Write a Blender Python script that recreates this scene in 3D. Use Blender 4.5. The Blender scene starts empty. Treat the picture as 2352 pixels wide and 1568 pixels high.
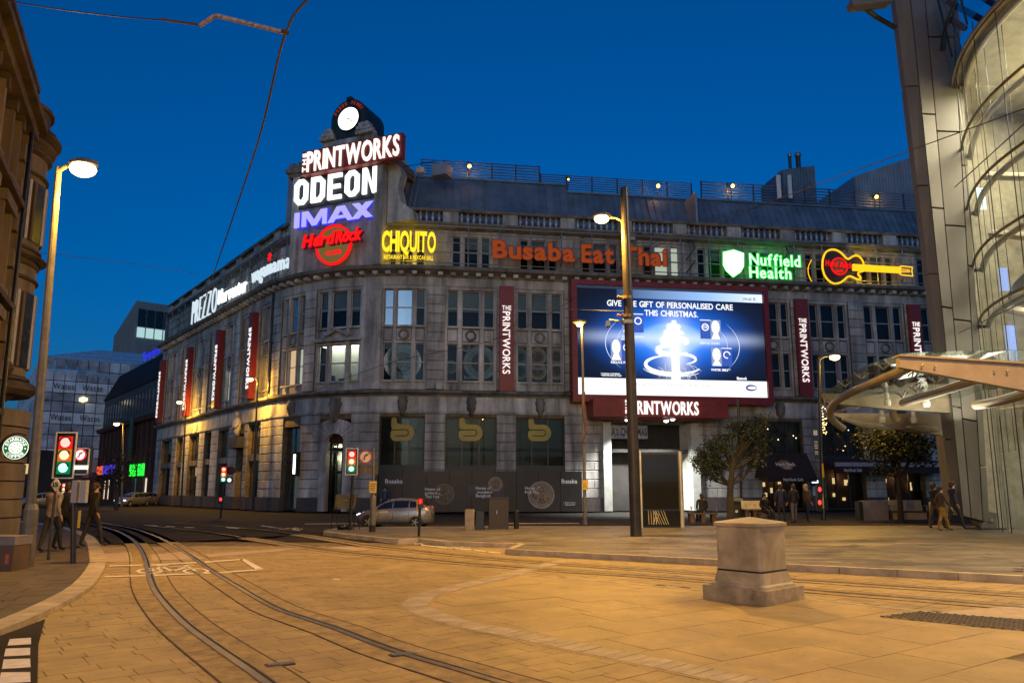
import bpy, math, random
from mathutils import Vector, Matrix
random.seed(11)
R = random.random
SC = bpy.context.scene
COL = SC.collection
PI = math.pi
rad = math.radians
# ------------------------------------------------------------------ camera
FPX, PITCH, SHIFT, EYE = 1700.0, math.atan(.162), 66.0, 1.6      # measured on a 2352 px wide view of the photograph
cam = bpy.data.cameras.new('camera')
camo = bpy.data.objects.new('camera', cam); COL.objects.link(camo)
camo.location = (0, 0, EYE); camo.rotation_euler = (PI / 2 + PITCH, 0, 0)
cam.sensor_width = 36.0; cam.lens = FPX / 2352 * 36.0; cam.shift_y = SHIFT / 2352
cam.clip_end = 3000; cam.clip_start = .05
SC.camera = camo
# ------------------------------------------------------------------ sky and exposure
SC.view_settings.view_transform = 'Standard'; SC.view_settings.look = 'None'
SC.view_settings.gamma = 1; SC.view_settings.use_curve_mapping = False
SC.view_settings.exposure = 0.0
SUN_EL, SUN_ROT = rad(6.0), rad(186)
W = bpy.data.worlds.new('World'); SC.world = W; W.use_nodes = True
wn = W.node_tree; wn.nodes.clear()
sky = wn.nodes.new('ShaderNodeTexSky'); sky.sky_type = 'NISHITA'; sky.sun_disc = False
sky.sun_elevation = SUN_EL; sky.sun_rotation = SUN_ROT; sky.ozone_density = 7.0; sky.air_density = 1.0; sky.dust_density = 3.0
hs = wn.nodes.new('ShaderNodeHueSaturation'); hs.inputs['Saturation'].default_value = 1.04; hs.inputs['Value'].default_value = 1.0
gm = wn.nodes.new('ShaderNodeMix'); gm.data_type = 'RGBA'; gm.blend_type = 'MULTIPLY'; gm.inputs[0].default_value = 1
gm.inputs[7].default_value = (1, 1.1, 1.12, 1)
bg = wn.nodes.new('ShaderNodeBackground'); bg.inputs['Strength'].default_value = .15
wo = wn.nodes.new('ShaderNodeOutputWorld')
wn.links.new(sky.outputs[0], hs.inputs['Color']); wn.links.new(hs.outputs[0], gm.inputs[6])
wn.links.new(gm.outputs[2], bg.inputs[0]); wn.links.new(bg.outputs[0], wo.inputs[0])
sl = bpy.data.lights.new('sun', 'SUN'); sl.energy = .01; sl.angle = rad(40); sl.color = (1, .85, .75)
slo = bpy.data.objects.new('sun', sl); COL.objects.link(slo)
slo.rotation_euler = (rad(80), 0, rad(20))
C = SC.cycles
C.use_denoising = True; C.use_adaptive_sampling = True; C.max_bounces = 6; C.diffuse_bounces = 3; C.glossy_bounces = 3
C.transmission_bounces = 4; C.transparent_max_bounces = 10; C.sample_clamp_indirect = 4; C.sample_clamp_direct = 0
C.caustics_reflective = False; C.caustics_refractive = False; C.use_light_tree = True
LAMP_POWER = 1.0

# ------------------------------------------------------------------ sight lines: pixel of the photo -> point in the place
cP, sP = math.cos(PITCH), math.sin(PITCH)
def ray(u, v):
    x = (u - 1176) / FPX; y = (784 + SHIFT - v) / FPX
    return (x, cP - sP * y, sP + cP * y)
def gnd(u, v, z=0.0):
    r = ray(u, v); t = (z - EYE) / r[2]; return Vector((r[0] * t, r[1] * t, z))
def atY(u, v, Y):
    r = ray(u, v); t = Y / r[1]; return Vector((r[0] * t, Y, EYE + r[2] * t))
# ------------------------------------------------------------------ helpers: meshes
class MB:
    def __init__(s): s.v = []; s.f = []; s.m = []
    def add(s, vs, fs, mi=0):
        b = len(s.v); s.v += [tuple(p) for p in vs]; s.f += [tuple(i + b for i in f) for f in fs]; s.m += [mi] * len(fs); return s
    def hexa(s, p, mi=0):      # 8 points: bottom ring, top ring
        return s.add(p, [(3, 2, 1, 0), (4, 5, 6, 7), (0, 1, 5, 4), (1, 2, 6, 5), (2, 3, 7, 6), (3, 0, 4, 7)], mi)
    def box(s, x0, x1, y0, y1, z0, z1, mi=0):
        return s.hexa([(x0, y0, z0), (x1, y0, z0), (x1, y1, z0), (x0, y1, z0), (x0, y0, z1), (x1, y0, z1), (x1, y1, z1), (x0, y1, z1)], mi)
    def bbox(s, x0, x1, y0, y1, z0, z1, b=.02, mi=0):   # box with bevelled upright edges
        pts = [(x0 + b, y0), (x1 - b, y0), (x1, y0 + b), (x1, y1 - b), (x1 - b, y1), (x0 + b, y1), (x0, y1 - b), (x0, y0 + b)]
        return s.prism([Vector((x, y, z0)) for x, y in pts], (0, 0, z1 - z0), mi)
    def prism(s, pts, d, mi=0):
        n = len(pts); d = Vector(d); a = [Vector(p) for p in pts]; b = [p + d for p in a]
        fs = [tuple(range(n - 1, -1, -1)), tuple(range(n, 2 * n))] + [(i, (i + 1) % n, n + (i + 1) % n, n + i) for i in range(n)]
        return s.add(a + b, fs, mi)
    def loft(s, rings, closed=True, caps=True, mi=0):
        n = len(rings[0]); vs = [p for r in rings for p in r]; fs = []
        for k in range(len(rings) - 1):
            for i in range(n if closed else n - 1):
                j = (i + 1) % n; fs.append((k * n + i, k * n + j, (k + 1) * n + j, (k + 1) * n + i))
        if caps: fs += [tuple(range(n - 1, -1, -1)), tuple(range((len(rings) - 1) * n, len(rings) * n))]
        return s.add(vs, fs, mi)
    def tube(s, pts, r, n=8, caps=True, mi=0):
        pts = [Vector(p) for p in pts]; rs = r if isinstance(r, (list, tuple)) else [r] * len(pts); rings = []; up = None
        for i, p in enumerate(pts):
            t = (pts[min(i + 1, len(pts) - 1)] - pts[max(i - 1, 0)]).normalized()
            if up is None: up = Vector((0, 0, 1)) if abs(t.z) < .9 else Vector((1, 0, 0))
            a = t.cross(up)
            if a.length < 1e-4: a = t.cross(Vector((0, 1, 0)))
            a.normalize(); b = a.cross(t); up = b
            rings.append([p + (a * math.cos(2 * PI * k / n) + b * math.sin(2 * PI * k / n)) * rs[i] for k in range(n)])
        return s.loft(rings, True, caps, mi)
    def lathe(s, prof, n=12, c=(0, 0, 0), mi=0, a0=0, a1=2 * PI):
        full = abs(a1 - a0 - 2 * PI) < 1e-6; m = n if full else n + 1
        rings = [[(c[0] + r * math.cos(a0 + (a1 - a0) * k / n), c[1] + r * math.sin(a0 + (a1 - a0) * k / n), c[2] + z) for k in range(m)] for r, z in prof]
        return s.loft(rings, full, full, mi)
    def disc(s, c, ax, ay, r0, r1=0, n=24, mi=0, d=None, a0=0, a1=2 * PI):   # disc / ring in the plane of ax, ay; thickness d along a vector
        c, ax, ay = Vector(c), Vector(ax), Vector(ay); d = Vector(d) if d is not None else None
        full = abs(a1 - a0 - 2 * PI) < 1e-6; m = n if full else n + 1
        P = lambda r, k: c + ax * (r * math.cos(a0 + (a1 - a0) * k / n)) + ay * (r * math.sin(a0 + (a1 - a0) * k / n))
        if r1 <= 0:
            pts = [P(r0, k) for k in range(m)]
            if d is None: return s.add(pts, [tuple(range(m))], mi)
            return s.prism(pts, d, mi)
        o = [P(r0, k) for k in range(m)]; i = [P(r1, k) for k in range(m)]; z = d if d is not None else ax.cross(ay) * .001
        return s.loft([o, i, [p + z for p in i], [p + z for p in o], o] if not full else [o, i, [p + z for p in i], [p + z for p in o], o], full, False, mi)
    def ball(s, c, rx, ry=None, rz=None, n=10, mi=0):
        ry = ry or rx; rz = rz or rx; rings = []
        for k in range(n // 2 + 1):
            t = -PI / 2 + PI * k / (n // 2); q = max(math.cos(t), .02)
            rings.append([(c[0] + rx * q * math.cos(2 * PI * i / n), c[1] + ry * q * math.sin(2 * PI * i / n), c[2] + rz * math.sin(t)) for i in range(n)])
        return s.loft(rings, True, True, mi)
    def build(s, name, mats, parent=None, world=True, smooth=False):
        me = bpy.data.meshes.new(name)
        off = ROOT.get(parent.name, Vector()) if (parent is not None and world) else Vector()
        me.from_pydata([(p[0] - off.x, p[1] - off.y, p[2] - off.z) for p in s.v], [], s.f)
        mats = mats if isinstance(mats, (list, tuple)) else [mats]
        for m in mats: me.materials.append(m)
        if len(mats) > 1: me.polygons.foreach_set('material_index', s.m)
        if smooth: me.polygons.foreach_set('use_smooth', [True] * len(me.polygons))
        me.update()
        return link(name, me, parent)
ROOT = {}
def link(name, me, parent=None):
    o = bpy.data.objects.new(name, me); COL.objects.link(o)
    if parent is not None:
        o.parent = parent; ROOT[o.name] = ROOT.get(parent.name, Vector())
    else: ROOT[o.name] = Vector()
    return o
def tag(o, label=None, cat=None, group=None, kind=None):
    if label: o['label'] = label
    if cat: o['category'] = cat
    if group: o['group'] = group
    if kind: o['kind'] = kind
    return o
def thing(name, loc, label, cat, group=None, rz=0):
    o = bpy.data.objects.new(name, None); COL.objects.link(o); o.location = loc; o.rotation_euler = (0, 0, rz)
    o.empty_display_size = .2
    ROOT[o.name] = Vector(loc)
    return tag(o, label, cat, group)
def dup(root, loc, rz=0, label=None, group=None, scale=None):
    def cp(o, par):
        c = o.copy(); COL.objects.link(c)
        if par is not None: c.parent = par
        for ch in list(o.children): cp(ch, c)
        return c
    r = cp(root, None); r.location = loc; r.rotation_euler = (0, 0, rz)
    if scale: r.scale = (scale,) * 3
    ROOT[r.name] = Vector(loc)
    if label: r['label'] = label
    if group: r['group'] = group
    return r
def struct(name, mb, m, smooth=False):
    o = mb.build(name, m, None, smooth=smooth); o['kind'] = 'structure'; return o
# ------------------------------------------------------------------ helpers: materials
MATS = {}
def mat(name, c, rough=.6, metal=0.0, var=.18, scale=2.0, bump=0.0, bscale=None, streak=False, rnd=0.0, spec=.5, c2=None, coat=0, stain=0.0, sscale=.35, speck=0.0):
    if name in MATS: return MATS[name]
    m = bpy.data.materials.new(name); m.use_nodes = True; MATS[name] = m
    t = m.node_tree; N = t.nodes; L = t.links; b = N['Principled BSDF']
    b.inputs['Roughness'].default_value = rough; b.inputs['Metallic'].default_value = metal
    b.inputs['Specular IOR Level'].default_value = spec
    if coat: b.inputs['Coat Weight'].default_value = coat
    tc = N.new('ShaderNodeTexCoord'); mp = N.new('ShaderNodeMapping'); L.new(tc.outputs['Object'], mp.inputs[0])
    if streak: mp.inputs['Scale'].default_value = (1, 1, .12)
    nz = N.new('ShaderNodeTexNoise'); nz.inputs['Scale'].default_value = scale; nz.inputs['Detail'].default_value = 6; nz.inputs['Roughness'].default_value = .62
    L.new(mp.outputs[0], nz.inputs['Vector'])
    cr = N.new('ShaderNodeValToRGB'); cr.color_ramp.elements[0].position = .3; cr.color_ramp.elements[1].position = .72
    k = c2 if c2 else tuple(x * (1 - 2 * var) for x in c)
    cr.color_ramp.elements[0].color = (*k, 1); cr.color_ramp.elements[1].color = (*[min(1, x * (1 + var)) for x in c], 1)
    L.new(nz.outputs[0], cr.inputs[0]); last = cr.outputs[0]
    if rnd:
        oi = N.new('ShaderNodeObjectInfo'); mr = N.new('ShaderNodeMapRange'); mr.inputs[3].default_value = 1 - rnd; mr.inputs[4].default_value = 1 + rnd
        L.new(oi.outputs['Random'], mr.inputs[0]); mx = N.new('ShaderNodeVectorMath'); mx.operation = 'SCALE'
        L.new(last, mx.inputs[0]); L.new(mr.outputs[0], mx.inputs['Scale']); last = mx.outputs[0]
    if stain:
        sn_ = N.new('ShaderNodeTexNoise'); sn_.inputs['Scale'].default_value = sscale; sn_.inputs['Detail'].default_value = 7; sn_.inputs['Roughness'].default_value = .7; sn_.inputs['Distortion'].default_value = .6; L.new(tc.outputs['Object'], sn_.inputs['Vector'])
        sm = N.new('ShaderNodeMapRange'); sm.inputs[1].default_value = .34; sm.inputs[2].default_value = .62; sm.inputs[3].default_value = 1 - stain; sm.inputs[4].default_value = 1 + stain * .25; L.new(sn_.outputs[0], sm.inputs[0])
        mx = N.new('ShaderNodeVectorMath'); mx.operation = 'SCALE'; L.new(last, mx.inputs[0]); L.new(sm.outputs[0], mx.inputs['Scale']); last = mx.outputs[0]
    if speck:
        vo = N.new('ShaderNodeTexVoronoi'); vo.inputs['Scale'].default_value = 5.5; vo.inputs['Randomness'].default_value = 1; L.new(tc.outputs['Object'], vo.inputs['Vector'])
        vm = N.new('ShaderNodeMapRange'); vm.inputs[1].default_value = .10; vm.inputs[2].default_value = .16; vm.inputs[3].default_value = 1 - speck; vm.inputs[4].default_value = 1; L.new(vo.outputs['Distance'], vm.inputs[0])
        mx = N.new('ShaderNodeVectorMath'); mx.operation = 'SCALE'; L.new(last, mx.inputs[0]); L.new(vm.outputs[0], mx.inputs['Scale']); last = mx.outputs[0]
    L.new(last, b.inputs['Base Color'])
    rr = N.new('ShaderNodeMapRange'); rr.inputs[3].default_value = max(.03, rough - .12); rr.inputs[4].default_value = min(1, rough + .12)
    L.new(nz.outputs[0], rr.inputs[0]); L.new(rr.outputs[0], b.inputs['Roughness'])
    if bump:
        n2 = N.new('ShaderNodeTexNoise'); n2.inputs['Scale'].default_value = bscale or scale * 8; n2.inputs['Detail'].default_value = 5
        L.new(tc.outputs['Object'], n2.inputs['Vector']); bp = N.new('ShaderNodeBump'); bp.inputs['Strength'].default_value = bump; bp.inputs['Distance'].default_value = .02
        L.new(n2.outputs[0], bp.inputs['Height']); L.new(bp.outputs[0], b.inputs['Normal'])
    return m
def glow(name, c, s, sample=False):
    if name in MATS: return MATS[name]
    m = bpy.data.materials.new(name); m.use_nodes = True; MATS[name] = m
    t = m.node_tree; t.nodes.clear(); e = t.nodes.new('ShaderNodeEmission'); o = t.nodes.new('ShaderNodeOutputMaterial')
    e.inputs[0].default_value = (*c, 1); e.inputs[1].default_value = s; t.links.new(e.outputs[0], o.inputs[0])
    m.cycles.emission_sampling = 'AUTO' if sample else 'NONE'
    return m
def glass(name, tint=(.8, .85, .85), refl=.10, rough=.02, k=.75, bump=.04):
    if name in MATS: return MATS[name]
    m = bpy.data.materials.new(name); m.use_nodes = True; MATS[name] = m
    t = m.node_tree; t.nodes.clear(); N = t.nodes; L = t.links
    tr = N.new('ShaderNodeBsdfTransparent'); tr.inputs[0].default_value = (*tint, 1)
    gl = N.new('ShaderNodeBsdfGlossy'); gl.inputs['Roughness'].default_value = rough; gl.inputs[0].default_value = (.9, .95, 1, 1)
    fr = N.new('ShaderNodeLayerWeight'); fr.inputs[0].default_value = .25
    ad = N.new('ShaderNodeMath'); ad.operation = 'MULTIPLY_ADD'; ad.inputs[1].default_value = k; ad.inputs[2].default_value = refl; ad.use_clamp = True
    nz = N.new('ShaderNodeTexNoise'); nz.inputs['Scale'].default_value = 1.3; bp = N.new('ShaderNodeBump'); bp.inputs['Strength'].default_value = bump; bp.inputs['Distance'].default_value = .02
    tc = N.new('ShaderNodeTexCoord'); L.new(tc.outputs['Object'], nz.inputs[0]); L.new(nz.outputs[0], bp.inputs['Height']); L.new(bp.outputs[0], gl.inputs['Normal'])
    mx = N.new('ShaderNodeMixShader'); o = N.new('ShaderNodeOutputMaterial')
    L.new(fr.outputs['Fresnel'], ad.inputs[0]); L.new(ad.outputs[0], mx.inputs[0]); L.new(tr.outputs[0], mx.inputs[1]); L.new(gl.outputs[0], mx.inputs[2]); L.new(mx.outputs[0], o.inputs[0])
    return m
STONE = mat('portland_stone', (.52, .505, .465), .8, var=.36, scale=1.1, bump=.5, bscale=14, streak=True, rnd=.16, stain=.36, sscale=.6)
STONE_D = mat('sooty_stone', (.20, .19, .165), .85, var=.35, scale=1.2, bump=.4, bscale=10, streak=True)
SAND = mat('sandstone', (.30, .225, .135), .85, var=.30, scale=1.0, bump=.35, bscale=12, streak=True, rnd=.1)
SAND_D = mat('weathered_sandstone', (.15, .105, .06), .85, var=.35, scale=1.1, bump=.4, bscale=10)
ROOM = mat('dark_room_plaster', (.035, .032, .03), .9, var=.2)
FRAME = mat('grey_window_paint', (.42, .42, .42), .5, var=.12, scale=3)
FRAME_D = mat('dark_frame_paint', (.03, .03, .032), .4, var=.1, scale=3)
BLIND = mat('pale_blind', (.42, .45, .42), .8, var=.08, scale=2)
GLASS = glass('window_glass', (.7, .75, .75), .004, k=.45)
SKYGLASS = glass('sky_reflecting_glass', (.5, .6, .65), .22)
ZINC = mat('grey_zinc', (.15, .20, .26), .5, metal=.2, var=.2, scale=.8, rnd=.10)
CLAD = mat('corrugated_steel', (.30, .33, .37), .5, metal=.3, var=.15, scale=.7)
STEEL = mat('galvanised_steel', (.34, .36, .38), .45, metal=.7, var=.15, scale=6)
DSTEEL = mat('dark_steel', (.05, .05, .052), .45, metal=.4, var=.15, scale=6)
BLACK = mat('black_paint', (.012, .012, .013), .35, var=.2, scale=4)
RED = mat('red_panel', (.25, .022, .022), .45, var=.1, scale=1.5)
WHITEP = mat('white_paint', (.75, .75, .73), .5, var=.08, scale=4)
POLEG = mat('grey_pole_paint', (.15, .14, .13), .5, metal=.2, var=.2, scale=5)
ASPH = mat('asphalt', (.045, .041, .036), .85, var=.3, scale=.7, bump=.4, bscale=60, spec=.12, stain=.3, sscale=.3)
JOINT = mat('joint_mortar', (.19, .145, .085), .9, var=.3, scale=3)
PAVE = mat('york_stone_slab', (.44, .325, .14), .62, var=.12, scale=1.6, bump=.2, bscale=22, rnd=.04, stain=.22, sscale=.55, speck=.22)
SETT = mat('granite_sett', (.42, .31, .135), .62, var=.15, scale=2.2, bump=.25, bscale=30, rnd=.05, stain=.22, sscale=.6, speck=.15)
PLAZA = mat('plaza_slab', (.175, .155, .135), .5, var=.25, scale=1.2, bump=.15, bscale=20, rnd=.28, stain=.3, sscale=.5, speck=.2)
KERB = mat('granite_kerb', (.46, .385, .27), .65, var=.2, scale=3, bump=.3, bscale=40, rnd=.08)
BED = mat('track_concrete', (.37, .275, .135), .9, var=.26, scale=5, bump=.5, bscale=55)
RAIL = mat('rail_steel', (.34, .30, .24), .40, metal=.9, var=.2, scale=4)
GROOVE = mat('rail_groove_dirt', (.02, .017, .014), .8, var=.3)
MARK = mat('worn_road_paint', (.74, .70, .66), .7, var=.12, scale=8)
YMARK = mat('yellow_road_paint', (.62, .42, .06), .7, var=.2, scale=8)
SKIN = mat('skin', (.42, .26, .18), .6, var=.08)
HAIR = mat('dark_hair', (.03, .02, .015), .6, var=.2)
# ------------------------------------------------------------------ helpers: lettering
_G = {}
def glyphs(txt, bold=0.0, shear=0.0, depth=1.0, res=3):
    """Meshes of the letters of one line of text, laid out from x = 0, height of a capital = 1, thickness 0..1."""
    key = (txt, bold, shear, res)
    if key in _G: return _G[key]
    out = []
    for ch in txt:
        if ch == ' ': out.append(None); continue
        k2 = (ch, bold, shear, res, 1)
        if k2 not in _G:
            cu = bpy.data.curves.new('t', 'FONT'); cu.body = ch; cu.size = 1.0; cu.offset = bold; cu.shear = shear; cu.extrude = .5; cu.resolution_u = res
            ob = bpy.data.objects.new('t', cu); me = bpy.data.meshes.new_from_object(ob)
            _G[k2] = ([tuple(v.co) for v in me.vertices], [tuple(p.vertices) for p in me.polygons])
            bpy.data.meshes.remove(me); bpy.data.objects.remove(ob); bpy.data.curves.remove(cu)
        out.append(_G[k2])
    _G[key] = out
    return out
CAPH = None
def letters(txt, width, height, bold=.0, shear=0, gap=.10, space=.35, res=3):
    """[(verts, faces)] in sign coordinates: x 0..width, y 0..height (capital height), d 0..1."""
    global CAPH
    if CAPH is None:
        v = glyphs('H')[0][0]; CAPH = max(p[1] for p in v) - min(p[1] for p in v)
    gs = glyphs(txt, bold, shear, res=res); g0 = glyphs(txt, 0.0, shear, res=res); x = 0; lay = []
    for g, q in zip(gs, g0):
        if g is None: x += space; continue
        a = min(p[0] for p in q[0]); b = max(p[0] for p in q[0]); lay.append((g, x - a)); x += b - a + gap
    tot = x - gap; kx = width / tot; ky = height / CAPH
    return [([((p[0] + dx) * kx, p[1] * ky, p[2] + .5) for p in g[0]], g[1]) for g, dx in lay]
def put_letters(txt, w, h, fn, m, parent, depth=.1, name='letter', joined=False, **kw):
    """fn(x, y, d) -> point in the place."""
    ls = letters(txt, w, h, **kw); mbj = MB()
    for vs, fs in ls:
        q = [fn(x, y, d * depth) for x, y, d in vs]
        if joined: mbj.add(q, fs)
        else: MB().add(q, fs).build(name, m, parent)
    if joined: return mbj.build(name, m, parent)
def fr(o, t, n=None, up=(0, 0, 1)):
    """A flat sign frame: fn(x, y, d) with x along t, y along up, d along n (towards the viewer)."""
    o, t, up = Vector(o), Vector(t).normalized(), Vector(up); n = Vector(n) if n is not None else t.cross(up)
    return lambda x, y, d: o + t * x + up * y + n * d
def spline(pts, step=.25):
    pts = [Vector(p) for p in pts]; P = [pts[0] * 2 - pts[1]] + pts + [pts[-1] * 2 - pts[-2]]; out = []
    for i in range(1, len(P) - 2):
        n = max(2, int((P[i + 1] - P[i]).length / step))
        for k in range(n):
            t = k / n; a, b, c, d = P[i - 1], P[i], P[i + 1], P[i + 2]
            out.append(.5 * (2 * b + (c - a) * t + (2 * a - 5 * b + 4 * c - d) * t * t + (3 * b - a - 3 * c + d) * t ** 3))
    out.append(pts[-1]); return out
def offs(path, d):
    out = []
    for i, p in enumerate(path):
        t = path[min(i + 1, len(path) - 1)] - path[max(i - 1, 0)]; t.z = 0; t.normalize()
        out.append(p + Vector((t.y, -t.x, 0)) * d)
    return out
def ribbon(mb, path, d0, d1, z0, z1, mi=0):
    a, b = offs(path, d0), offs(path, d1)
    return mb.loft([[(p.x, p.y, z0), (q.x, q.y, z0), (q.x, q.y, z1), (p.x, p.y, z1)] for p, q in zip(a, b)], True, True, mi)
def sheet(pts, z):
    return MB().add([(p[0], p[1], z) for p in pts], [tuple(range(len(pts)))])
# ------------------------------------------------------------------ helpers: lamps' own light
def area(nm, p, e, col, sx, sy, rot=(0, 0, 0)):
    l = bpy.data.lights.new(nm, 'AREA'); l.energy = e; l.color = col; l.shape = 'RECTANGLE'; l.size = sx; l.size_y = sy
    o = bpy.data.objects.new(nm, l); COL.objects.link(o); o.location = p; o.rotation_euler = rot; return o
def point(nm, p, e, col, r=.12):
    l = bpy.data.lights.new(nm, 'POINT'); l.energy = e; l.color = col; l.shadow_soft_size = r
    o = bpy.data.objects.new(nm, l); COL.objects.link(o); o.location = p; return o
# ================================================================== GROUND
GND = lambda pts, z=0.0: [gnd(u, v, z) for u, v in pts]
struct('ground', sheet([(-900, -300), (900, -300), (900, 1500), (-900, 1500)], -.06), ASPH)
struct('paving_bed', sheet([(-16, -10), (18, -10), (18, 24), (-16, 24)], -.02), JOINT)
road = GND([(150, 1251), (235, 1249), (375, 1246), (535, 1237), (640, 1230.5), (735, 1221.5)]) + [Vector((-5, 45, 0)), Vector((70, 48, 0)), Vector((70, 90, 0)), Vector((-150, 260, 0)), Vector((-170, 200, 0)), Vector((-40, 40, 0))]
struct('road', sheet(road, .006), ASPH)
struct('far_road', sheet([(-8, 24), (60, 20), (60, 47), (-8, 47)], .002), ASPH)
def clip_rect(poly, c, a, b):     # the part of a polygon inside the slab c +- a +- b
    P = [(p[0], p[1]) for p in poly]
    for n, k in ((a, 1), (a, -1), (b, 1), (b, -1)):
        l2 = n[0] ** 2 + n[1] ** 2; D = lambda p: l2 - k * ((p[0] - c[0]) * n[0] + (p[1] - c[1]) * n[1]); Q = []
        for i in range(len(P)):
            p, q = P[i], P[(i + 1) % len(P)]; dp, dq = D(p), D(q)
            if dp >= 0: Q.append(p)
            if dp * dq < 0: t = dp / (dp - dq); Q.append((p[0] + (q[0] - p[0]) * t, p[1] + (q[1] - p[1]) * t))
        P = Q
        if len(P) < 3: return []
    return P
def inside(p, poly):
    r = False
    for i in range(len(poly)):
        a, b = poly[i], poly[i - 1]
        if (a[1] > p[1]) != (b[1] > p[1]) and p[0] < (b[0] - a[0]) * (p[1] - a[1]) / (b[1] - a[1]) + a[0]: r = not r
    return r
def seen(p, m=80):
    if p[1] < 3: return False
    d = p[1] * cP - EYE * sP; u = 1176 + FPX * p[0] / d; v = 784 + SHIFT + FPX * (p[1] * sP + EYE * cP) / d
    return -m < u < 2352 + m and v < 1568 + m
def lay(name, parent, m, ang, L, Wd, box, ztop, th, keep, gap=.012, poly=None, limit=290, vary=0):
    """Lay slabs in courses; the nearest stay single objects, the rest are one mesh."""
    ca, sa = math.cos(ang), math.sin(ang); todo = []
    cx, cy = (box[0] + box[1]) / 2, (box[2] + box[3]) / 2; span = math.hypot(box[1] - box[0], box[3] - box[2]) / 2
    j = -int(span / Wd) - 1; k = 0
    while j * Wd < span:
        x = -span + (j * .37 % 1) * L
        while x < span:
            l = L * (1 + vary * (R() - .5)); u0 = x + l / 2; w0 = j * Wd
            c = (cx + ca * u0 - sa * w0, cy + sa * u0 + ca * w0); x += l
            if not (box[0] < c[0] < box[1] and box[2] < c[1] < box[3]) or not seen(c): continue
            if keep and not keep(c): continue
            h = l / 2 - gap / 2; g = Wd / 2 - gap / 2; a = (ca * h, sa * h); b = (-sa * g, ca * g)
            P = clip_rect(poly, c, a, b) if poly else [(c[0] + s * a[0] + t * b[0], c[1] + s * a[1] + t * b[1]) for s, t in ((-1, -1), (1, -1), (1, 1), (-1, 1))]
            if len(P) >= 3: todo.append((math.hypot(*c), P))
        j += 1
    todo.sort(key=lambda q: q[0]); rest = MB()
    for i, (_, P) in enumerate(todo):
        z = ztop + (R() - .5) * .004; t = (R() - .5) * .003
        mbj = MB() if i < limit else rest
        n = len(P); top = [(p[0], p[1], z + t * (1 if k % 2 else -1)) for k, p in enumerate(P)]; bot = [(p[0], p[1], ztop - th) for p in P]
        if sum(P[q][0] * P[(q + 1) % n][1] - P[(q + 1) % n][0] * P[q][1] for q in range(n)) < 0: top.reverse(); bot.reverse()
        mbj.add(top + bot, [tuple(range(n))] + [(q, n + q, n + (q + 1) % n, (q + 1) % n) for q in range(n)])
        if i < limit: mbj.build(name, m, parent)
    if rest.v:
        o = rest.build(name + '_field', m, parent); o['kind'] = 'stuff'
# ---- flush sett band, flush kerb line, slab area
band_px = [(1300, 1287), (1230, 1303), (1148, 1325), (1000, 1360), (962, 1378), (953, 1391), (985, 1408), (1063, 1432), (1176, 1454), (1264, 1473), (1439, 1508), (1614, 1544), (1780, 1582), (1950, 1625)]
band = spline(GND(band_px), .14)
line_px = [(1164, 1317), (1300, 1327), (1450, 1340), (1624, 1356), (1841, 1374), (2117, 1403), (2352, 1427), (2600, 1452)]
fline = spline(GND(line_px), .4)
zoneB = [p for p in band] + [Vector((9, 3, 0)), Vector((12, 6.5, 0))] + fline[::-1]
pav = struct('pavement', ribbon(MB(), fline, -.05, .05, -.03, .005), KERB)
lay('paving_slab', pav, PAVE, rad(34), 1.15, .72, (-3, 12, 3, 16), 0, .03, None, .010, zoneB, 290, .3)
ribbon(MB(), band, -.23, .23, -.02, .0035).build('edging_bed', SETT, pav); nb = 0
for i in range(0, len(band) - 1):
    p, q = band[i], band[i + 1]; t = (q - p).normalized(); n = Vector((t.y, -t.x, 0)); L2 = (q - p).length - .012
    wd = .36; a = p + t * .006
    if not seen(p): continue
    z = .006 + R() * .004
    MB().prism([a - n * wd / 2, a - n * wd / 2 + t * L2, a + n * wd / 2 + t * L2, a + n * wd / 2], (0, 0, z)).build('edging_sett', KERB, pav); nb += 1
setts = struct('track_paving', sheet([(-2.2, 3.2), (1, 3.2), (1, 3.6), (-2.2, 3.6)], -.015), JOINT)
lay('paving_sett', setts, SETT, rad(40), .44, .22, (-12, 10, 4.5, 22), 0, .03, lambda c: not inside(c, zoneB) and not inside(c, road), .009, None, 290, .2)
# ---- tram tracks
def track(pa, name):
    for k, (px, tail) in enumerate(pa):
        path = spline(GND(px) if not tail else GND(px) + tail, .3)
        b = struct('track_bed', ribbon(MB(), path, -.30, .30, -.02, .006), BED)
        r = ribbon(MB(), path, -.035, .035, -.01, .016); r.build('rail_head', RAIL, b)
        ribbon(MB(), path, .036, .068, -.01, .0095).build('rail_groove', GROOVE, b)
        ribbon(MB(), path, .069, .088, -.01, .014).build('rail_lip', RAIL, b)
        for s in (-.31, .31): ribbon(MB(), path, s - .009, s + .009, -.01, .0075).build('bed_joint', mat('bed_joint_dirt', (.07, .05, .035), .9), b)
track([([(700, 1640), (588, 1553), (489, 1484), (424, 1435), (379, 1389), (351, 1350), (338, 1311), (330, 1278), (313, 1249), (287, 1229), (250, 1214), (190, 1200)], []),
       ([(1420, 1640), (1250, 1597), (1139, 1566), (1026, 1532), (926, 1503), (851, 1477), (776, 1447), (701, 1422), (626, 1395), (538, 1344), (476, 1305), (424, 1269), (372, 1239), (326, 1220), (287, 1210), (220, 1198)], [])], 'a')
track([([(2700, 1392), (2352, 1366), (1820, 1331), (1649, 1319), (1400, 1302), (1176, 1286), (1013, 1271), (838, 1251), (695, 1229), (560, 1213), (400, 1201)], []),
       ([(2700, 1424), (2352, 1395), (1820, 1352), (1649, 1335), (1439, 1319), (1176, 1302), (913, 1279), (763, 1265), (588, 1239), (470, 1221), (330, 1206)], [])], 'b')
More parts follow.
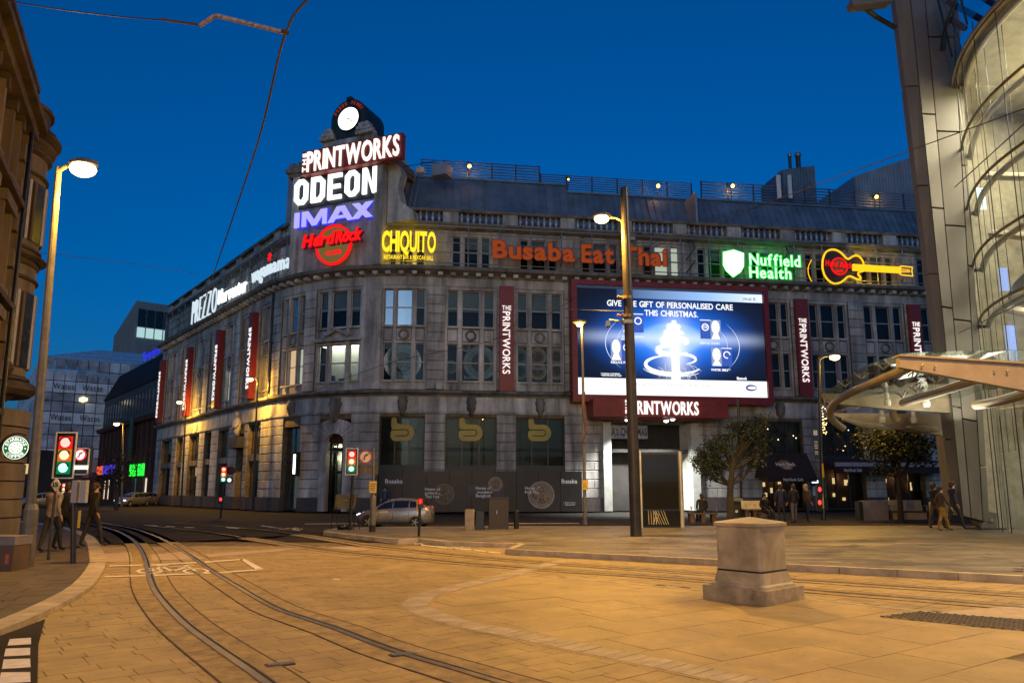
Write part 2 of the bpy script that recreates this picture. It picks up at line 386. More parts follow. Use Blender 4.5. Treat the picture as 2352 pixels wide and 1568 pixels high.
# ---- painted markings
def paint(polys, m=MARK, z=.0115, name='road_marking'):
    mb = MB()
    for P in polys: mb.add([(p.x, p.y, z) for p in GND(P)], [tuple(range(len(P)))])
    return struct(name, mb, m)
def stripe(a, b, w):
    return [(a[0], a[1] - w / 2), (b[0], b[1] - w / 2), (b[0], b[1] + w / 2), (a[0], a[1] + w / 2)]
paint([stripe((251, 1299.7), (326, 1298), 2.2), stripe((346, 1298), (452, 1292), 2.4), stripe((470, 1291), (557, 1285), 2.6), [(551, 1284), (562, 1284), (607, 1308), (588, 1309)],
       stripe((240, 1325), (334, 1322), 2.4), stripe((352, 1321.5), (482, 1316.5), 2.6), stripe((500, 1315.5), (600, 1308.5), 2.8)])
def bike(cu, cv, w, h):     # bicycle symbol in the road plane
    P = lambda x, y: (cu + x * w, cv - y * h); out = []
    def ln(a, b, t=.03):
        dx, dy = b[0] - a[0], b[1] - a[1]; l = math.hypot(dx, dy); nx, ny = -dy / l * t, dx / l * t
        out.append([P(a[0] + nx, a[1] + ny), P(b[0] + nx, b[1] + ny), P(b[0] - nx, b[1] - ny), P(a[0] - nx, a[1] - ny)])
    for wx in (-.32, .32):
        for k in range(16):
            t0, t1 = 2 * PI * k / 16, 2 * PI * (k + 1) / 16
            out.append([P(wx + .19 * math.cos(t0), .3 + .3 * math.sin(t0)), P(wx + .19 * math.cos(t1), .3 + .3 * math.sin(t1)), P(wx + .14 * math.cos(t1), .3 + .22 * math.sin(t1)), P(wx + .14 * math.cos(t0), .3 + .22 * math.sin(t0))])
    for a, b in (((-.32, .3), (-.16, .75)), ((-.16, .75), (.2, .75)), ((.2, .75), (.0, .3)), ((0, .3), (-.32, .3)), ((-.16, .75), (0, .3)), ((.32, .3), (.16, .95)), ((.16, .95), (.30, .95)), ((-.22, .9), (-.08, .9))): ln(a, b)
    return out
paint(bike(397, 1318, 165, 21))
paint([stripe((748, 1227.5), (803, 1236.5), 1.6), stripe((833, 1238.8), (898, 1246.5), 1.8), stripe((968, 1252), (1083, 1263), 2), stripe((1090, 1264), (1116, 1266.5), 2), stripe((1123, 1268), (1150, 1270.5), 2), stripe((1160, 1272), (1180, 1273.5), 2)])
paint([stripe((600, 1207), (690, 1218), 1.2), stripe((520, 1211), (548, 1213), 1.5), stripe((618, 1210), (680, 1216), 1.6), stripe((340, 1206.6), (362, 1207.6), 1.2), stripe((380, 1208.6), (402, 1209.6), 1.2), stripe((424, 1210.6), (446, 1211.6), 1.2), stripe((700, 1203), (840, 1202), .9), stripe((1160, 1202), (1330, 1202), .9)])
paint(bike(980, 1250.5, 55, 5.5)); paint(bike(1051, 1260.5, 60, 6)); paint(bike(668, 1216, 55, 4.5))
paint([[(219, 1231), (224, 1230.6), (247, 1248.6), (241, 1249)], [(229, 1230.2), (234, 1230), (257, 1248), (251, 1248.4)]], YMARK, .006)
paint([[(235, 1272), (300, 1268), (305, 1289), (238, 1291)], [(346, 1273), (430, 1266), (470, 1283), (350, 1287)], [(470, 1272), (700, 1257), (640, 1266), (480, 1280)], [(745, 1257), (812, 1265), (860, 1262), (800, 1255)], [(2140, 1408), (2352, 1390), (2500, 1402), (2600, 1440), (2352, 1422)]], mat('pale_crossing_setts', (.46, .37, .29), .7, var=.12, scale=6), .0075, 'crossing_paving')
# ---- left corner: asphalt patch, bars, footway with kerb stones
struct('asphalt_patch', sheet(GND([(-60, 1480), (0, 1461), (104, 1422), (97, 1446), (88, 1480), (86, 1568), (84, 1600), (-90, 1600)]), .0085), ASPH)
paint([[(22, 1469), (71, 1466), (71, 1481), (17, 1484)], [(13, 1491), (69, 1489), (69, 1506), (9, 1509)], [(8, 1516), (69, 1514), (70, 1534), (4, 1538)], [(2, 1546), (69, 1545), (70, 1568), (-4, 1572)], [(-6, 1578), (69, 1577), (70, 1600), (-12, 1604)]])
kp = spline(GND([(-140, 1500), (0, 1458), (114, 1409), (196, 1363), (228, 1331), (243, 1298), (240, 1282), (228, 1252), (209, 1233), (170, 1218), (110, 1206), (40, 1197)], .0), .62)
fw = struct('footway', sheet([(p.x, p.y) for p in offs(kp, -.3)] + [(-40, 30), (-40, 3)], .055), mat('footway_slab', (.10, .08, .062), .75, var=.25, scale=2, bump=.2))
for a, b in zip(kp[:-1], kp[1:]):
    t = (b - a).normalized(); n = Vector((-t.y, t.x, 0)); e = t * .008
    MB().prism([Vector((p.x, p.y, -.02)) for p in (a + e, b - e, b - e + n * .32, a + e + n * .32)], (0, 0, .083)).build('kerb_stone', KERB, fw)
lay('footway_slab', fw, mat('footway_slab', (0, 0, 0)), rad(20), .75, .5, (-16, -3, 6, 22), .061, .02, None, .012, [(p.x, p.y) for p in offs(kp, -.33)] + [(-40, 30), (-40, 3)], 120, .2)
# ---- raised plaza
PZ = .13
edge = GND([(743, 1220), (790, 1226), (860, 1233), (915, 1237.5), (962, 1236), (1023, 1243), (1100, 1245.5), (1195, 1248), (1161, 1261), (1400, 1272.5), (1650, 1285), (1804, 1295.5), (2060, 1308), (2352, 1323), (2900, 1352)], PZ)
back = GND([(2900, 1208), (2250, 1207.5), (1700, 1207), (1200, 1208), (900, 1209), (790, 1211), (745, 1216)], PZ)
plz = [(p.x, p.y) for p in edge + back]
plaza = struct('plaza', sheet(plz, PZ - .02), JOINT)
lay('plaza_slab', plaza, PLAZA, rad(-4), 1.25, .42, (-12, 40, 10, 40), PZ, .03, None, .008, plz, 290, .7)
def kerb_run(P, z, parent, wd=.16, name='kerb_stone', step=1.15):
    for a, b in zip(P[:-1], P[1:]):
        l = (b - a).length; n = max(1, round(l / step)); t = (b - a) / l; m = Vector((-t.y, t.x, 0))
        for k in range(n):
            p, q = a + t * (l * k / n + .005), a + t * (l * (k + 1) / n - .005)
            MB().prism([Vector((x.x, x.y, -.02)) for x in (p - m * .012, q - m * .012, q + m * wd, p + m * wd)], (0, 0, z + .026)).build(name, KERB, parent)
kerb_run(edge, PZ, plaza); kerb_run(back[::-1][::-1], PZ - .004, plaza)
# ---- tactile paving, drain grates, manhole, litter
tp = GND([(2019, 1416), (2115, 1404), (2352, 1423.5), (2480, 1436), (2420, 1456), (2352, 1449)])
tac = struct('tactile_paving', sheet(tp, .0065), mat('tactile_grey', (.26, .21, .16), .7, var=.12, scale=4))
mb = MB(); a0 = tp[1]; ax = (tp[2] - tp[1]).normalized(); ay = Vector((-ax.y, ax.x, 0)) * -1
for i in range(-40, 60):
    for j in range(0, 26):
        p = a0 + ax * (i * .10 + (.05 if j % 2 else 0)) + ay * (j * .055 + .03)
        if inside(p, tp) and seen(p): mb.lathe([(.030, 0), (.026, .008), (.001, .009)], 6, (p.x, p.y, .006))
o = mb.build('tactile_stud', mat('tactile_stud', (.055, .045, .035), .6), tac); o['kind'] = 'stuff'
def grate(u, v, w, d, rz, nm, lb):
    p = gnd(u, v, .008); t = thing(nm, p, lb, 'drain cover', rz=rz)
    f = MB().box(-w, w, -d, d, -.01, .004); f.build('frame', DSTEEL, t, False)
    for k in range(9):
        x = -w + .03 + k * (2 * w - .06) / 8; MB().box(x - .008, x + .008, -d + .02, d - .02, .004, .012).build('bar', STEEL, t, False)
grate(925, 1502, .13, .06, rad(30), 'drain_grate', 'small slotted drain grate beside the right hand rail of the near track')
grate(643, 1524, .13, .06, rad(30), 'drain_grate', 'small slotted drain grate between the rails at the bottom of the picture')
def cover(u, v, r, c, lb):
    p = gnd(u, v, .004); t = thing('surface_box_lid', p, lb, 'lid'); MB().lathe([(r, -.01), (r, .004), (r * .9, .006), (.001, .006)], 16).build('lid', c, t, False)
cover(772, 1329.5, .07, MARK, 'small pale round lid set in the paving left of the curved sett band')
# ================================================================== THE CORNER BUILDING: plan of its front
_a2 = rad(8.3); D2 = (math.cos(_a2), math.sin(_a2)); N2 = (D2[1], -D2[0]); FP0 = (-.9, 53.0); S0 = -5.5; RC = 14.0
_az = rad(39); D1 = (math.sin(_az), -math.cos(_az)); N1 = (D1[1], -D1[0])
_T = (FP0[0] + D2[0] * S0, FP0[1] + D2[1] * S0); CC = (_T[0] - N2[0] * RC, _T[1] - N2[1] * RC)
QQ = (CC[0] + N1[0] * RC, CC[1] + N1[1] * RC); TH = math.acos(N1[0] * N2[0] + N1[1] * N2[1]); S1 = S0 - TH * RC; SM = S0 - TH * RC / 2
def FN(s):
    if s >= S0: return N2
    if s <= S1: return N1
    b = math.atan2(N2[1], N2[0]) - (S0 - s) / RC; return (math.cos(b), math.sin(b))
def F3(s, z, o=0.0):
    n = FN(s)
    if s >= S0: b = (FP0[0] + D2[0] * s, FP0[1] + D2[1] * s)
    elif s > S1: b = (CC[0] + n[0] * RC, CC[1] + n[1] * RC)
    else: b = (QQ[0] + D1[0] * (s - S1), QQ[1] + D1[1] * (s - S1))
    return Vector((b[0] + n[0] * o, b[1] + n[1] * o, z))
def su(u, v, o=0.0):      # (distance along the front, height) of what the photo shows at a pixel
    r = ray(u, v); lo, hi = -140, 60
    for _ in range(50):
        m = (lo + hi) / 2; p = F3(m, 0, o)
        if p.x * r[1] - p.y * r[0] < 0: lo = m
        else: hi = m
    return lo, EYE + F3(lo, 0, o).y / r[1] * r[2]
S_ = lambda u, v=800, o=0.0: su(u, v, o)[0]
Z_ = lambda u, v, o=0.0: su(u, v, o)[1]
def cuts(s0, s1, step=.7):
    c = [s0] + [x for x in (S1, S0) if s0 < x < s1] + [s1]; out = [s0]
    for a, b in zip(c[:-1], c[1:]):
        n = max(1, math.ceil((b - a) / step)) if (a >= S1 - 1e-6 and b <= S0 + 1e-6) else 1
        out += [a + (b - a) * k / n for k in range(1, n + 1)]
    return out
def fbox(mb, s0, s1, z0, z1, o0, o1, mi=0):
    return mb.loft([[F3(s, z0, o0), F3(s, z0, o1), F3(s, z1, o1), F3(s, z1, o0)] for s in cuts(s0, s1)], True, True, mi)
def fprof(mb, s0, s1, prof, mi=0):   # moulding: closed profile of (outward, height)
    return mb.loft([[F3(s, z, o) for o, z in prof] for s in cuts(s0, s1)], True, True, mi)
def fb(name, s0, s1, z0, z1, o0, o1, m, parent): return fbox(MB(), s0, s1, z0, z1, o0, o1).build(name, m, parent)
SL, SR = -51.5, 46.0
BLD = thing('corner_building', F3(SM, 0, -3), 'long grey stone corner building with a curved corner, clock tower and lit signs', 'building')
# ---- core behind the openings
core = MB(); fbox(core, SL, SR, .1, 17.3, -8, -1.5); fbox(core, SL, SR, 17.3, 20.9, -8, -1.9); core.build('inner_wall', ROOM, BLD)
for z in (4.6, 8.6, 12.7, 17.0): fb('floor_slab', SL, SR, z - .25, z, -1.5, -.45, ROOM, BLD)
endw = MB(); endw.hexa([F3(SL, 0, -8), F3(SL - .4, 0, -8), F3(SL - .4, 0, 0), F3(SL, 0, 0), F3(SL, 20.9, -8), F3(SL - .4, 20.9, -8), F3(SL - .4, 20.9, 0), F3(SL, 20.9, 0)]); endw.build('end_wall', STONE_D, BLD)
NBLK = [0]; BREST = MB()
def block(s0, s1, z0, z1, o0, o1, g=.018):
    if s1 - s0 < .06: return
    NBLK[0] += 1
    tgt = MB() if NBLK[0] <= 290 else BREST
    # chamfered face: real joint between blocks
    e = .035; c = [s0 + g, s1 - g]
    ring = [[F3(s, z0 + g, o0), F3(s, z0 + g, o1 - e), F3(s, z0 + g + e, o1), F3(s, z1 - g - e, o1), F3(s, z1 - g, o1 - e), F3(s, z1 - g, o0)] for s in (cuts(*c) if S1 < s0 < S0 else c)]
    tgt.loft(ring)
    if tgt is not BREST: tgt.build('stone_block', STONE, BLD)
def coursed(s0, s1, z0, z1, h, o0, o1, L=1.7):
    n = max(1, round((z1 - z0) / h)); h = (z1 - z0) / n
    fbox(JT, s0, s1, z0, z1, o0, o1 - .05)
    for k in range(n):
        m = max(1, round((s1 - s0) / L)); l = (s1 - s0) / m; off = (l / 2 if (k % 2 and m > 1) else 0)
        b = [s0] + [s0 + off + l * i for i in range(0 if off else 1, m + 1) if s0 + off + l * i < s1 - .1] + [s1]
        for a, c in zip(b[:-1], b[1:]): block(a, c, z0 + h * k, z0 + h * (k + 1), o0, o1)
JT = MB()
WN = [0]
def window(s0, s1, z0, z1, o, parent=BLD, blind=0, lit=None, fm=None, rail=True, frost=None):
    fm = fm or FRAME; t = .055; mb = MB()
    for a, b, c, d in ((s0, s0 + t, z0, z1), (s1 - t, s1, z0, z1), (s0 + t, s1 - t, z0, z0 + t), (s0 + t, s1 - t, z1 - t, z1)): fbox(mb, a, b, c, d, o - .05, o + .04)
    zm = z0 + (z1 - z0) * .5
    if rail: fbox(mb, s0 + t, s1 - t, zm - .035, zm + .035, o - .05, o + .05)
    w = mb.build('window', fm, parent)
    for c, d in (((z0 + t, zm - .035), (zm + .035, z1 - t)) if rail else ((z0 + t, z1 - t),)):
        fbox(MB(), s0 + t, s1 - t, c, d, o - .012, o).build('pane', frost or GLASS, w)
    if blind: fbox(MB(), s0 + t, s1 - t, z1 - t - (z1 - z0) * blind, z1 - t, o - .12, o - .10).build('blind', BLIND, w)
    WN[0] += 1
    return w
# ---- upper two storeys: piers and three-light bays
LIGHTS = ((.05, .25), (.33, .67), (.75, .95))
def wreath(s, z, o):
    r = .34; mb = MB(); pts = [F3(s + r * math.cos(t), z + r * math.sin(t), o) for t in [2 * PI * k / 16 for k in range(17)]]
    mb.tube(pts, .085, 6); return mb.build('wreath_carving', STONE_D, BLD)
def bay(s0, s1, rows, ped=False, wr=True):
    """rows: (kind for upper windows, kind for lower windows); kind = blind share or a string."""
    za, zb, zc, zd, ze = 9.35, 12.05, 12.35, 13.35, 16.05
    w = s1 - s0; m = MB()
    for f0, f1 in ((0, .05), (.25, .33), (.67, .75), (.95, 1)):      # mullions with a sunk face
        fbox(m, s0 + w * f0, s0 + w * f1, 8.7, 16.1, -.42, -.08)
        if 0 < f0 < .9: fbox(m, s0 + w * (f0 + .025), s0 + w * (f1 - .025), 8.9, 16.0, -.08, 0.0)
    m.build('mullion', STONE, BLD)
    for f0, f1 in LIGHTS:
        a, b = s0 + w * f0, s0 + w * f1; p = MB()
        fb('window_apron', a, b, 8.7, za - .12, -.42, -.16, STONE, BLD); fb('window_sill', a - .04, b + .04, za - .12, za, -.42, .0, STONE, BLD)
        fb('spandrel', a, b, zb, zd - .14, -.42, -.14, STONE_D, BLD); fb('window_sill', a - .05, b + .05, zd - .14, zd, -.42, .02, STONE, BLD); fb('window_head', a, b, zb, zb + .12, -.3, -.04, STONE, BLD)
        fb('spandrel_panel', a + .06, b - .06, zb + .22, zd - .26, -.14, -.09, STONE, BLD)
    fb('bay_lintel', s0, s1, 16.05, 16.32, -.42, -.02, STONE, BLD)
    if wr and not ped: wreath((s0 + s1) / 2, (zb + zd) / 2 - .02, -.05)
    if ped:
        q = MB(); c = (s0 + s1) / 2
        for sg in (-1, 1):
            q.hexa([F3(c + sg * .95, 12.55, -.1), F3(c, 13.05, -.1), F3(c, 13.05, .28), F3(c + sg * .95, 12.55, .28), F3(c + sg * .95, 12.72, -.1), F3(c, 13.24, -.1), F3(c, 13.24, .28), F3(c + sg * .95, 12.72, .28)])
        fbox(q, s0 - .1, s1 + .1, 12.28, 12.5, -.3, .24); q.build('pediment', STONE, BLD)
    up, lo = rows
    for i, (f0, f1) in enumerate(LIGHTS):
        a, b = s0 + w * f0, s0 + w * f1
        k = up[i] if isinstance(up, (list, tuple)) else up
        window(a, b, zd, ze, -.30, blind=k if not isinstance(k, str) else 0, frost=MATS.get(k) if isinstance(k, str) else None)
        k = lo[i] if isinstance(lo, (list, tuple)) else lo
        window(a, b, za, zb, -.30, blind=k if not isinstance(k, str) else 0, frost=MATS.get(k) if isinstance(k, str) else None)
def pier(s0, s1, rust=True):
    if rust: coursed(s0, s1, 8.7, 16.3, .69, -.42, .10, 3)
    else:
        fb('pier', s0, s1, 8.7, 16.3, -.42, .08, STONE, BLD)
        fb('pier_panel', s0 + .3, s1 - .3, 9.2, 15.3, .08, .12, STONE, BLD)
warm_pane = glow('curtained_warm_window', (.9, .62, .34), .75); pale_pane = glow('pale_lit_window', (.75, .85, .70), .55)
BAYS = [(S_(724), S_(829), ([.5, .52, .55], [0, 0, 0]), True), (S_(874), S_(980), (['sky_reflecting_glass', 'sky_reflecting_glass', .5], [0, 0, .9]), False), (S_(1021), S_(1141), ([.55, .55, .55], [0, 0, 0]), False),
        (S_(1184), S_(1296), ([.5, .5, .5], [0, 0, 0]), False), (S_(1736), S_(1820), (0, 0), False), (S_(1861), S_(1953), (0, 0), False), (S_(1987), S_(2083), (0, 0), False), (S_(2119), S_(2215), (0, 0), False),
        (S_(645), S_(699), ([0, .9, 0], [0, 'curtained_warm_window', 'pale_lit_window']), False), (S_(596), S_(625), (0, 0), False)]
LB = [(-26.0, -23.6), (-30.7, -27.6), (-34.6, -32.4), (-39.5, -36.0), (-43.8, -41.3), (-49.6, -45.2)]
for a, b in LB: BAYS.append((a, b, ([0, .5, 0] if R() < .5 else 0, [0, 'pale_lit_window', 0] if abs(a + 30.7) < .1 else 0), False))
BAYS.sort()
for a, b, rows, ped in BAYS: bay(a, b, rows, ped)
edges = [SL] + [x for q in BAYS for x in q[:2]] + [SR]
for i in range(0, len(edges), 2):
    a, b = edges[i], edges[i + 1]
    if b - a > 6: pier(a, a + 1.2); fb('pier', a + 1.2, b - 1.2, 8.7, 16.3, -.42, .02, STONE, BLD); pier(b - 1.2, b)
    elif b - a > .25: pier(a, b, not (-14.8 < a < -13.6 or -10.4 < a < -9.2))
# lit room behind the pedimented bay
A0, A1 = S_(724), S_(829)
rm = MB(); fbox(rm, A0 - .1, A1 + .1, 8.8, 12.2, -1.48, -1.44); rm.build('room_wall', mat('white_wall', (.75, .74, .68), .8, var=.03), BLD)
fbox(MB(), A0, A1, 12.1, 12.16, -1.4, -.6).build('ceiling_lamp', glow('office_ceiling_lamp', (1, .95, .78), 9, True), BLD)
for d, h in ((.25, .5), (.5, .25), (.62, .6)): fb('desk_clutter', A0 + (A1 - A0) * d - .25, A0 + (A1 - A0) * d + .25, 9.4, 9.4 + h, -1.0, -.8, mat('blue_box', (.05, .12, .25)), BLD)
# printed plates behind the restaurant's windows
def plate(s, z, r, o=-.36, c=(.42, .50, .48), rim=(.55, .62, .58), food=(.22, .15, .09)):
    mb = MB(); ax = F3(s + .1, 0) - F3(s, 0); ax.normalize(); n = Vector((*FN(s), 0)); cc = F3(s, z, o)
    mb.disc(cc, ax, (0, 0, 1), r, r * .80, 28, 0, n * .01); mb.disc(cc, ax, (0, 0, 1), r * .80, 0, 24, 1, n * .004); mb.disc(cc + n * .004, ax, (0, 0, 1), r * .55, 0, 14, 2, n * .006)
    for k in range(14):
        t = R() * 2 * PI; q = R() * r * .5; mb.disc(cc + ax * (q * math.cos(t)) + Vector((0, 0, q * math.sin(t))) + n * (.011 + k * .0006), ax, (0, 0, 1), r * .12, 0, 6, 3 if k % 2 else 2)
    return mb.build('plate_print', [mat('plate_rim' + str(rim), rim, .5), mat('plate' + str(c), c, .5), mat('food' + str(food), food, .7, var=.4, scale=12), mat('food_b' + str(food), tuple(min(1, x * 1.9) for x in food), .7)], BLD)
for (a, b, col) in ((S_(874), S_(980), (.02, .03, .035)), (S_(1021), S_(1141), (.05, .012, .012)), (S_(1184), S_(1296), (.20, .11, .03))):
    fb('window_poster', a, b, 9.3, 12.1, -.42, -.38, mat('poster' + str(col), col, .7), BLD)
plate(S_(924), 10.7, 1.35); plate(S_(1105), 10.75, 1.25); plate(S_(1036), 10.4, .5, c=(.2, .22, .15), rim=(.3, .33, .3)); plate(S_(1071), 11.9, .35)
for i, u in enumerate((1195, 1237, 1280)):
    for j, v in enumerate((817, 850)): plate(S_(u), Z_(u, v), .66, -.36 + .004 * i, *(((.30, .34, .26), (.45, .47, .40), (.10, .12, .06)) if i == 0 else ((.62, .38, .10), (.75, .66, .45), (.30, .14, .05))))
for u, v, w in ((930, 864, 1.0), (1082, 868, .95), (1238, 847, .8)):
    s, z = su(u, v); f = (lambda s, z, w: (lambda x, y, d: F3(s - w / 2 + x, z + y, -.33 + d)))(s, z, w)
    put_letters('Busaba', w, .22, f, mat('print_white', (.8, .8, .76), .6, var=.02), BLD, .004, 'window_lettering', True, bold=.02)
# ---- cornices and friezes
def cornice(z, big, s0=SL - .3, s1=SR, nm='cornice'):
    k = 1.0 if big else .6
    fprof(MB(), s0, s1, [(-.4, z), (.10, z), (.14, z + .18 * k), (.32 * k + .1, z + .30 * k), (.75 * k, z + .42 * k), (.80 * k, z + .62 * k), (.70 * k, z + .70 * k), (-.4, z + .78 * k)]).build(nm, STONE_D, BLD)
fb('frieze', SL - .1, SR, 16.30, 16.95, -.42, .06, STONE, BLD)
cornice(16.95, True)
dn = MB(); s = SL
while s < SR: fbox(dn, s, s + .34, 16.99, 17.22, .12, .62); s += .92
o = dn.build('corbel', STONE, BLD); o['kind'] = 'stuff'
cornice(8.18, False, nm='string_cornice')
fb('entablature', SL - .1, SR, 6.95, 8.2, -.5, .05, STONE, BLD)
fprof(MB(), SL - .1, SR, [(0, 6.95), (.13, 6.99), (.13, 7.12), (0, 7.18)]).build('architrave', STONE, BLD)
# ---- top storey behind the signs
def topbays():
    s = SL + .6; k = 0
    c = [(a + b) / 2 for a, b, _, _ in BAYS] + [S_(1385), S_(1530), S_(1655), 38.5]
    c = sorted(c); prev = SL
    for x in c:
        h = 1.55 if x > -21 else 1.0
        if x > -10.2 or x < -15.3:
            fbox(TOPW, prev, x - h, 17.6, 20.7, -.75, -.28)
            for sg in (-1, 1): fb('pilaster', x + sg * (h + .28) - .22, x + sg * (h + .28) + .22, 17.7, 20.6, -.28, -.12, STONE, BLD)
            for f0, f1 in LIGHTS:
                lit = S_(1530) - .5 < x < S_(1530) + .5
                window(x - h + 2 * h * f0, x - h + 2 * h * f1, 17.95, 20.25, -.55, blind=[0, .35, .5][k % 3] if not lit else 0, frost=MATS['pale_lit_window'] if lit and f0 > .1 else None); k += 1
            for f0, f1 in ((0, .05), (.25, .33), (.67, .75), (.95, 1)): fbox(TOPW, x - h + 2 * h * f0, x - h + 2 * h * f1, 17.6, 20.7, -.75, -.36)
            fbox(TOPW, x - h, x + h, 17.6, 17.95, -.75, -.36); fbox(TOPW, x - h, x + h, 20.25, 20.7, -.75, -.33)
            prev = x + h
    fbox(TOPW, prev, SR, 17.6, 20.7, -.75, -.28)
TOPW = MB(); topbays(); TOPW.build('top_storey_wall', STONE, BLD)
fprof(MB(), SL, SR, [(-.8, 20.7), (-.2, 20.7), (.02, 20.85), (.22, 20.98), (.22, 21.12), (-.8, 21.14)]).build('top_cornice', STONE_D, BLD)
# ---- balustrade: pedestals, rail and single balusters
def balustrade():
    bm = MB(); z0, z1 = 21.14, 22.25
    bm.lathe([(.10, 0), (.10, .06), (.06, .10), (.11, .26), (.115, .36), (.05, .58), (.07, .66), (.10, .70), (.10, .76)], 8)
    proto = None; s = SL + .3; n = 0
    while s < SR - 1:
        if -17.6 < s < -8.7: s = -8.7; continue
        w = 1.35 if int(n) % 1 == 0 else 1
        fb('pedestal', s, s + 1.15, z0, z1 + .02, -.62, -.05, STONE, BLD)
        e = min(s + 1.15 + 3.3, SR)
        if s < -17.6 < e: e = -17.6
        fb('balustrade_plinth', s + 1.15, e, z0, z0 + .14, -.52, -.15, STONE, BLD)
        k = s + 1.15 + .25
        while k < e - .15:
            p = F3(k, z0 + .14, -.33)
            if proto is None: proto = bm.build('baluster', STONE, BLD, False); proto.location = p - ROOT[BLD.name]; b = proto
            else:
                b = proto.copy(); COL.objects.link(b); b.parent = BLD; b.location = p - ROOT[BLD.name]
            k += .46
        s = e
    for a, b in ((SL, -17.4), (-8.9, SR)): fprof(MB(), a, b, [(-.6, 22.03), (-.02, 22.03), (.04, 22.1), (.04, 22.22), (-.02, 22.27), (-.6, 22.27)]).build('balustrade_rail', STONE_D, BLD)
balustrade()
# ================================================================== corner building: ground floor
g = 1050
OPEN = [(S_(648, g), S_(688, g), 6.2), (S_(733, g), S_(804, g), 6.6), (S_(870, g), S_(974, g), 6.75), (S_(1022, g), S_(1140, g), 6.75), (S_(1185, g), S_(1297, g), 6.75),
        (S_(1387, g), S_(1592, g), 6.5), (S_(1747, g), S_(1846, g), 6.75), (S_(1892, g), S_(1984, g), 6.75), (S_(2030, g), S_(2120, g), 6.75)]
LG = [(-26.6 + .9, -24.0, 6.2), (-23.2, -20.4, 6.75)] + [(a + .1, b - .1, 6.75) for a, b in LB[1:]]
OPN = sorted(OPEN + LG)
sol = [SL - .1] + [x for q in OPN for x in q[:2]] + [SR]
for i in range(0, len(sol), 2):
    a, b = sol[i], sol[i + 1]
    if b - a > .1:
        coursed(a, b, 1.05, 6.95, .66, -.55, .06)
        fbox(JT, a, b, .1, 1.05, -.5, .04)
        fb('plinth_course', a - .02, b + .02, .1, 1.05, -.5, .12, mat('dark_granite', (.09, .075, .07), .5, var=.2, scale=6), BLD)
for a, b, zt in OPN:
    if zt < 6.95: fbox(JT, a, b, zt, 6.95, -.55, -.02)
# arch entrance
a, b, _ = OPN[[q[0] for q in OPN].index(OPEN[1][0])]; c = (a + b) / 2; r = (b - a) / 2; zs = 6.0 - r * .78
vo = MB()
for k in range(11):
    t0, t1 = PI * k / 11 + .012, PI * (k + 1) / 11 - .012; r1 = r + .05; r2 = r + .75
    P = lambda q, t, o: F3(c - q * math.cos(t), zs + q * math.sin(t) * .8, o)
    MB().hexa([P(r1 - .6, t0, -.35), P(r1 - .6, t1, -.35), P(r2, t1, -.3), P(r2, t0, -.3), P(r1 - .6, t0, .02), P(r1 - .6, t1, .02), P(r2, t1, .14), P(r2, t0, .14)]).build('arch_stone', STONE, BLD)
fb('arch_jamb', a, a + .55, .13, zs, -.5, .03, STONE, BLD); fb('arch_jamb', b - .55, b, .13, zs, -.5, .03, STONE, BLD)
fb('tympanum', a + .5, b - .5, 5.0, 6.1, -.9, -.8, mat('red_brown_lunette', (.10, .03, .02), .6), BLD)
def shop(a, b, z0, z1, n, o=-.42, back=None, fm=None, tr=None):
    fm = fm or FRAME_D; w = (b - a) / n; mb = MB()
    for i in range(n + 1): fbox(mb, a + w * i - .05, a + w * i + .05, z0, z1, o - .06, o + .06)
    fbox(mb, a, b, z0, z0 + .12, o - .05, o + .05); fbox(mb, a, b, z1 - .1, z1, o - .05, o + .05)
    if tr: fbox(mb, a, b, tr - .06, tr + .06, o - .05, o + .05)
    f = mb.build('shopfront', fm, BLD)
    for i in range(n): fbox(MB(), a + w * i + .05, a + w * (i + 1) - .05, z0 + .12, z1 - .1, o - .01, o + .01).build('pane', GLASS, f)
    if back: fb('shop_backdrop', a, b, z0, z1, -1.35, -1.3, back, BLD)
    return f
pale_shop = mat('pale_shop_wall', (.55, .53, .40), .8, var=.06)
shop(a + .55, b - .55, .13, 5.0, 3, -.8, pale_shop, tr=2.9)
fbox(MB(), a + .6, b - .6, 4.7, 4.75, -1.28, -1.0).build('shop_lamp', glow('shop_lamp_warm', (1, .88, .55), 14, True), BLD)
point('shop_light', F3(c, 3.9, -1.05), 55, (1, .92, .68), .2)
f = fr(F3(c - .1, 2.75, -.7), F3(c + .1, 0) - F3(c, 0), Vector((*FN(c), 0))); put_letters('wagamama', 1.5, .22, f, mat('print_black', (.02, .02, .02), .6), BLD, .01, 'window_lettering', True, bold=.02)
a, b, _ = OPEN[0]; shop(a, b, .13, 6.2, 2, -.45, None, tr=3.6)
fb('frosted_glow_panel', a + .9, b - .08, .3, 2.9, -.5, -.47, glow('frosted_glow_panel', (.55, .58, .42), .30), BLD); fb('frosted_glow_panel', a + .9, b - .4, 3.0, 4.6, -.6, -.57, MATS['frosted_glow_panel'], BLD)  # panels glow by themselves, in place of light coming through from behind
sp = [F3(S_(674, 600) + x, 0) for x in (0, 1)]
lt = thing('wall_light', F3(S_(692, g), 2.9, .35), 'narrow vertical light box on the pier left of the arched doorway', 'wall light')
lb2 = MB(); fbox(lb2, S_(684, g), S_(695, g), 2.6, 4.3, .2, .5); lb2.build('housing', BLACK, lt); fbox(MB(), S_(684, g) + .12, S_(684, g) + .3, 2.75, 4.15, .5, .53).build('lamp', glow('white_sign_light', (1, .97, .9), 4), lt)
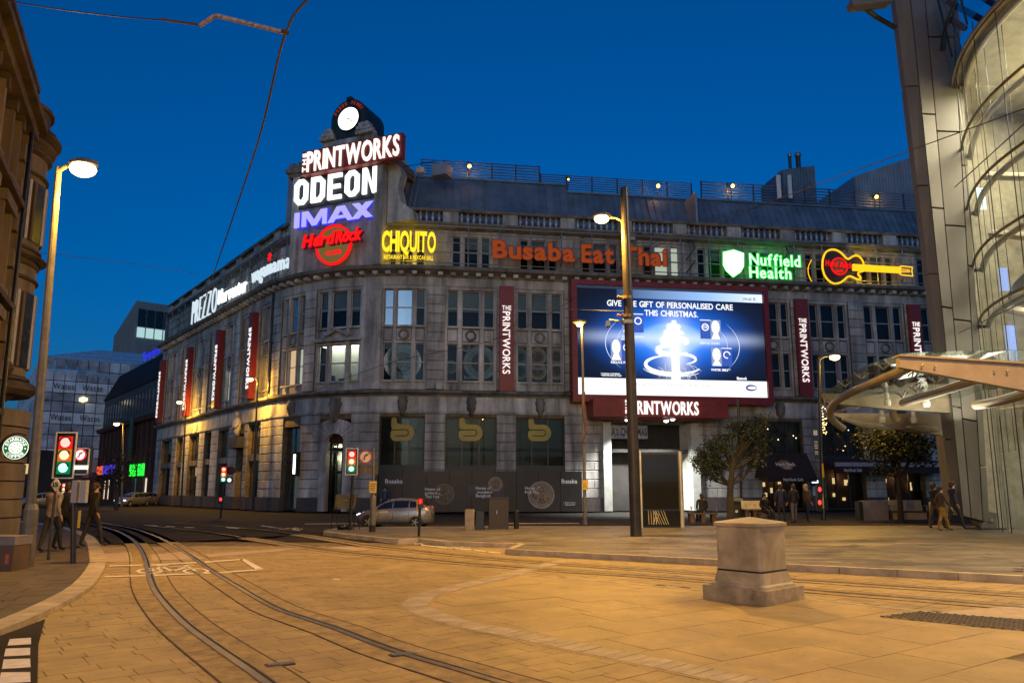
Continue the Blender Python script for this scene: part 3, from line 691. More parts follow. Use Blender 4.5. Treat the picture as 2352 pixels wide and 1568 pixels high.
# restaurant windows: dark glass, gold letter signs, printed hoarding
GOLD = mat('gold_letter', (.40, .30, .05), .45, var=.1)
for i, (a, b, _) in enumerate(OPEN[2:5]):
    shop(a, b, 2.9, 6.75, 3, -.35, None)
    fb('window_panel', a + .02, b - .02, 4.0, 6.65, -.52, -.48, mat('dark_window_film', (.025, .028, .02), .3) if i < 2 else mat('olive_window_film', (.07, .06, .02), .35), BLD)
    fb('window_panel', a + .02, b - .02, 2.95, 4.0, -.52, -.48, mat('brown_window_film', (.045, .022, .012), .4), BLD)
    fb('sign_band', a - .05, b + .05, 2.9, 3.35, -.3, -.05, mat('slate_board', (.03, .036, .036), .5), BLD)
    c = (a + b) / 2; z = Z_(922 + 150 * i, 1012, -.3) - .02
    t = thing('letter_sign', F3(c, z, -.28), ['gold letter b on the dark window nearest the arched doorway', 'gold letter b on the middle of the three dark restaurant windows', 'gold letter b on the dark window nearest the big screen'][i], 'sign', 'gold letter signs in the restaurant windows')
    P = lambda x, y, o=-.30: F3(c + x, z + y, o); arc = lambda cx, cy, r, a0, a1, n=8: [(cx + r * math.cos(rad(a0 + (a1 - a0) * k / n)), cy + r * math.sin(rad(a0 + (a1 - a0) * k / n))) for k in range(n + 1)]
    ol = arc(-.46, .40, .40, 180, 270) + arc(.26, .60, .60, -90, 90, 14) + arc(-.22, 1.40, .20, 270, 180) + arc(-.62, 1.48, .20, 0, 180) + arc(-.40, 1.10, .42, 180, 240) + arc(-.42, .56, .42, 120, 180)
    MB().prism([P(x, y, -.34) for x, y in ol], Vector((*N2, 0)) * .07).build('letter', GOLD, t)
    MB().tube([P(x, y, -.268) for x, y in [(-.82, .78), (-.5, .80)] + arc(.22, .60, .22, 90, -90, 8) + [(-.52, .38)]], .028, 5).build('engraved_line', BLACK, t)
ha, hb = S_(868, 1120, .9), S_(1338, 1120, .9)
ho = thing('hoarding', F3((ha + hb) / 2, .1, .7), 'long dark printed hoarding with white writing under the restaurant windows', 'hoarding')
nP = 9
for k in range(nP): fbox(MB(), ha + (hb - ha) * k / nP + .012, ha + (hb - ha) * (k + 1) / nP - .012, .13, 2.92, .55, .75).build('panel', mat('hoarding_print', (.022, .019, .018), .45, var=.15), ho)
PRW = mat('print_white', (.8, .8, .76), .6)
def hl(txt, u, v, w, h, **k):
    s, z = su(u, v, .75); put_letters(txt, w, h, lambda x, y, d: F3(s + x, z + y, .755 + d), k.pop('m', PRW), ho, .006, 'lettering', True, **k)
for u in (885, 1290): hl('Busaba', u, 1109, 1.12, .27, bold=.02)
for u in (885, 1290): hl('BANGKOK  THAI', u, 1113.5, 1.12, .10, m=mat('print_grey', (.2, .2, .19), .6))
for txt, u, v in (('Home of', 976, 1126), ('authentic', 976, 1134.5), ('Thai food', 976, 1143), ('Home of', 1093, 1123.5), ('modern', 1096, 1132.5), ('Bangkok', 1093, 1141), ('Home of', 1206, 1123.5), ('Pad Thai', 1206, 1133)): hl(txt, u, v, 1.05, .20, bold=.015)
for txt, u, v in (('f  Busaba Oxford', 1294, 1155), ('t  @BusabaMCR', 1294, 1160)): hl(txt, u, v, .85, .09)
for u, v, r, cc in ((1020, 1134, .72, (.10, .085, .06)), (1138, 1111, .50, (.22, .17, .14)), (1243, 1136, .95, (.20, .16, .12))):
    s, z = su(u, v, .75); mb = MB(); ax = Vector((*D2, 0)); n = Vector((*N2, 0)); cc_ = F3(s, z, .755)
    mb.disc(cc_, ax, (0, 0, 1), r, r * .9, 28, 0, n * .008); mb.disc(cc_, ax, (0, 0, 1), r * .9, 0, 24, 1, n * .004)
    for k in range(40):
        t = R() * 6.28; q = math.sqrt(R()) * r * .62; mb.disc(cc_ + ax * q * math.cos(t) + Vector((0, 0, q * math.sin(t))) + n * (.005 + k * .0003), ax, (0, 0, 1), r * (.05 + .08 * R()), 0, 5, 2 + k % 3)
    mb.build('printed_bowl', [mat('bowl_rim' + str(u), tuple(x * 1.6 for x in cc), .5), mat('bowl' + str(u), cc, .5), mat('bowl_red', (.14, .05, .03), .6), mat('bowl_green', (.06, .08, .03), .6), mat('bowl_tan', (.26, .18, .09), .6)], ho)
s, z = su(1078, 1106, .75)
for k in range(3): fbox(MB(), s - .1 + k * .9, s + .6 + k * .9, z - .9 - .25 * k, z - .2, .75, .758).build('printed_picture', mat('print_mauve', (.055, .045, .065), .5), ho)
# carved keystones over the openings
def keystone(s, big=False):
    k = 1.35 if big else 1; mb = MB()
    rings = []
    for z, w, o in ((0, .14, .12), (.2, .2, .28), (.5, .34, .42), (.75, .30, .55), (1.0, .40, .48), (1.2, .30, .40), (1.32, .36, .30)):
        zz = 8.22 - 1.4 * k + z * k; w *= k; rings.append([F3(s - w, zz, .0), F3(s - w * .7, zz, o * .8), F3(s, zz, o), F3(s + w * .7, zz, o * .8), F3(s + w, zz, 0)])
    mb.loft(rings, True, True); o = mb.build('carved_keystone', STONE_D, BLD, smooth=True)
for a, b, _ in OPEN[2:5] + OPEN[6:]: keystone((a + b) / 2)
keystone((OPEN[1][0] + OPEN[1][1]) / 2, True); keystone((OPEN[0][0] + OPEN[0][1]) / 2)
# left street front: two-tier windows, tall doorway with carved figure
for a, b, zt in LG[1:]:
    for z0, z1 in ((1.05, 3.9), (4.4, 6.75)):
        n = 2 if b - a < 2.6 else 3; w = (b - a) / n
        for k in range(n): window(a + w * k + .03, a + w * (k + 1) - .03, z0, z1, -.35, rail=False, fm=FRAME_D)
    fb('window_band', a, b, 3.9, 4.4, -.5, -.1, STONE_D, BLD); fb('plinth_course', a, b, .1, 1.05, -.5, -.05, MATS['dark_granite'], BLD)
a, b, zt = LG[0]; fb('street_door', a + .1, b - .1, .13, 4.9, -.52, -.45, mat('dark_door', (.03, .025, .02), .4), BLD)
fb('door_hood', a - .2, b + .2, 5.0, 5.9, -.5, .7, mat('dark_canopy', (.035, .035, .04), .5), BLD)
fg = thing('carved_figure', F3((a + b) / 2, 5.9, .35), 'pale carved stone figure leaning out above the dark street door', 'statue')
mb = MB(); c = (a + b) / 2
mb.tube([F3(c - .1, 5.95, .3), F3(c, 6.5, .42), F3(c + .05, 7.1, .45), F3(c, 7.5, .4)], [.22, .34, .40, .16], 10); mb.ball(F3(c, 7.78, .46), .2, .2, .25); mb.tube([F3(c + .38, 7.25, .4), F3(c + .5, 6.8, .6), F3(c + .2, 6.5, .75)], [.12, .1, .08], 8); mb.tube([F3(c - .3, 7.25, .4), F3(c - .45, 6.7, .5), F3(c - .2, 6.3, .6)], [.12, .1, .08], 8)
mb.build('figure', STONE, fg, smooth=True)
# recessed main entrance
a, b, _ = OPEN[5]; EN = mat('white_entrance_stone', (.50, .52, .47), .7, var=.12, scale=2)
q = MB(); q.hexa([F3(b, .13, -.3), F3(b + .3, .13, -.3), F3(b - 1.6, .13, -6), F3(b - 2.0, .13, -6), F3(b, 6.5, -.3), F3(b + .3, 6.5, -.3), F3(b - 1.6, 6.5, -6), F3(b - 2, 6.5, -6)]); q.build('entrance_side_wall', EN, BLD)
for k in range(7): fb('entrance_joint', b - .05, b, .9 + k * .8, .93 + k * .8, -.3, .02, JOINT, BLD)
fb('entrance_back_wall', a, b, .13, 6.6, -6.2, -6.0, EN, BLD); fb('entrance_ceiling', a, b, 6.5, 6.6, -6, -.3, EN, BLD)
fb('entrance_column', a - .1, a + .5, .13, 6.5, -.5, .3, EN, BLD); fb('entrance_column', b - .2, b + .4, .13, 6.5, -.5, .3, EN, BLD)
fb('door_surround', a + .2, a + 2.3, .13, 3.9, -4.4, -4.2, mat('pink_portal', (.60, .25, .42), .6, var=.1), BLD)
for k in range(2): fb('entrance_door', a + .8 + k * 1.6, a + 1.9 + k * 1.6, .13, 3.1, -4.15, -4.1, mat('dark_door', (0, 0, 0)), BLD)
fb('wall_lamp', a + 2.1, a + 2.25, 2.6, 3.1, -4.1, -4.0, glow('entrance_globe', (1, .9, .7), 6), BLD); fb('ceiling_lamp', b - 3.6, b - 2.9, 5.0, 5.06, -3.2, -2.9, glow('entrance_ceiling_lamp', (.85, 1, .85), 8), BLD)
point('entrance_light', F3(b - 3, 4.7, -3), 900, (.85, 1, .88), .3); point('pink_light', F3(a + 1.2, 3.6, -3.4), 420, (1, .35, .75), .2)
bn = thing('christmas_banner', F3((a + b) / 2, 5, -.6), 'printed christmas banner hung across the top of the main entrance', 'banner')
ba, bb = S_(1384, 990, -.6), S_(1487, 990, -.6); fbox(MB(), ba, bb, Z_(1440, 1007, -.6), Z_(1440, 976, -.6), -.66, -.6).build('cloth', mat('banner_print', (.42, .44, .50), .7, var=.25, scale=2, c2=(.06, .08, .20)), bn)
s, z = su(1388, 999, -.6); put_letters('MERRY CHRISTMAS', bb - ba - .12, .55, lambda x, y, d: F3(ba + .06 + x, z + y, -.595 + d), mat('banner_ink', (.03, .03, .05), .6), bn, .01, 'lettering', True, bold=.02)
# bar at the right end: windows with wreaths, awnings, doors
HR = mat('awning_cloth', (.035, .014, .011), .75, var=.2, scale=5)
for i, (a, b, _) in enumerate(OPEN[6:9]):
    shop(a, b, 3.7, 6.75, 3, -.35, mat('bar_interior', (.10, .05, .03), .8), tr=None); shop(a, b, .13, 3.4, 3, -.4, mat('bar_interior', (0, 0, 0)))
    fb('fascia', a - .05, b + .05, 3.4, 4.2, -.5, -.1, mat('dark_fascia', (.025, .02, .02), .5), BLD)
    for k in range(10):
        p = F3(a + (b - a) * R(), 4.3 + 2.2 * R(), -.9); MB().ball(p, .045, n=6).build('fairy_light', glow('fairy_warm', (1, .7, .35), 8) if k % 4 else glow('fairy_red', (1, .08, .12), 8), BLD)
    for k in range(6):
        p = F3(a + (b - a) * R(), .6 + 2.3 * R(), -1.0); fbx = MB(); s0 = a + (b - a) * R() * .85; z0 = .4 + 2.1 * R(); fbox(fbx, s0, s0 + .12 + .2 * R(), z0, z0 + .2 + .3 * R(), -1.2, -1.15); fbx.build('picture_lamp', glow('bar_glow', (1, .62, .28), 1.6), BLD)
    if i < 2:
        w = thing('christmas_wreath', F3((a + b) / 2, 5.3, -.2), ['dark green christmas wreath hung in the window above the sloping awning', 'dark green christmas wreath hung in the window above the flat awning'][i], 'wreath', 'wreaths in the bar windows')
        mb = MB(); c0 = F3((a + b) / 2 - .2, 5.45, -.22); ax = Vector((*D2, 0))
        for k in range(150):
            t = R() * 6.28; r = .62 + .22 * (R() - .5); p = c0 + ax * r * math.cos(t) + Vector((0, 0, r * 1.1 * math.sin(t))); d = Vector((R() - .5, R() - .5, R() - .5)) * .3
            mb.add([p, p + d, p + d.cross(Vector((0, 1, .3))) * .7 + d * .4], [(0, 1, 2)])
        mb.build('greenery', mat('wreath_green', (.02, .035, .015), .8), w)
    point('bar_light', F3((a + b) / 2, 2.6, -.9), 16, (1, .6, .28), .2)
a, b, _ = OPEN[6]
aw = thing('awning', F3((a + b) / 2, 2.7, .1), 'dark sloping bar awning with a round logo over the lit door', 'awning')
u0, u1 = S_(1745, 1070, 1.0), S_(1856, 1070, 1.0); zt, zb = 4.35, 2.55
mb = MB(); mb.hexa([F3(u0, zb, .08), F3(u1, zb, .08), F3(u1, zb, 2.1), F3(u0, zb, 2.1), F3(a - .1, zt, .08), F3(b + .1, zt, .08), F3(b + .1, zt, .25), F3(a - .1, zt, .25)]); mb.build('cloth', HR, aw)
fbox(MB(), u0, u1, zb - .35, zb, 2.05, 2.1).build('valance', HR, aw)
sn = Vector((*N2, 0)); up = (F3(0, zt, .25) - F3(0, zb, 2.1)).normalized(); cc = F3((u0 + u1) / 2, zb, 2.12) + up * 1.25; nn = Vector((*D2, 0)).cross(up); nn = nn if nn.dot(sn) > 0 else -nn
mb = MB(); mb.disc(cc + nn * .01, (*D2, 0), up, .52, 0, 24, 0, nn * .01); mb.build('logo_disc', mat('logo_tan', (.42, .22, .06), .6), aw)
put_letters('Hard Rock', 1.5, .34, fr(cc - Vector((*D2, 0)) * .75 - up * .1 + nn * .03, (*D2, 0), nn, up), PRW, aw, .01, 'lettering', True, bold=.03, shear=.2)
put_letters('CAFE', .4, .14, fr(cc - Vector((*D2, 0)) * .2 - up * .36 + nn * .03, (*D2, 0), nn, up), PRW, aw, .01, 'lettering', True, bold=.02)
put_letters('Hard Rock Cafe', 1.5, .2, lambda x, y, d: F3(u1 - 2.6 + x, zb - .28 + y, 2.105 + d), PRW, aw, .01, 'lettering', True, bold=.02)
a2 = thing('awning', F3(30, 2.7, .1), 'long flat dark bar awning with a pale front edge near the glass canopy', 'awning')
v0, v1 = S_(1905, 1050, 1.4), S_(2175, 1050, 1.4); mb = MB(); mb.hexa([F3(v0, 3.1, .1), F3(v1, 3.1, .1), F3(v1, 3.1, 2), F3(v0, 3.1, 2), F3(v0, 3.9, .1), F3(v1, 3.9, .1), F3(v1, 3.4, 2), F3(v0, 3.4, 2)]); mb.build('cloth', HR, a2)
fbox(MB(), v0, v1, 3.32, 3.62, 2, 2.12).build('edge_trim', mat('pale_trim', (.42, .38, .40), .5), a2)
put_letters('Hard Rock Cafe', 1.4, .22, lambda x, y, d: F3(v0 + .7 + x, 2.95 + y, 2.05 + d), PRW, a2, .01, 'lettering', True, bold=.02); fbox(MB(), v0, v1, 2.85, 3.3, 1.98, 2.04).build('valance', HR, a2)
mn = thing('menu_case', F3(S_(1868, 1130), 1.6, .2), 'small lit menu case on the pier between the two bar awnings', 'menu board')
fbox(MB(), S_(1862, 1130), S_(1880, 1130), 1.15, 2.5, .12, .2).build('case', FRAME_D, mn); fbox(MB(), S_(1863, 1130), S_(1877, 1130), 2.15, 2.35, .2, .22).build('lamp', glow('menu_light', (.85, 1, .92), 3), mn); fbox(MB(), S_(1863, 1130), S_(1877, 1130), 1.2, 1.9, .2, .21).build('menu_sheet', WHITEP, mn)
# downpipes, cameras, boxes on the walls
for u, z0, z1, lb in ((627, 8.9, 16.9, 'black downpipe left of the curved corner, above the lower ledge'),):
    t = thing('downpipe', F3(S_(u), z0, .2), lb, 'downpipe'); s = S_(u, 800 if z0 > 3 else 980); MB().tube([F3(s, z0, .2), F3(s, z1, .2)], .09, 8).build('pipe', BLACK, t)
    for z in (z0 + 1, (z0 + z1) / 2, z1 - .6): MB().lathe([(.12, -.06), (.12, .06)], 8, F3(s, z, .2)).build('bracket', BLACK, t)
for u, v, lb in ((1008, 886, 'grey junction box on the rusticated pier right of the bowl windows'), (1452, 545, 'pale floodlight box on the wall under the roof balustrade')):
    s, z = su(u, v, .2); t = thing('junction_box', F3(s, z, .2), lb, 'box'); fbox(MB(), s - .2, s + .2, z - .25, z + .2, .1, .35).build('box', FRAME, t); MB().tube([F3(s, z - .25, .2), F3(s + .2, z - .7, .2), F3(s + .3, z - .2, .2)], .02, 5).build('cable', BLACK, t)
JT.build('joint_bed', JOINT, BLD)
if BREST.v: o = BREST.build('stone_course', STONE, BLD); o['kind'] = 'stuff'
# ================================================================== roof, clock tower and signs of the corner building
def mansard(s0, s1, z0, z1, o0, o1, w=.56):
    n = round((s1 - s0) / w); w = (s1 - s0) / n
    for k in range(n):
        a, b = s0 + w * k, s0 + w * (k + 1)
        MB().hexa([F3(a + .01, z0, o0), F3(b - .01, z0, o0), F3(b - .01, z1, o1), F3(a + .01, z1, o1), F3(a + .01, z0 - .05, o0 - .1), F3(b - .01, z0 - .05, o0 - .1), F3(b - .01, z1, o1 - .1), F3(a + .01, z1, o1 - .1)]).build('roof_panel', ZINC, BLD)
    mb = MB()
    for k in range(n + 1):
        a = s0 + w * k; mb.hexa([F3(a - .025, z0, o0 + .07), F3(a + .025, z0, o0 + .07), F3(a + .025, z0, o0 - .05), F3(a - .025, z0, o0 - .05), F3(a - .025, z1, o1 + .07), F3(a + .025, z1, o1 + .07), F3(a + .025, z1, o1 - .05), F3(a - .025, z1, o1 - .05)])
    o = mb.build('roof_seam', ZINC, BLD); o['kind'] = 'stuff'
    fb('roof_edge', s0, s1, z1, z1 + .16, o1 - .2, o1 + .12, ZINC, BLD)
mA, mB_, mC = S_(925, 410, -3), S_(1300, 430, -3), S_(1588, 470, -2.2)
zA = Z_(1100, 416, -3.2); zB = Z_(1440, 452, -3.4); zC = Z_(1850, 474, -2.6)
mansard(mA, mB_, 21.3, zA, -1.3, -3.2); mansard(mB_, mC, 21.3, zB, -1.5, -3.4); mansard(mC, SR, 21.3, zC, -.9, -2.6)
fb('roof_deck', mA, SR, 20.9, 21.2, -9, -1.0, ZINC, BLD); fb('roof_deck', mA, SR, zC - .5, zC - .3, -12, -3.3, ZINC, BLD)
fb('roof_edge', mA - .3, mA, 21.2, zA, -9, -1.4, CLAD, BLD); fb('roof_step', mC - .15, mC, 21.2, zC, -4, -1, CLAD, BLD)
fb('roof_deck', SL, -17.5, 20.9, 21.2, -9, -.8, ZINC, BLD)
t = thing('roof_handrail', F3(-30, 21.5, -1), 'dark handrail along the roof edge above the left street front', 'railing')
for z in (22.75, 23.05): MB().tube([F3(s, z, -.8) for s in (-34, -21, -18.6)], .035, 6).build('rail', DSTEEL, t)
for k in range(9): MB().tube([F3(-34 + k * 1.9, 22.2, -.8), F3(-34 + k * 1.9, 23.05, -.8)], .035, 6).build('post', DSTEEL, t)
# louvre screens on the roof
def louvre(u0, vt0, vb0, u1, vt1, vb1, o, seg, lb):
    s0, s1 = S_(u0, vt0, o), S_(u1, vt1, o); za = max(Z_(u0, vt0, o), Z_(u1, vt1, o)) * .5 + min(Z_(u0, vt0, o), Z_(u1, vt1, o)) * .5; zb = min(Z_(u0, vb0, o), Z_(u1, vb1, o)) - .5
    t = thing('louvre_screen', F3((s0 + s1) / 2, zb, o), lb, 'screen', 'louvre screens along the roof')
    n = 9; w = (s1 - s0) / seg
    for k in range(seg + 1): fbox(MB(), s0 + w * k - .05, s0 + w * k + .05, zb - .6, za, o - .1, o).build('post', DSTEEL, t)
    proto = None
    for k in range(seg):
        for j in range(n):
            z = zb + (za - zb) * (j + .3) / n; h = (za - zb) / n * .52
            MB().hexa([F3(s0 + w * k + .05, z, o + .03), F3(s0 + w * (k + 1) - .05, z, o + .03), F3(s0 + w * (k + 1) - .05, z + .02, o + .06), F3(s0 + w * k + .05, z + .02, o + .06), F3(s0 + w * k + .05, z + h, o - .05), F3(s0 + w * (k + 1) - .05, z + h, o - .05), F3(s0 + w * (k + 1) - .05, z + h + .02, o - .02), F3(s0 + w * k + .05, z + h + .02, o - .02)]).build('slat', ZINC, t)
    return t
louvre(968, 362, 406, 1239, 383, 425, -4.2, 5, 'tall louvre screen nearest the clock tower on the roof')
louvre(1242, 397, 430, 1588, 421, 452, -4.6, 6, 'long louvre screen on the middle of the roof behind the street lamp')
louvre(1610, 412, 450, 2130, 450, 492, -4.0, 9, 'long louvre screen at the right end of the roof by the glass building')
for u, v, e, lb in ((1078, 383, 1, 'small lit floodlight on the tallest louvre screen'), (1305, 413, 0, 'tiny dim lamp on the middle louvre screen'), (1511, 428, 1, 'small lit floodlight on the louvre screen right of the tall mast'), (1682, 428, 1, 'small lit floodlight on the louvre screen left of the twin flues'), (2012, 453, 1, 'small lit floodlight on the louvre screen nearest the glass building')):
    s, z = su(u, v, -3.7); t = thing('roof_floodlight', F3(s, z, -3.7), lb, 'floodlight', 'floodlights on the louvre screens')
    MB().ball(F3(s, z, -3.62), .16 if e else .08, n=8).build('lamp', glow('sodium_small', (1, .42, .08), 9), t); fbox(MB(), s - .16, s + .16, z + .05, z + .2, -3.95, -3.6).build('hood', DSTEEL, t); MB().tube([F3(s, z + .1, -3.8), F3(s, z - 1.2, -3.95)], .03, 6).build('bracket', DSTEEL, t)
    if e: point('roof_lamp', F3(s, z - .1, -3.3), 60, (1, .45, .12), .1)
# plant rooms and flues
def cladbox(nm, u0, u1, vt0, vt1, o, dep, zb, lb, cat='building', m=CLAD, w=.3):
    s0, s1 = S_(u0, vt0, o), S_(u1, vt1, o); z0, z1 = Z_(u0, vt0, o), Z_(u1, vt1, o); t = thing(nm, F3((s0 + s1) / 2, zb, o), lb, cat)
    MB().hexa([F3(s0, zb, o - dep), F3(s1, zb, o - dep), F3(s1, zb, o), F3(s0, zb, o), F3(s0, z0, o - dep), F3(s1, z1, o - dep), F3(s1, z1, o), F3(s0, z0, o)]).build('shell', m, t)
    n = max(2, round((s1 - s0) / w)); mb = MB()
    for k in range(n): a = s0 + (s1 - s0) * (k + .5) / n; zt = z0 + (z1 - z0) * (k + .5) / n; fbox(mb, a - w * .2, a + w * .2, zb, zt, o, o + .05)
    x = mb.build('rib', m, t); x['kind'] = 'stuff'
    return t
cladbox('plant_room', 1796, 1871, 390, 381, -5.5, 4, 22, 'small grey corrugated plant room with a sloping roof under the twin flues', 'plant room', ZINC)
cladbox('plant_room', 1962, 2140, 405, 345, -7, 8, 22, 'pale corrugated plant room with a rising roof line behind the right louvre screen', 'plant room')
for u, vt, r, lb in ((1813, 352, .18, 'slimmer of the two capped roof flues'), (1832, 351, .27, 'thicker of the two capped roof flues')):
    s, z = su(u, vt, -6.5); t = thing('roof_flue', F3(s, z - 1.6, -6.5), lb, 'flue', 'twin flues on the plant room'); MB().lathe([(r * .8, -2.2), (r * .8, -.35), (r, -.32)], 12, F3(s, z, -6.5)).build('pipe', DSTEEL, t, smooth=False); MB().lathe([(r, -.36), (r * 1.15, -.22), (r * .95, -.05), (.02, 0)], 12, F3(s, z, -6.5)).build('cap', STEEL, t)
for u, v0, v1, lb in ((1788, 402, 455, 'left of two tall white antenna panels on the roof edge'), (1813, 402, 455, 'right of two tall white antenna panels on the roof edge')):
    s, z = su(u, v0, -3.3); zb = Z_(u, v1, -3.3); t = thing('antenna_panel', F3(s, zb, -3.3), lb, 'antenna', 'antenna panels on the roof edge'); fbox(MB(), s - .16, s + .16, zb, z, -3.45, -3.28).build('panel', WHITEP, t); MB().tube([F3(s + .3, zb - .6, -3.4), F3(s + .3, z - .3, -3.4)], .04, 6).build('mast', DSTEEL, t)
# ---- clock tower on the middle of the curve
TT = F3(SM + .01, 0) - F3(SM - .01, 0); TT.normalize(); TN = Vector((*FN(SM), 0)); TO = F3(SM, 0, 0)
def T3(a, z, o=0.0): return Vector((TO.x + TT.x * a + TN.x * o, TO.y + TT.y * a + TN.y * o, z))
def PL(u, v, o=0.0):
    r = Vector(ray(u, v)); t = (TO + TN * o - Vector((0, 0, 0))).dot(TN) / r.dot(TN); p = r * t + Vector((0, 0, EYE)); return (p - TO).dot(TT), p.z
def tbox(mb, a0, a1, z0, z1, o0, o1, mi=0): return mb.hexa([T3(a0, z0, o0), T3(a1, z0, o0), T3(a1, z0, o1), T3(a0, z0, o1), T3(a0, z1, o0), T3(a1, z1, o0), T3(a1, z1, o1), T3(a0, z1, o1)], mi)
TW = thing('clock_tower', T3(0, 20.9, -2), 'stone clock tower carrying the stacked neon signs over the curved corner', 'tower')
w0, w1 = PL(675, 470, .2)[0], PL(878, 440, .2)[0]; zt = PL(780, 392, .2)[1]
tbox(MB(), w0, w1, 17.6, zt, -4, .15).build('wall', STONE, TW)
tbox(MB(), w0 - .02, w0 + .5, 17.6, zt, .15, .4).build('pilaster', STONE, TW); tbox(MB(), w1 - .55, w1 + .1, 17.6, zt, .15, .4).build('pilaster', STONE, TW)
for k, (z, o) in enumerate(((zt, .5), (zt + .3, .75), (zt + .6, .45))): tbox(MB(), w0 - .3 - o * .3, w1 + .3 + o * .3, z, z + .3, -3.8, o).build('cornice', STONE_D, TW)
mb = MB(); prof = [(w1 + .1, 20.9), (w1 + 2.3, 20.9), (w1 + 2.2, 21.6), (w1 + 1.2, 22.4), (w1 + .9, 23.6), (w1 + 1.2, 24.6), (w1 + .9, 25.3), (w1 + .1, 25.7)]
mb.prism([T3(a, z, -.4) for a, z in prof], TN * -.9); mb.build('volute', STONE, TW)
for k in range(8): tbox(MB(), PL(660, 440, -2)[0] + k * .3, PL(660, 440, -2)[0] + k * .3 + .26, 17.6, PL(664, 378, -2)[1], -4, -2 + .1 * (k % 2)).build('cladding_panel', CLAD, TW)
px, pz = PL(926, 465, -1.5); MB().tube([T3(px, 21, -1.5), T3(px, PL(926, 402, -1.5)[1], -1.5)], .16, 8).build('flue', BLACK, TW)
lx = px + .75; mb = MB()
for s in (-.22, .22): mb.tube([T3(lx + s, 21.5, -1.2), T3(lx + s, 25.5, -2.4)], .025, 5)
for k in range(12): mb.tube([T3(lx - .22, 21.6 + k * .32, -1.22 - k * .096), T3(lx + .22, 21.6 + k * .32, -1.22 - k * .096)], .02, 5)
mb.build('ladder', STEEL, TW)
dsh = MB(); q = T3(lx + .1, PL(945, 396, -2.5)[1], -2.5); dsh.ball(q, .45, .45, .3, 8); dsh.build('roof_vent', WHITEP, TW); tbox(MB(), lx + .9, lx + 2.1, q.z - .4, q.z + .5, -4, -2.8).build('roof_unit', CLAD, TW)
MB().tube([T3(lx - 2.2, q.z + .3, -2), T3(lx + 1.6, q.z + .3, -2)], .03, 5).build('roof_rail', DSTEEL, TW)
# clock drum with newspaper bundles
cu, cz = PL(803, 275, 0); CB = PL(803, 318, 0)[1] - .1; CR = 1.58
tbox(MB(), cu - 2.6, cu + 2.7, CB - 1.1, CB - .55, -4.5, .4).build('clock_base', STONE, TW); tbox(MB(), cu - 2.2, cu + 2.4, CB - .55, CB, -4.3, .25).build('clock_base', STONE, TW)
drum = [(cu - CR, CB)] + [(cu - CR * math.cos(t), cz + CR * math.sin(t)) for t in [PI * k / 24 for k in range(25)]] + [(cu + CR, CB)]
CK = thing('clock', T3(cu, CB, -2), 'round white lit clock in a dark barrel shaped housing on top of the tower', 'clock')
MB().prism([T3(a, z, .1) for a, z in drum], TN * -2.5).build('housing', mat('dark_green_lead', (.018, .026, .026), .5, var=.2), CK)
tbox(MB(), cu - .22, cu + .22, cz + CR - .1, cz + CR + .2, -.5, .2).build('finial', MATS['dark_green_lead'], CK)
cc = T3(cu, cz - .02, .1); rf = .92
MB().disc(cc, TT, (0, 0, 1), rf + .1, rf, 40, 0, TN * .12).build('bezel', BLACK, CK)
MB().disc(cc + TN * .02, TT, (0, 0, 1), rf, 0, 40, 0, TN * .03).build('clock_face', glow('clock_face_light', (1, .97, .88), 2.6, True), CK)
for an, l, w in ((rad(-38), .62, .035), (rad(-32), .42, .05)):
    d = TT * math.cos(an) + Vector((0, 0, math.sin(an))); e = TT * -math.sin(an) + Vector((0, 0, math.cos(an))); b = cc + TN * .07
    MB().prism([b - d * .15 - e * w, b + d * l - e * w * .3, b + d * l + e * w * .3, b - d * .15 + e * w], TN * .02).build('hand', BLACK, CK)
txt = 'PRESS TIME!'
for i, ch in enumerate(txt):
    if ch == ' ': continue
    an = rad(152 - i * 12.2); vs, fs = letters(ch, .17 if ch not in 'I!' else .06, .24, bold=.02)[0]
    d = TT * math.sin(an) - Vector((0, 0, math.cos(an))); rr = TT * math.cos(an) + Vector((0, 0, math.sin(an))); p = cc + rr * 1.2 - d * .08
    MB().add([p + d * x + rr * y + TN * (.02 + .03 * z) for x, y, z in vs], fs).build('letter', glow('dim_red_letter', (.5, .05, .02), .55), CK)
for sx, n in ((-1, 9), (1, 13)):
    t = thing('newspaper_bundles', T3(cu + sx * 1.7, CB, .2), ['carved stack of white newspaper bundles right of the clock', 'carved stack of white newspaper bundles left of the clock'][sx < 0], 'sculpture', 'newspaper stacks beside the clock')
    k = 0
    for row, m in enumerate((4, 3, 2) if sx < 0 else (5, 4, 3)):
        for c in range(m):
            a = cu + sx * (.95 + (c + row * .4) * .30) + (.1 if sx > 0 else -.25); z = CB + row * .30
            tbox(MB(), a - .14, a + .14, z, z + .27, -.1 + .06 * R(), .55 + .1 * R()).build('bundle', mat('stone_paper', (.42, .42, .42), .7, var=.15, rnd=.1), t); tbox(MB(), a - .145, a + .145, z + .02, z + .272, .2, .24).build('string', BLACK, t)
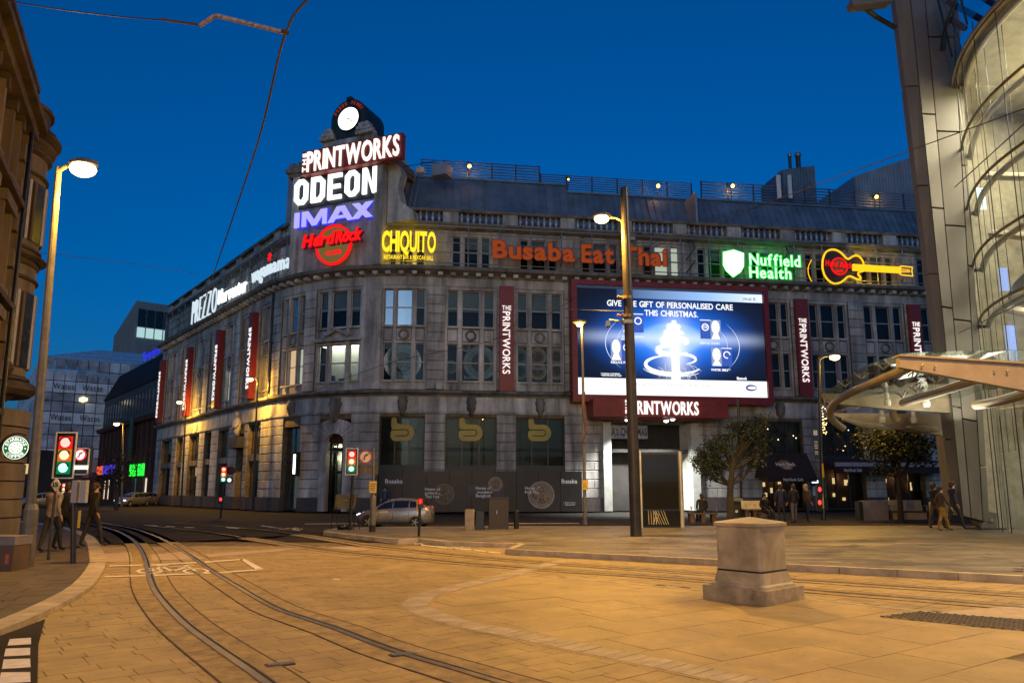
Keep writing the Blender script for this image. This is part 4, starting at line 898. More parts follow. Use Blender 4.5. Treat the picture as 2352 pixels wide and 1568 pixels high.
# ---- neon signs on the tower
WH = glow('neon_white', (.93, 1, 1), 1.7, True); WW = glow('neon_warm_white', (1, .93, .84), 1.35, True)
def tsign(nm, lb, o, cat='sign', grp=None): return thing(nm, o, lb, cat, grp)
def tput(txt, u0, v0, u1, v1, hpx, o, m, par, depth=.12, off=0.0, **kw):   # baseline from (u0, v0) to (u1, v1)
    a0, z0 = PL(u0, v0, o); a1, z1 = PL(u1, v1, o); zb = (z0 + z1) / 2; h = PL((u0 + u1) / 2, (v0 + v1) / 2 - hpx, o)[1] - PL((u0 + u1) / 2, (v0 + v1) / 2, o)[1]
    put_letters(txt, a1 - a0, h, lambda x, y, d: T3(a0 + x, zb + y, o + off + d), m, par, depth, **kw)
    return a0, a1, zb, h
def plate_letter(ch): pass
od = tsign('cinema_sign', 'large white square cut lit letters on the dark board of the clock tower', T3(0, 23, .3))
a0, z0 = PL(672, 476, .25); a1, z1 = PL(874, 382, .25); zb0 = PL(775, 467, .25)[1]; zb1 = PL(775, 392, .25)[1]
tbox(MB(), a0 + .1, a1 - .1, zb0, zb1 + .1, .16, .24).build('sign_board', mat('board_dark', (.02, .022, .024), .5), od)
def octo(ch, a, w, z, h, o, st):       # the cinema's square-cut letters
    mb = MB(); c = w * .30; T = st
    out = {'O': [[(c, 0), (w - c, 0), (w, c), (w, h - c), (w - c, h), (c, h), (0, h - c), (0, c)]], 'D': [[(0, 0), (w - c, 0), (w, c), (w, h - c), (w - c, h), (0, h)]]}
    if ch in out:
        P = out[ch][0]; cx, cy = w / 2, h / 2; I = [(cx + (x - cx) * (1 - 2 * T / w), cy + (y - cy) * (1 - 2 * T / h * 1.0)) for x, y in P]
        mb.loft([[T3(a + p[0], z + p[1], o) for p in P], [T3(a + p[0], z + p[1], o + .15) for p in P], [T3(a + p[0], z + p[1], o + .15) for p in I], [T3(a + p[0], z + p[1], o) for p in I]], True, False)
    elif ch == 'E':
        for x0, x1, y0, y1 in ((0, T, 0, h), (T, w, 0, T * .85), (T, w * .9, h / 2 - T * .42, h / 2 + T * .42), (T, w, h - T * .85, h)): tbox(mb, a + x0, a + x1, z + y0, z + y1, o, o + .15)
    elif ch == 'N':
        for x0, x1 in ((0, T), (w - T, w)): tbox(mb, a + x0, a + x1, z, z + h, o, o + .15)
        mb.prism([T3(a + T, z + h, o), T3(a + T, z + h - T * 1.5, o), T3(a + w - T, z, o), T3(a + w - T, z + T * 1.5, o)], TN * .14)
    mb.build('letter', WH, od)
ax0, ax1 = PL(677, 472, .3)[0], PL(866, 446, .3)[0]; lw = (ax1 - ax0 - 4 * .30) / 5; zl = PL(772, 458, .3)[1]; hl_ = PL(772, 400, .3)[1] - zl
for k, ch in enumerate('ODEON'): octo(ch, ax0 + k * (lw + .30), lw, zl, hl_, .3, .36)
im = tsign('cinema_sign', 'pale violet lit letters with blue edges under the large white letters', T3(0, 21.5, .3))
LIL = glow('neon_lilac', (.50, .46, 1), 1.0); BED_ = glow('neon_blue_edge', (.03, .05, 1), 1.3)
ia, ib = PL(679, 512, .3)[0], PL(858, 512, .3)[0]; iz0 = PL(769, 512, .3)[1]; iz1 = PL(769, 477.5, .3)[1]; iw, ih = ib - ia, iz1 - iz0
IMX = {0: [[(0, 0), (.065, 0), (.065, 1), (0, 1)]], 1: [[(.10, 0), (.155, 0), (.155, .62), (.155, 1), (.10, 1)], [(.155, .62), (.235, 0), (.29, 0), (.37, .62), (.37, 1), (.345, 1), (.2625, .36), (.18, 1), (.155, 1)], [(.37, 0), (.425, 0), (.425, 1), (.37, 1), (.37, .62)]],
       2: [[(.44, 0), (.51, 0), (.60, .74), (.60, 1), (.55, 1)], [(.60, .74), (.69, 0), (.76, 0), (.65, 1), (.60, 1)], [(.535, .20), (.665, .20), (.645, .38), (.555, .38)]], 3: [[(.74, 0), (.83, 0), (1, 1), (.91, 1)], [(.91, 0), (1, 0), (.83, 1), (.74, 1)]]}
for k, ps in IMX.items():
    for nm_, m_, o_, grow in (('letter_edge', BED_, .3, .055), ('letter', LIL, .42, 0.0)):
        mb = MB()
        for j, P_ in enumerate(ps):
            q_ = [(ia + x * iw, iz0 + y * ih) for x, y in P_]; cx_, cy_ = sum(p[0] for p in q_) / len(q_), sum(p[1] for p in q_) / len(q_)
            if grow: q_ = [(x + (grow if x > cx_ else -grow), y + (grow if y > cy_ else -grow)) for x, y in q_]
            mb.prism([T3(x, y, o_ + .004 * j) for x, y in q_], TN * .08)
        mb.build(nm_, m_, im)
pw = tsign('name_sign', 'long red box sign with glowing white letters directly below the clock', T3(0, 26, .6))
a0, zL = PL(692, 396, .9); a1, zR = PL(922, 364, .9); zlo = (zL + zR) / 2 - .05; zhi = (PL(692, 347, .9)[1] + PL(922, 310, .9)[1]) / 2 + .05
tbox(MB(), a0, a1, zlo, zhi, .35, .9).build('sign_box', mat('sign_red', (.30, .03, .015), .5), pw)
H_ = zhi - zlo
put_letters('PRINTWORKS', a1 - a0 - .75, H_ * .80, lambda x, y, d: T3(a0 + .55 + x, zlo + H_ * .1 + y, .91 + d), WW, pw, .1, bold=.022, gap=.13)
put_letters('THE', H_ * .78, .28, lambda x, y, d: T3(a0 + .42 - y, zlo + H_ * .1 + x, .91 + d), WW, pw, .1, bold=.01, gap=.3)
RD = glow('neon_red', (1, .010, .012), 1.1, True)
hr = tsign('cafe_sign', 'red neon ring sign with slanted red lettering across it on the curved corner', T3(0, 19.6, .8))
hu, hz = PL(766, 562, .75); hrad = abs(PL(809, 556, .75)[0] - hu) * .96
MB().disc(T3(hu, hz, .6), TT, (0, 0, 1), hrad * .97, 0, 40, 0, TN * .1).build('disc', glow('tan_disc', (.30, .19, .06), .55), hr)
MB().disc(T3(hu, hz, .62), TT, (0, 0, 1), hrad, hrad * .88, 48, 0, TN * .2).build('ring', RD, hr)
RS = mat('red_letter_side', (.25, .01, .012), .5)
for w0_, c0, c1 in (('Hard', 699, 772), ('Rock', 775, 832)):
    tput(w0_, c0, 571 - (c0 - 699) * .15, c1, 571 - (c1 - 699) * .15, 27, .9, RD, hr, .14, .16, bold=.025, gap=.08, shear=.2); tput(w0_, c0 + 2, 573 - (c0 - 699) * .15, c1 + 2, 573 - (c1 - 699) * .15, 27, .9, RS, hr, .14, .0, name='letter_side', bold=.05, gap=.08, shear=.2)
tput('CAFE', 749, 587, 783, 583, 9, .85, RD, hr, .08, bold=.04, gap=.14)
for t_ in (-.8, .8): MB().tube([T3(hu + t_, hz, .6), T3(hu + t_, hz, -.3)], .05, 6).build('bracket', DSTEEL, hr)
# ---- signs along the fronts
def fput(txt, u0, v0, u1, v1, hpx, o, m, par, depth=.12, off=0, **kw):
    s0, z0 = su(u0, v0, o); s1, z1 = su(u1, v1, o); um, vm = (u0 + u1) / 2, (v0 + v1) / 2; h = Z_(um, vm - hpx, o) - Z_(um, vm, o)
    put_letters(txt, s1 - s0, h, lambda x, y, d: F3(s0 + x, z0 + (z1 - z0) * x / (s1 - s0) + y, o + off + d), m, par, depth, **kw)
    return s0, s1, z0, h
YL = glow('neon_yellow', (1, .66, .02), 1.5, True)
cq = thing('restaurant_sign', F3(-6, 18, .6), 'yellow glowing sign with tall letters and one small line under them', 'sign')
fput('CHIQUITO', 878, 577, 1000, 579.5, 44, .75, YL, cq, .12, bold=.025, gap=.10); fput('RESTAURANT BAR & MEXICAN GRILL', 882, 595, 995, 598, 9, .75, YL, cq, .08, bold=.0, gap=.14)
be = thing('restaurant_sign', F3(6, 18, .6), 'long orange red lettering with faintly glowing faces across the top storey behind the tall mast', 'sign'); OR = glow('orange_face_glow', (.50, .085, .02), .55); ORS = mat('orange_letter', (.45, .09, .03), .5)  # letters without lamps; a faint glow is put into the face colour
for w_, c0, c1 in (('Busaba', 1133, 1318), ('Eat', 1337, 1408), ('Thai', 1430, 1530)): fput(w_, c0, 591 + (c0 - 1133) * .050, c1, 591 + (c1 - 1133) * .050, 38, .75, ORS, be, .22, bold=.045, gap=.12)
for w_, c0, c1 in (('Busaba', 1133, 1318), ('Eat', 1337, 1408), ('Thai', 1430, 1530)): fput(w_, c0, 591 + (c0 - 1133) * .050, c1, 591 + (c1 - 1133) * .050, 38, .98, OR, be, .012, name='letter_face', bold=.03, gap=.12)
nf = thing('gym_sign', F3(18, 18, .6), 'green lit two line lettering beside a glowing white shield', 'sign'); GR = glow('neon_green', (.01, .8, .05), 1.1, True); GW = glow('neon_green_core', (.62, 1, .66), 1.5)
for w_, u0, v0, u1, v1, h in (('Nuffield', 1722, 608, 1838, 613, 25), ('Health', 1722, 637, 1817, 641, 25)):
    fput(w_, u0, v0, u1, v1, h, .75, GR, nf, .1, bold=.05, gap=.14); fput(w_, u0, v0, u1, v1, h, .86, GW, nf, .04, name='letter_face', bold=.01, gap=.14)
sh = [(1661, 580), (1684, 575), (1707, 583), (1707, 612), (1700, 625), (1684, 636), (1668, 622), (1661, 608)]
MB().prism([F3(*su(u, v, .85), .85) for u, v in sh], Vector((*N2, 0)) * .1).build('shield', glow('shield_light', (.95, 1, .9), 2.4, True), nf)
MB().prism([F3(*su(1684 + (u - 1684) * 1.09, 606 + (v - 606) * 1.09, .8), .8) for u, v in sh], Vector((*N2, 0)) * .06).build('shield_edge', GR, nf)
point('yellow_sign_light', F3(*su(938, 590, .4), .4), 45, (1, .66, .05), .5); point('green_sign_light', F3(*su(1775, 612, .4), .4), 60, (.05, 1, .15), .5)
# guitar
YO = glow('neon_orange_yellow', (1, .50, .012), 1.5, True)
gt = thing('guitar_sign', F3(27, 18, .6), 'yellow neon electric guitar sign with a red round logo', 'sign')
gp = [(1960, 598), (1976, 588), (1984, 604), (1984, 608)]
body = [(1889, 615), (1890, 595), (1898, 578), (1914, 573), (1930, 579), (1944, 593), (1951, 594), (1960, 588), (1972, 588), (1981, 598), (1984, 608), (1984, 622), (1974, 624), (1971, 630), (1977, 638), (1973, 642), (1962, 638), (1952, 634), (1944, 638), (1932, 648), (1915, 651), (1902, 643), (1893, 630)]
G3 = lambda u, v, o=.8: F3(*su(u, v, o), o)
MB().prism([G3(u, v, .7) for u, v in body], Vector((*N2, 0)) * .1).build('body', mat('guitar_body', (.05, .028, .022), .4), gt)
MB().tube(spline([G3(u, v, .85) for u, v in body + body[:1]], .2), .075, 6).build('neon_tube', YO, gt)
MB().prism([G3(u, v, .78) for u, v in ((1957, 607), (2068, 614), (2068, 628), (1957, 622))], Vector((*N2, 0)) * .12).build('neck', YO, gt)
hd = [(2066, 613), (2070, 611), (2096, 614), (2094, 622), (2097, 634), (2070, 631), (2066, 628)]
MB().tube([G3(u, v, .85) for u, v in hd + hd[:1]], .05, 6).build('headstock_tube', YO, gt)
for k in range(3): MB().tube([G3(2068, 617 + k * 4, .86), G3(2090, 620 + k * 2.5, .86)], .03, 5).build('string', YO, gt)
gc = G3(1927, 612, .84); ax = Vector((*D2, 0)); MB().disc(gc, ax, (0, 0, 1), .72, .63, 28, 0, sn * .08).build('logo_ring', RD, gt)
MB().disc(gc, ax, (0, 0, 1), .63, 0, 24, 0, sn * .03).build('logo_disc', mat('logo_tan', (.4, .2, .05), .5), gt)
fput('Hard Rock', 1896, 610, 1957, 617, 13, .95, RD, gt, .06, bold=.01, gap=.1, shear=.2); fput('CAFE', 1919, 625, 1936, 626, 5.5, .92, RD, gt, .05, name='small_lettering', joined=True, bold=.03)
for q in ([(1864, 597), (1857, 612), (1857, 630), (1867, 652)], [(1925, 652), (1938, 656)]): MB().tube(spline([G3(u, v, .5) for u, v in q], .3), .035, 5).build('loose_tube', YO, gt)
point('guitar_light', G3(2000, 615, 1.1) , 260, (1, .62, .08), .3)
# left street front
def lsign(txt, u0, v0, u1, v1, h, m, lb, cat='sign', **kw):
    t = thing('restaurant_sign', F3(su(u0, v0, .6)[0], 17.8, .6), lb, cat); fput(txt, u0, v0, u1, v1, h, .6, m, t, .14, **kw); return t
NW = glow('neon_soft_white', (.72, .86, .95), .95, True)
lsign('PREZZO', 441, 748, 498, 717, 56, NW, 'thin tall white neon letters at the far end of the left street front', bold=-.03, gap=.14)
lsign('Harvester', 503, 699, 567, 669, 31, glow('neon_white_letter', (.95, 1, 1), 1.6, True), 'bold white lit letters in the middle of the left street front', bold=.012, gap=.12)
wg = lsign('wagamama', 580, 651, 668, 615, 34, NW, 'pale lit lower case letters under a red star near the curved corner', bold=.0, gap=.14)
p = F3(*su(619, 590, .7), .7); mb = MB(); tv = Vector((*D1, 0))
for k in range(3): an = PI * k / 3 + .2; d = tv * math.cos(an) + Vector((0, 0, math.sin(an))); mb.tube([p - d * .34, p + d * .34], .07, 6)
mb.build('star', RD, wg)
# support rails for the signs
def rails(s0, s1, lb, o=.42, step=2.3):
    t = thing('sign_rails', F3((s0 + s1) / 2, 17.7, o), lb, 'rail frame')
    for z in (17.95, 18.75, 19.5, 20.2, 20.75): MB().tube([F3(s, z, o) for s in cuts(s0, s1)], .04 if z < 20.5 else .06, 6).build('rail', STEEL, t)
    n = round((s1 - s0) / step)
    for k in range(n + 1):
        s = s0 + (s1 - s0) * k / n; MB().tube([F3(s, 17.7, o - .06), F3(s, 20.85, o - .06)], .045, 6).build('post', STEEL, t)
        if k % 2 == 0: MB().tube([F3(s, 18.4, o), F3(s, 18.2, -.3)], .04, 5).build('strut', STEEL, t); MB().tube([F3(s, 20.6, o), F3(s, 20.4, -.3)], .04, 5).build('strut', STEEL, t)
rails(S_(852, 560, .4), SR - 4, 'long steel rail frame carrying the signs on the right hand front'); rails(-50, -17, 'steel rail frame carrying the signs on the left street front')
for u in (1435, 1585, 1800):
    s = S_(u, 600, .4); fbr = thing('sign_bracket', F3(s, 18, .4), 'zigzag dark steel sign bracket %s' % {1435: 'right behind the tall mast', 1585: 'right of the orange letters', 1800: 'between the green and guitar signs'}[u], 'bracket')
    MB().tube([F3(s - .3, 18, .3), F3(s + .3, 18.9, .7), F3(s - .3, 19.0, .3), F3(s + .3, 19.9, .7), F3(s + .2, 20.5, .4)], .05, 5).build('strut', DSTEEL, fbr)
# ---- vertical banners
def banner(s, w, z0, z1, o0, o1, lb, tz, par_w=.62):
    t = thing('banner_sign', F3(s, z0, o0), lb, 'banner', 'red vertical banners on the fronts')
    fbox(MB(), s - w / 2, s + w / 2, z0, z1, o0, o1).build('panel', RED, t)
    L = tz[1] - tz[0]; m = glow('banner_letter_light', (1, .96, .93), 1.05)
    put_letters('PRINTWORKS', L * .90, w * (.5 if w > 1 else .64), lambda x, y, d: F3(s - w * (.28 if w > 1 else .34) + y, tz[1] - L * .10 - x, o1 + d), m, t, .05, bold=.012, gap=.12)
    put_letters('THE', w * .62, L * .062, lambda x, y, d: F3(s - w * .32 + x, tz[1] - L * .075 + y, o1 + d), m, t, .05, bold=.01, gap=.2)
banner((S_(1147, 780, .4) + S_(1181, 780, .4)) / 2, 1.05, 8.62, 16.4, .12, .4, 'red vertical name banner between the bowl windows and the big screen', (Z_(1163, 858, .4), Z_(1163, 700, .4)))
banner((S_(1832, 800, .4) + S_(1863, 800, .4)) / 2, 1.05, 8.62, 16.3, .12, .4, 'red vertical name banner above the street lamp right of the big screen', (Z_(1850, 877, .4), Z_(1850, 730, .4)))
banner((S_(2094, 800, .4) + S_(2124, 800, .4)) / 2, 1.05, 8.62, 16.2, .12, .4, 'red vertical name banner partly behind the glass canopy', (Z_(2108, 890, .4), Z_(2108, 738, .4)))
for u, vt, va, vb, lb in ((577, 715, 748, 888, 'red vertical name banner nearest the curved corner on the left street front'), (499, 756, 788, 915, 'second red vertical name banner from the curved corner'), (431, 795, 822, 937, 'third red vertical name banner from the curved corner'), (369, 825, 850, 955, 'red vertical name banner at the far end of the left street front')):
    s = S_(u, va, .55); banner(s, .82, 8.8, min(16.5, Z_(u, vt, .75)), .1, .6, lb, (Z_(u, vb, .75), Z_(u, va, .75)))
# ================================================================== big screen
so = 1.0
sc0 = su(1325, 659, so); sc1 = su(1750, 666, so); sc2 = su(1327, 907, so); sc3 = su(1762, 911, so)
xs0 = (sc0[0] + sc2[0]) / 2; xs1 = (sc1[0] + sc3[0]) / 2; zs0 = (sc2[1] + sc3[1]) / 2; zs1 = (sc0[1] + sc1[1]) / 2; SW, SH = xs1 - xs0, zs1 - zs0
SCN = thing('advert_screen', F3((xs0 + xs1) / 2, zs0, so), 'huge lit advertising screen in a red frame over the main entrance', 'screen')
mb = MB(); fbox(mb, xs0 - .42, xs1 + .42, zs0 - .55, zs0 - .02, .1, so + .18); fbox(mb, xs0 - .42, xs1 + .42, zs1 + .02, zs1 + .38, .1, so + .18); fbox(mb, xs0 - .42, xs0 - .02, zs0 - .02, zs1 + .02, .1, so + .18); fbox(mb, xs1 + .02, xs1 + .42, zs0 - .02, zs1 + .02, .1, so + .18)
mb.build('frame', RED, SCN); fb('case', xs0 - .02, xs1 + .02, zs0 - .02, zs1 + .02, .1, so - .04, BLACK, SCN)
m = bpy.data.materials.new('screen_picture'); m.use_nodes = True; t = m.node_tree; t.nodes.clear(); N = t.nodes; L = t.links
tc = N.new('ShaderNodeTexCoord'); sp = N.new('ShaderNodeSeparateXYZ'); L.new(tc.outputs['UV'], sp.inputs[0])
def mth(op, a, b=None, c=None, clamp=False):
    n = N.new('ShaderNodeMath'); n.operation = op; n.use_clamp = clamp
    for i, x in enumerate((a, b, c)):
        if x is None: continue
        if isinstance(x, (int, float)): n.inputs[i].default_value = x
        else: L.new(x, n.inputs[i])
    return n.outputs[0]
X, Y = sp.outputs[0], sp.outputs[1]
dx = mth('SUBTRACT', X, .5); dy = mth('SUBTRACT', Y, .53)
r2 = mth('ADD', mth('MULTIPLY', dx, dx), mth('MULTIPLY', mth('MULTIPLY', dy, dy), 1.3))
rad_ = mth('POWER', 2.718, mth('MULTIPLY', r2, -9.0)); core_ = mth('POWER', 2.718, mth('MULTIPLY', r2, -38.0))
fl = mth('POWER', 2.718, mth('MULTIPLY', mth('MULTIPLY', dy, dy), -320.0)); fx = mth('SUBTRACT', 1.0, mth('MULTIPLY', mth('MULTIPLY', dx, dx), 3.4), None, True); flare = mth('MULTIPLY', fl, fx)
cr = N.new('ShaderNodeValToRGB'); e = cr.color_ramp.elements; e[0].position = 0; e[0].color = (.006, .008, .014, 1); e[1].position = 1; e[1].color = (.16, .40, 1, 1)
for p_, c_ in ((.12, (.008, .016, .05, 1)), (.5, (.012, .10, .50, 1)), (.85, (.03, .20, .85, 1))): q = e.new(p_); q.color = c_
L.new(mth('ADD', rad_, mth('MULTIPLY', core_, .35), None, True), cr.inputs[0])
def mixc(f, a, b):
    n = N.new('ShaderNodeMix'); n.data_type = 'RGBA'
    (L.new(f, n.inputs[0]) if not isinstance(f, (int, float)) else None)
    for i, x in ((6, a), (7, b)):
        if isinstance(x, tuple): n.inputs[i].default_value = x
        else: L.new(x, n.inputs[i])
    return n.outputs[2]
col = mixc(mth('MULTIPLY', flare, .75), cr.outputs[0], (.62, .74, 1, 1))
wx = mth('SUBTRACT', X, .512); wy = mth('SUBTRACT', Y, .44); wb = mth('POWER', 2.718, mth('MULTIPLY', mth('ADD', mth('MULTIPLY', mth('MULTIPLY', wx, wx), 210.0), mth('MULTIPLY', mth('MULTIPLY', wy, wy), 16.0)), -1.0)); col = mixc(mth('MULTIPLY', wb, .85), col, (.85, .92, 1, 1))
top = mth('MULTIPLY', mth('GREATER_THAN', Y, .895), mth('GREATER_THAN', X, .21)); tcol = N.new('ShaderNodeValToRGB'); tcol.color_ramp.elements[0].position = .2; tcol.color_ramp.elements[0].color = (.02, .05, .12, 1); tcol.color_ramp.elements[1].color = (.72, .84, 1, 1); q = tcol.color_ramp.elements.new(.7); q.color = (.30, .50, .90, 1); L.new(X, tcol.inputs[0])
col = mixc(top, col, tcol.outputs[0]); col = mixc(mth('GREATER_THAN', Y, .975), col, (.03, .04, .07, 1)); col = mixc(mth('LESS_THAN', Y, .150), col, (1, 1, 1, 1))
em = N.new('ShaderNodeEmission'); em.inputs[1].default_value = 1.25; ou = N.new('ShaderNodeOutputMaterial'); L.new(col, em.inputs[0]); L.new(em.outputs[0], ou.inputs[0])
o = MB().add([F3(xs0, zs0, so), F3(xs1, zs0, so), F3(xs1, zs1, so), F3(xs0, zs1, so)], [(0, 1, 2, 3)]).build('display', m, SCN)
uv = o.data.uv_layers.new(name='UVMap')
for i, c in enumerate(((0, 0), (1, 0), (1, 1), (0, 1))): uv.data[i].uv = c
SD = lambda x, y, d=.01: F3(xs0 + SW * x, zs0 + SH * y, so + .004 + d)
SWH = glow('screen_white', (1, 1, 1), 1.15); SBL = glow('screen_panel_blue', (.05, .12, .55), 1.0); SGR = glow('screen_grey_print', (.55, .57, .66), .95); SWD = glow('screen_soft_white', (.75, .85, 1), 1.2)
def sput(txt, x, y, w, h, mt=SWH, **k): put_letters(txt, w * SW, h * SH, lambda a, b, d: SD(x, y, .012 + d) + Vector((*D2, 0)) * a + Vector((0, 0, b)), mt, SCN, .01, 'letter' if h > .05 else 'lettering', h <= .05, **k)
sput('GIVE THE GIFT OF PERSONALISED CARE', .158, .815, .675, .052, bold=.02); sput('THIS CHRISTMAS.', .355, .735, .285, .052, bold=.02)
sput('Oral B', .888, .913, .075, .030, glow('screen_grey_logo', (.38, .44, .60), .9), bold=.03); sput('1/2 price on Oral-B SmartSeries range', .30, .088, .395, .030, SGR)
sput('REDUCE PLAQUE', .172, .285, .125, .020, bold=.03); sput('GENTLE CLEAN', .645, .485, .105, .020, SWD, bold=.03); sput('WHITER SMILE**', .70, .238, .105, .020, bold=.03); sput('Bluetooth', .838, .162, .052, .024, bold=.04)
sput('*VS MANUAL TOOTHBRUSH', .118, .185, .098, .010, bold=.04); sput('**REMOVING SURFACE STAINS', .118, .168, .106, .010, bold=.04); sput('DEEP CLEAN', .235, .525, .11, .018, SWD, bold=.03)
def strok(pts, w0, mt=SWH, d=.01, n=None):
    mb = MB(); k = len(pts)
    for i in range(k - 1):
        a, b = pts[i], pts[i + 1]; wa = w0[i] if isinstance(w0, list) else w0; wb = w0[i + 1] if isinstance(w0, list) else w0
        tx, ty = (b[0] - a[0]) * SW, (b[1] - a[1]) * SH; l = math.hypot(tx, ty) or 1; nx, ny = -ty / l / SW, tx / l / SH
        mb.add([SD(a[0] - nx * wa, a[1] - ny * wa, d), SD(b[0] - nx * wb, b[1] - ny * wb, d), SD(b[0] + nx * wb, b[1] + ny * wb, d), SD(a[0] + nx * wa, a[1] + ny * wa, d)], [(0, 1, 2, 3)])
    return mb.build('picture_stroke', mt, SCN)
def poly(pts, mt, d=.009): return MB().add([SD(x, y, d) for x, y in pts], [tuple(range(len(pts)))]).build('picture_shape', mt, SCN)
poly([(.487, .15), (.535, .15), (.53, .45), (.522, .70), (.498, .70), (.492, .45)], SWH, .011)
def spiral(): 
    for (cx, cy, rx, ry, t0, t1, w) in ((.50, .285, .148, .085, 1.9, 5.9, .16), (.515, .34, .105, .05, -1.0, 2.6, .12), (.50, .42, .085, .04, 1.4, 5.8, .22), (.51, .50, .07, .03, -.8, 4.5, .26), (.51, .57, .05, .025, 0, 5.5, .24), (.51, .635, .034, .02, 0, 6, .2), (.503, .27, .17, .09, 3.4, 5.6, .05)):
        k = 36; pts = [(cx + rx * math.cos(t0 + (t1 - t0) * i / k), cy + ry * math.sin(t0 + (t1 - t0) * i / k)) for i in range(k + 1)]
        strok(pts, [w * (.25 + .75 * math.sin(PI * i / k)) for i in range(k + 1)], SWH, .012)
spiral()
rng = random.Random(5)
for k in range(16):
    a = rng.uniform(-.2, .2) + (PI * 1.5) + rng.uniform(-1.0, 1.0); x, y = .51 + rng.uniform(-.10, .12), .25 + rng.uniform(-.03, .05); pts = [(x, y)]
    for i in range(5): a += rng.uniform(-.6, .6); x += math.cos(a) * .016; y += math.sin(a) * .022; y = max(y, .155); pts.append((x, y))
    strok(pts, .012, SWD, .009)
for (cx, r, t0, t1, w) in ((.505, .36, PI - .62, PI + .68, .022), (.505, .30, PI - .55, PI + .2, .014), (.50, .36, -.62, .62, .022), (.50, .295, -.2, .55, .014)):
    k = 24; strok([(cx + r * math.cos(t0 + (t1 - t0) * i / k), .47 + r * 1.0 * math.sin(t0 + (t1 - t0) * i / k)) for i in range(k + 1)], [w * math.sin(PI * i / k) + .002 for i in range(k + 1)], SWD, .008)
def rect(x0, x1, y0, y1, mt, d=.009): poly([(x0, y0), (x1, y0), (x1, y1), (x0, y1)], mt, d)
def face(x0, x1, y0, y1): # plain pale portrait panel
    rect(x0, x1, y0, y1, glow('screen_portrait_back', (.35, .45, .75), .8)); cx, cy = (x0 + x1) / 2, y0 + (y1 - y0) * .62
    poly([(cx + (x1 - x0) * .40 * math.cos(a), cy + (y1 - y0) * .36 * math.sin(a)) for a in [2 * PI * i / 20 for i in range(20)]], SWH, .011); poly([(x0 + .003, y0), (x1 - .003, y0), (cx + .012, cy - .06), (cx - .012, cy - .06)], SWH, .0115)
    for s in (-1, 1): rect(cx + s * .010 - .004, cx + s * .010 + .004, cy + .012, cy + .018, SGR, .0125)
for (x0, y0, y1, sw) in ((.650, .535, .715, 0), (.705, .285, .455, 1), (.172, .315, .51, 1), (.235, .575, .75, 1)):
    w = .056; pa, pb = (x0, x0 + w) if not sw else (x0 + w, x0 + 2 * w); fa, fb_ = (x0 + w, x0 + 2 * w) if not sw else (x0, x0 + w)
    rect(pa, pb, y0, y1, SBL); rect(pa, pb, y1 - .008, y1, SWH, .011); face(fa, fb_, y0, y1)
    cx, cy = (pa + pb) / 2, (y0 + y1) / 2 + .02; strok([(cx + .017 * math.cos(i * PI / 10), cy + .030 * math.sin(i * PI / 10)) for i in range(21 if x0 != .705 else 17)], .045, SWH, .012)
sput('1:23', .668, .637, .020, .022, bold=.03)
strok([(.915 + .028 * math.cos(i * PI / 12), .088 + .022 * math.sin(i * PI / 12)) for i in range(25)], [.02 + .06 * math.sin(PI * i / 24) for i in range(25)], glow('screen_navy', (.05, .07, .28), .9), .012)
strok([(.925 + .040 * math.cos(i * PI / 12), .928 + .026 * math.sin(i * PI / 12)) for i in range(25)], .03, SWH, .012)
# red entrance sign box with downlights
RB = thing('name_sign', F3(13, 7, 1.5), 'red box sign with white lit letters under the big screen', 'sign')
bo = 2.3; r0, r1 = S_(1363, 935, bo), S_(1673, 935, bo); zb_, zt_ = Z_(1500, 957, bo), Z_(1500, 917, bo)
fb('box', r0, r1, zb_, zt_, .1, bo, mat('sign_red_bright', (.30, .035, .022), .5), RB)
fput('PRINTWORKS', 1452, 950, 1604, 952.5, 29, bo + .02, glow('sign_letter_white', (1, .98, .95), 1.3, True), RB, .1, bold=.015, gap=.12)
u0, z0 = su(1446, 950, bo + .02); put_letters('THE', .95, .34, lambda x, y, d: F3(u0 - y + .05, zb_ + .22 + x, bo + .02 + d), MATS['sign_letter_white'], RB, .1, bold=.02, gap=.25)
fb('soffit', r0 + .3, r1 - 1.0, zb_ - .06, zb_ - .002, -.2, bo - .6, mat('red_soffit', (.22, .02, .02), .5), RB)
for u, v in ((1441, 964), (1530, 966), (1545, 962), (1562, 958)):
    s, z = su(u, v, 1.5); d = thing('downlight', F3(s, z, 1.5), {1441: 'leftmost round white downlight under the red entrance sign', 1486: 'round white downlight hidden behind the tram mast under the red sign', 1530: 'third round white downlight from the right under the red sign', 1545: 'second round white downlight from the right under the red sign', 1562: 'rightmost round white downlight under the red entrance sign'}[u], 'lamp', 'downlights under the red entrance sign')
    MB().lathe([(.16, .0), (.2, .05), (.2, zb_ - z - .01)], 12, F3(s, z, 1.5)).build('housing', STEEL, d); MB().ball(F3(s, z, 1.5), .18, .18, .12, 10).build('lamp', glow('downlight_white', (1, 1, .97), 9), d)
for s in (r0 + 3, r0 + 5.5):
    l = bpy.data.lights.new('entrance_spot', 'SPOT'); l.energy = 4200; l.color = (1, .98, .92); l.spot_size = rad(130); l.spot_blend = .7; l.shadow_soft_size = .2
    o = bpy.data.objects.new('entrance_spot', l); COL.objects.link(o); o.location = F3(s, zb_ - .7, 1.5)
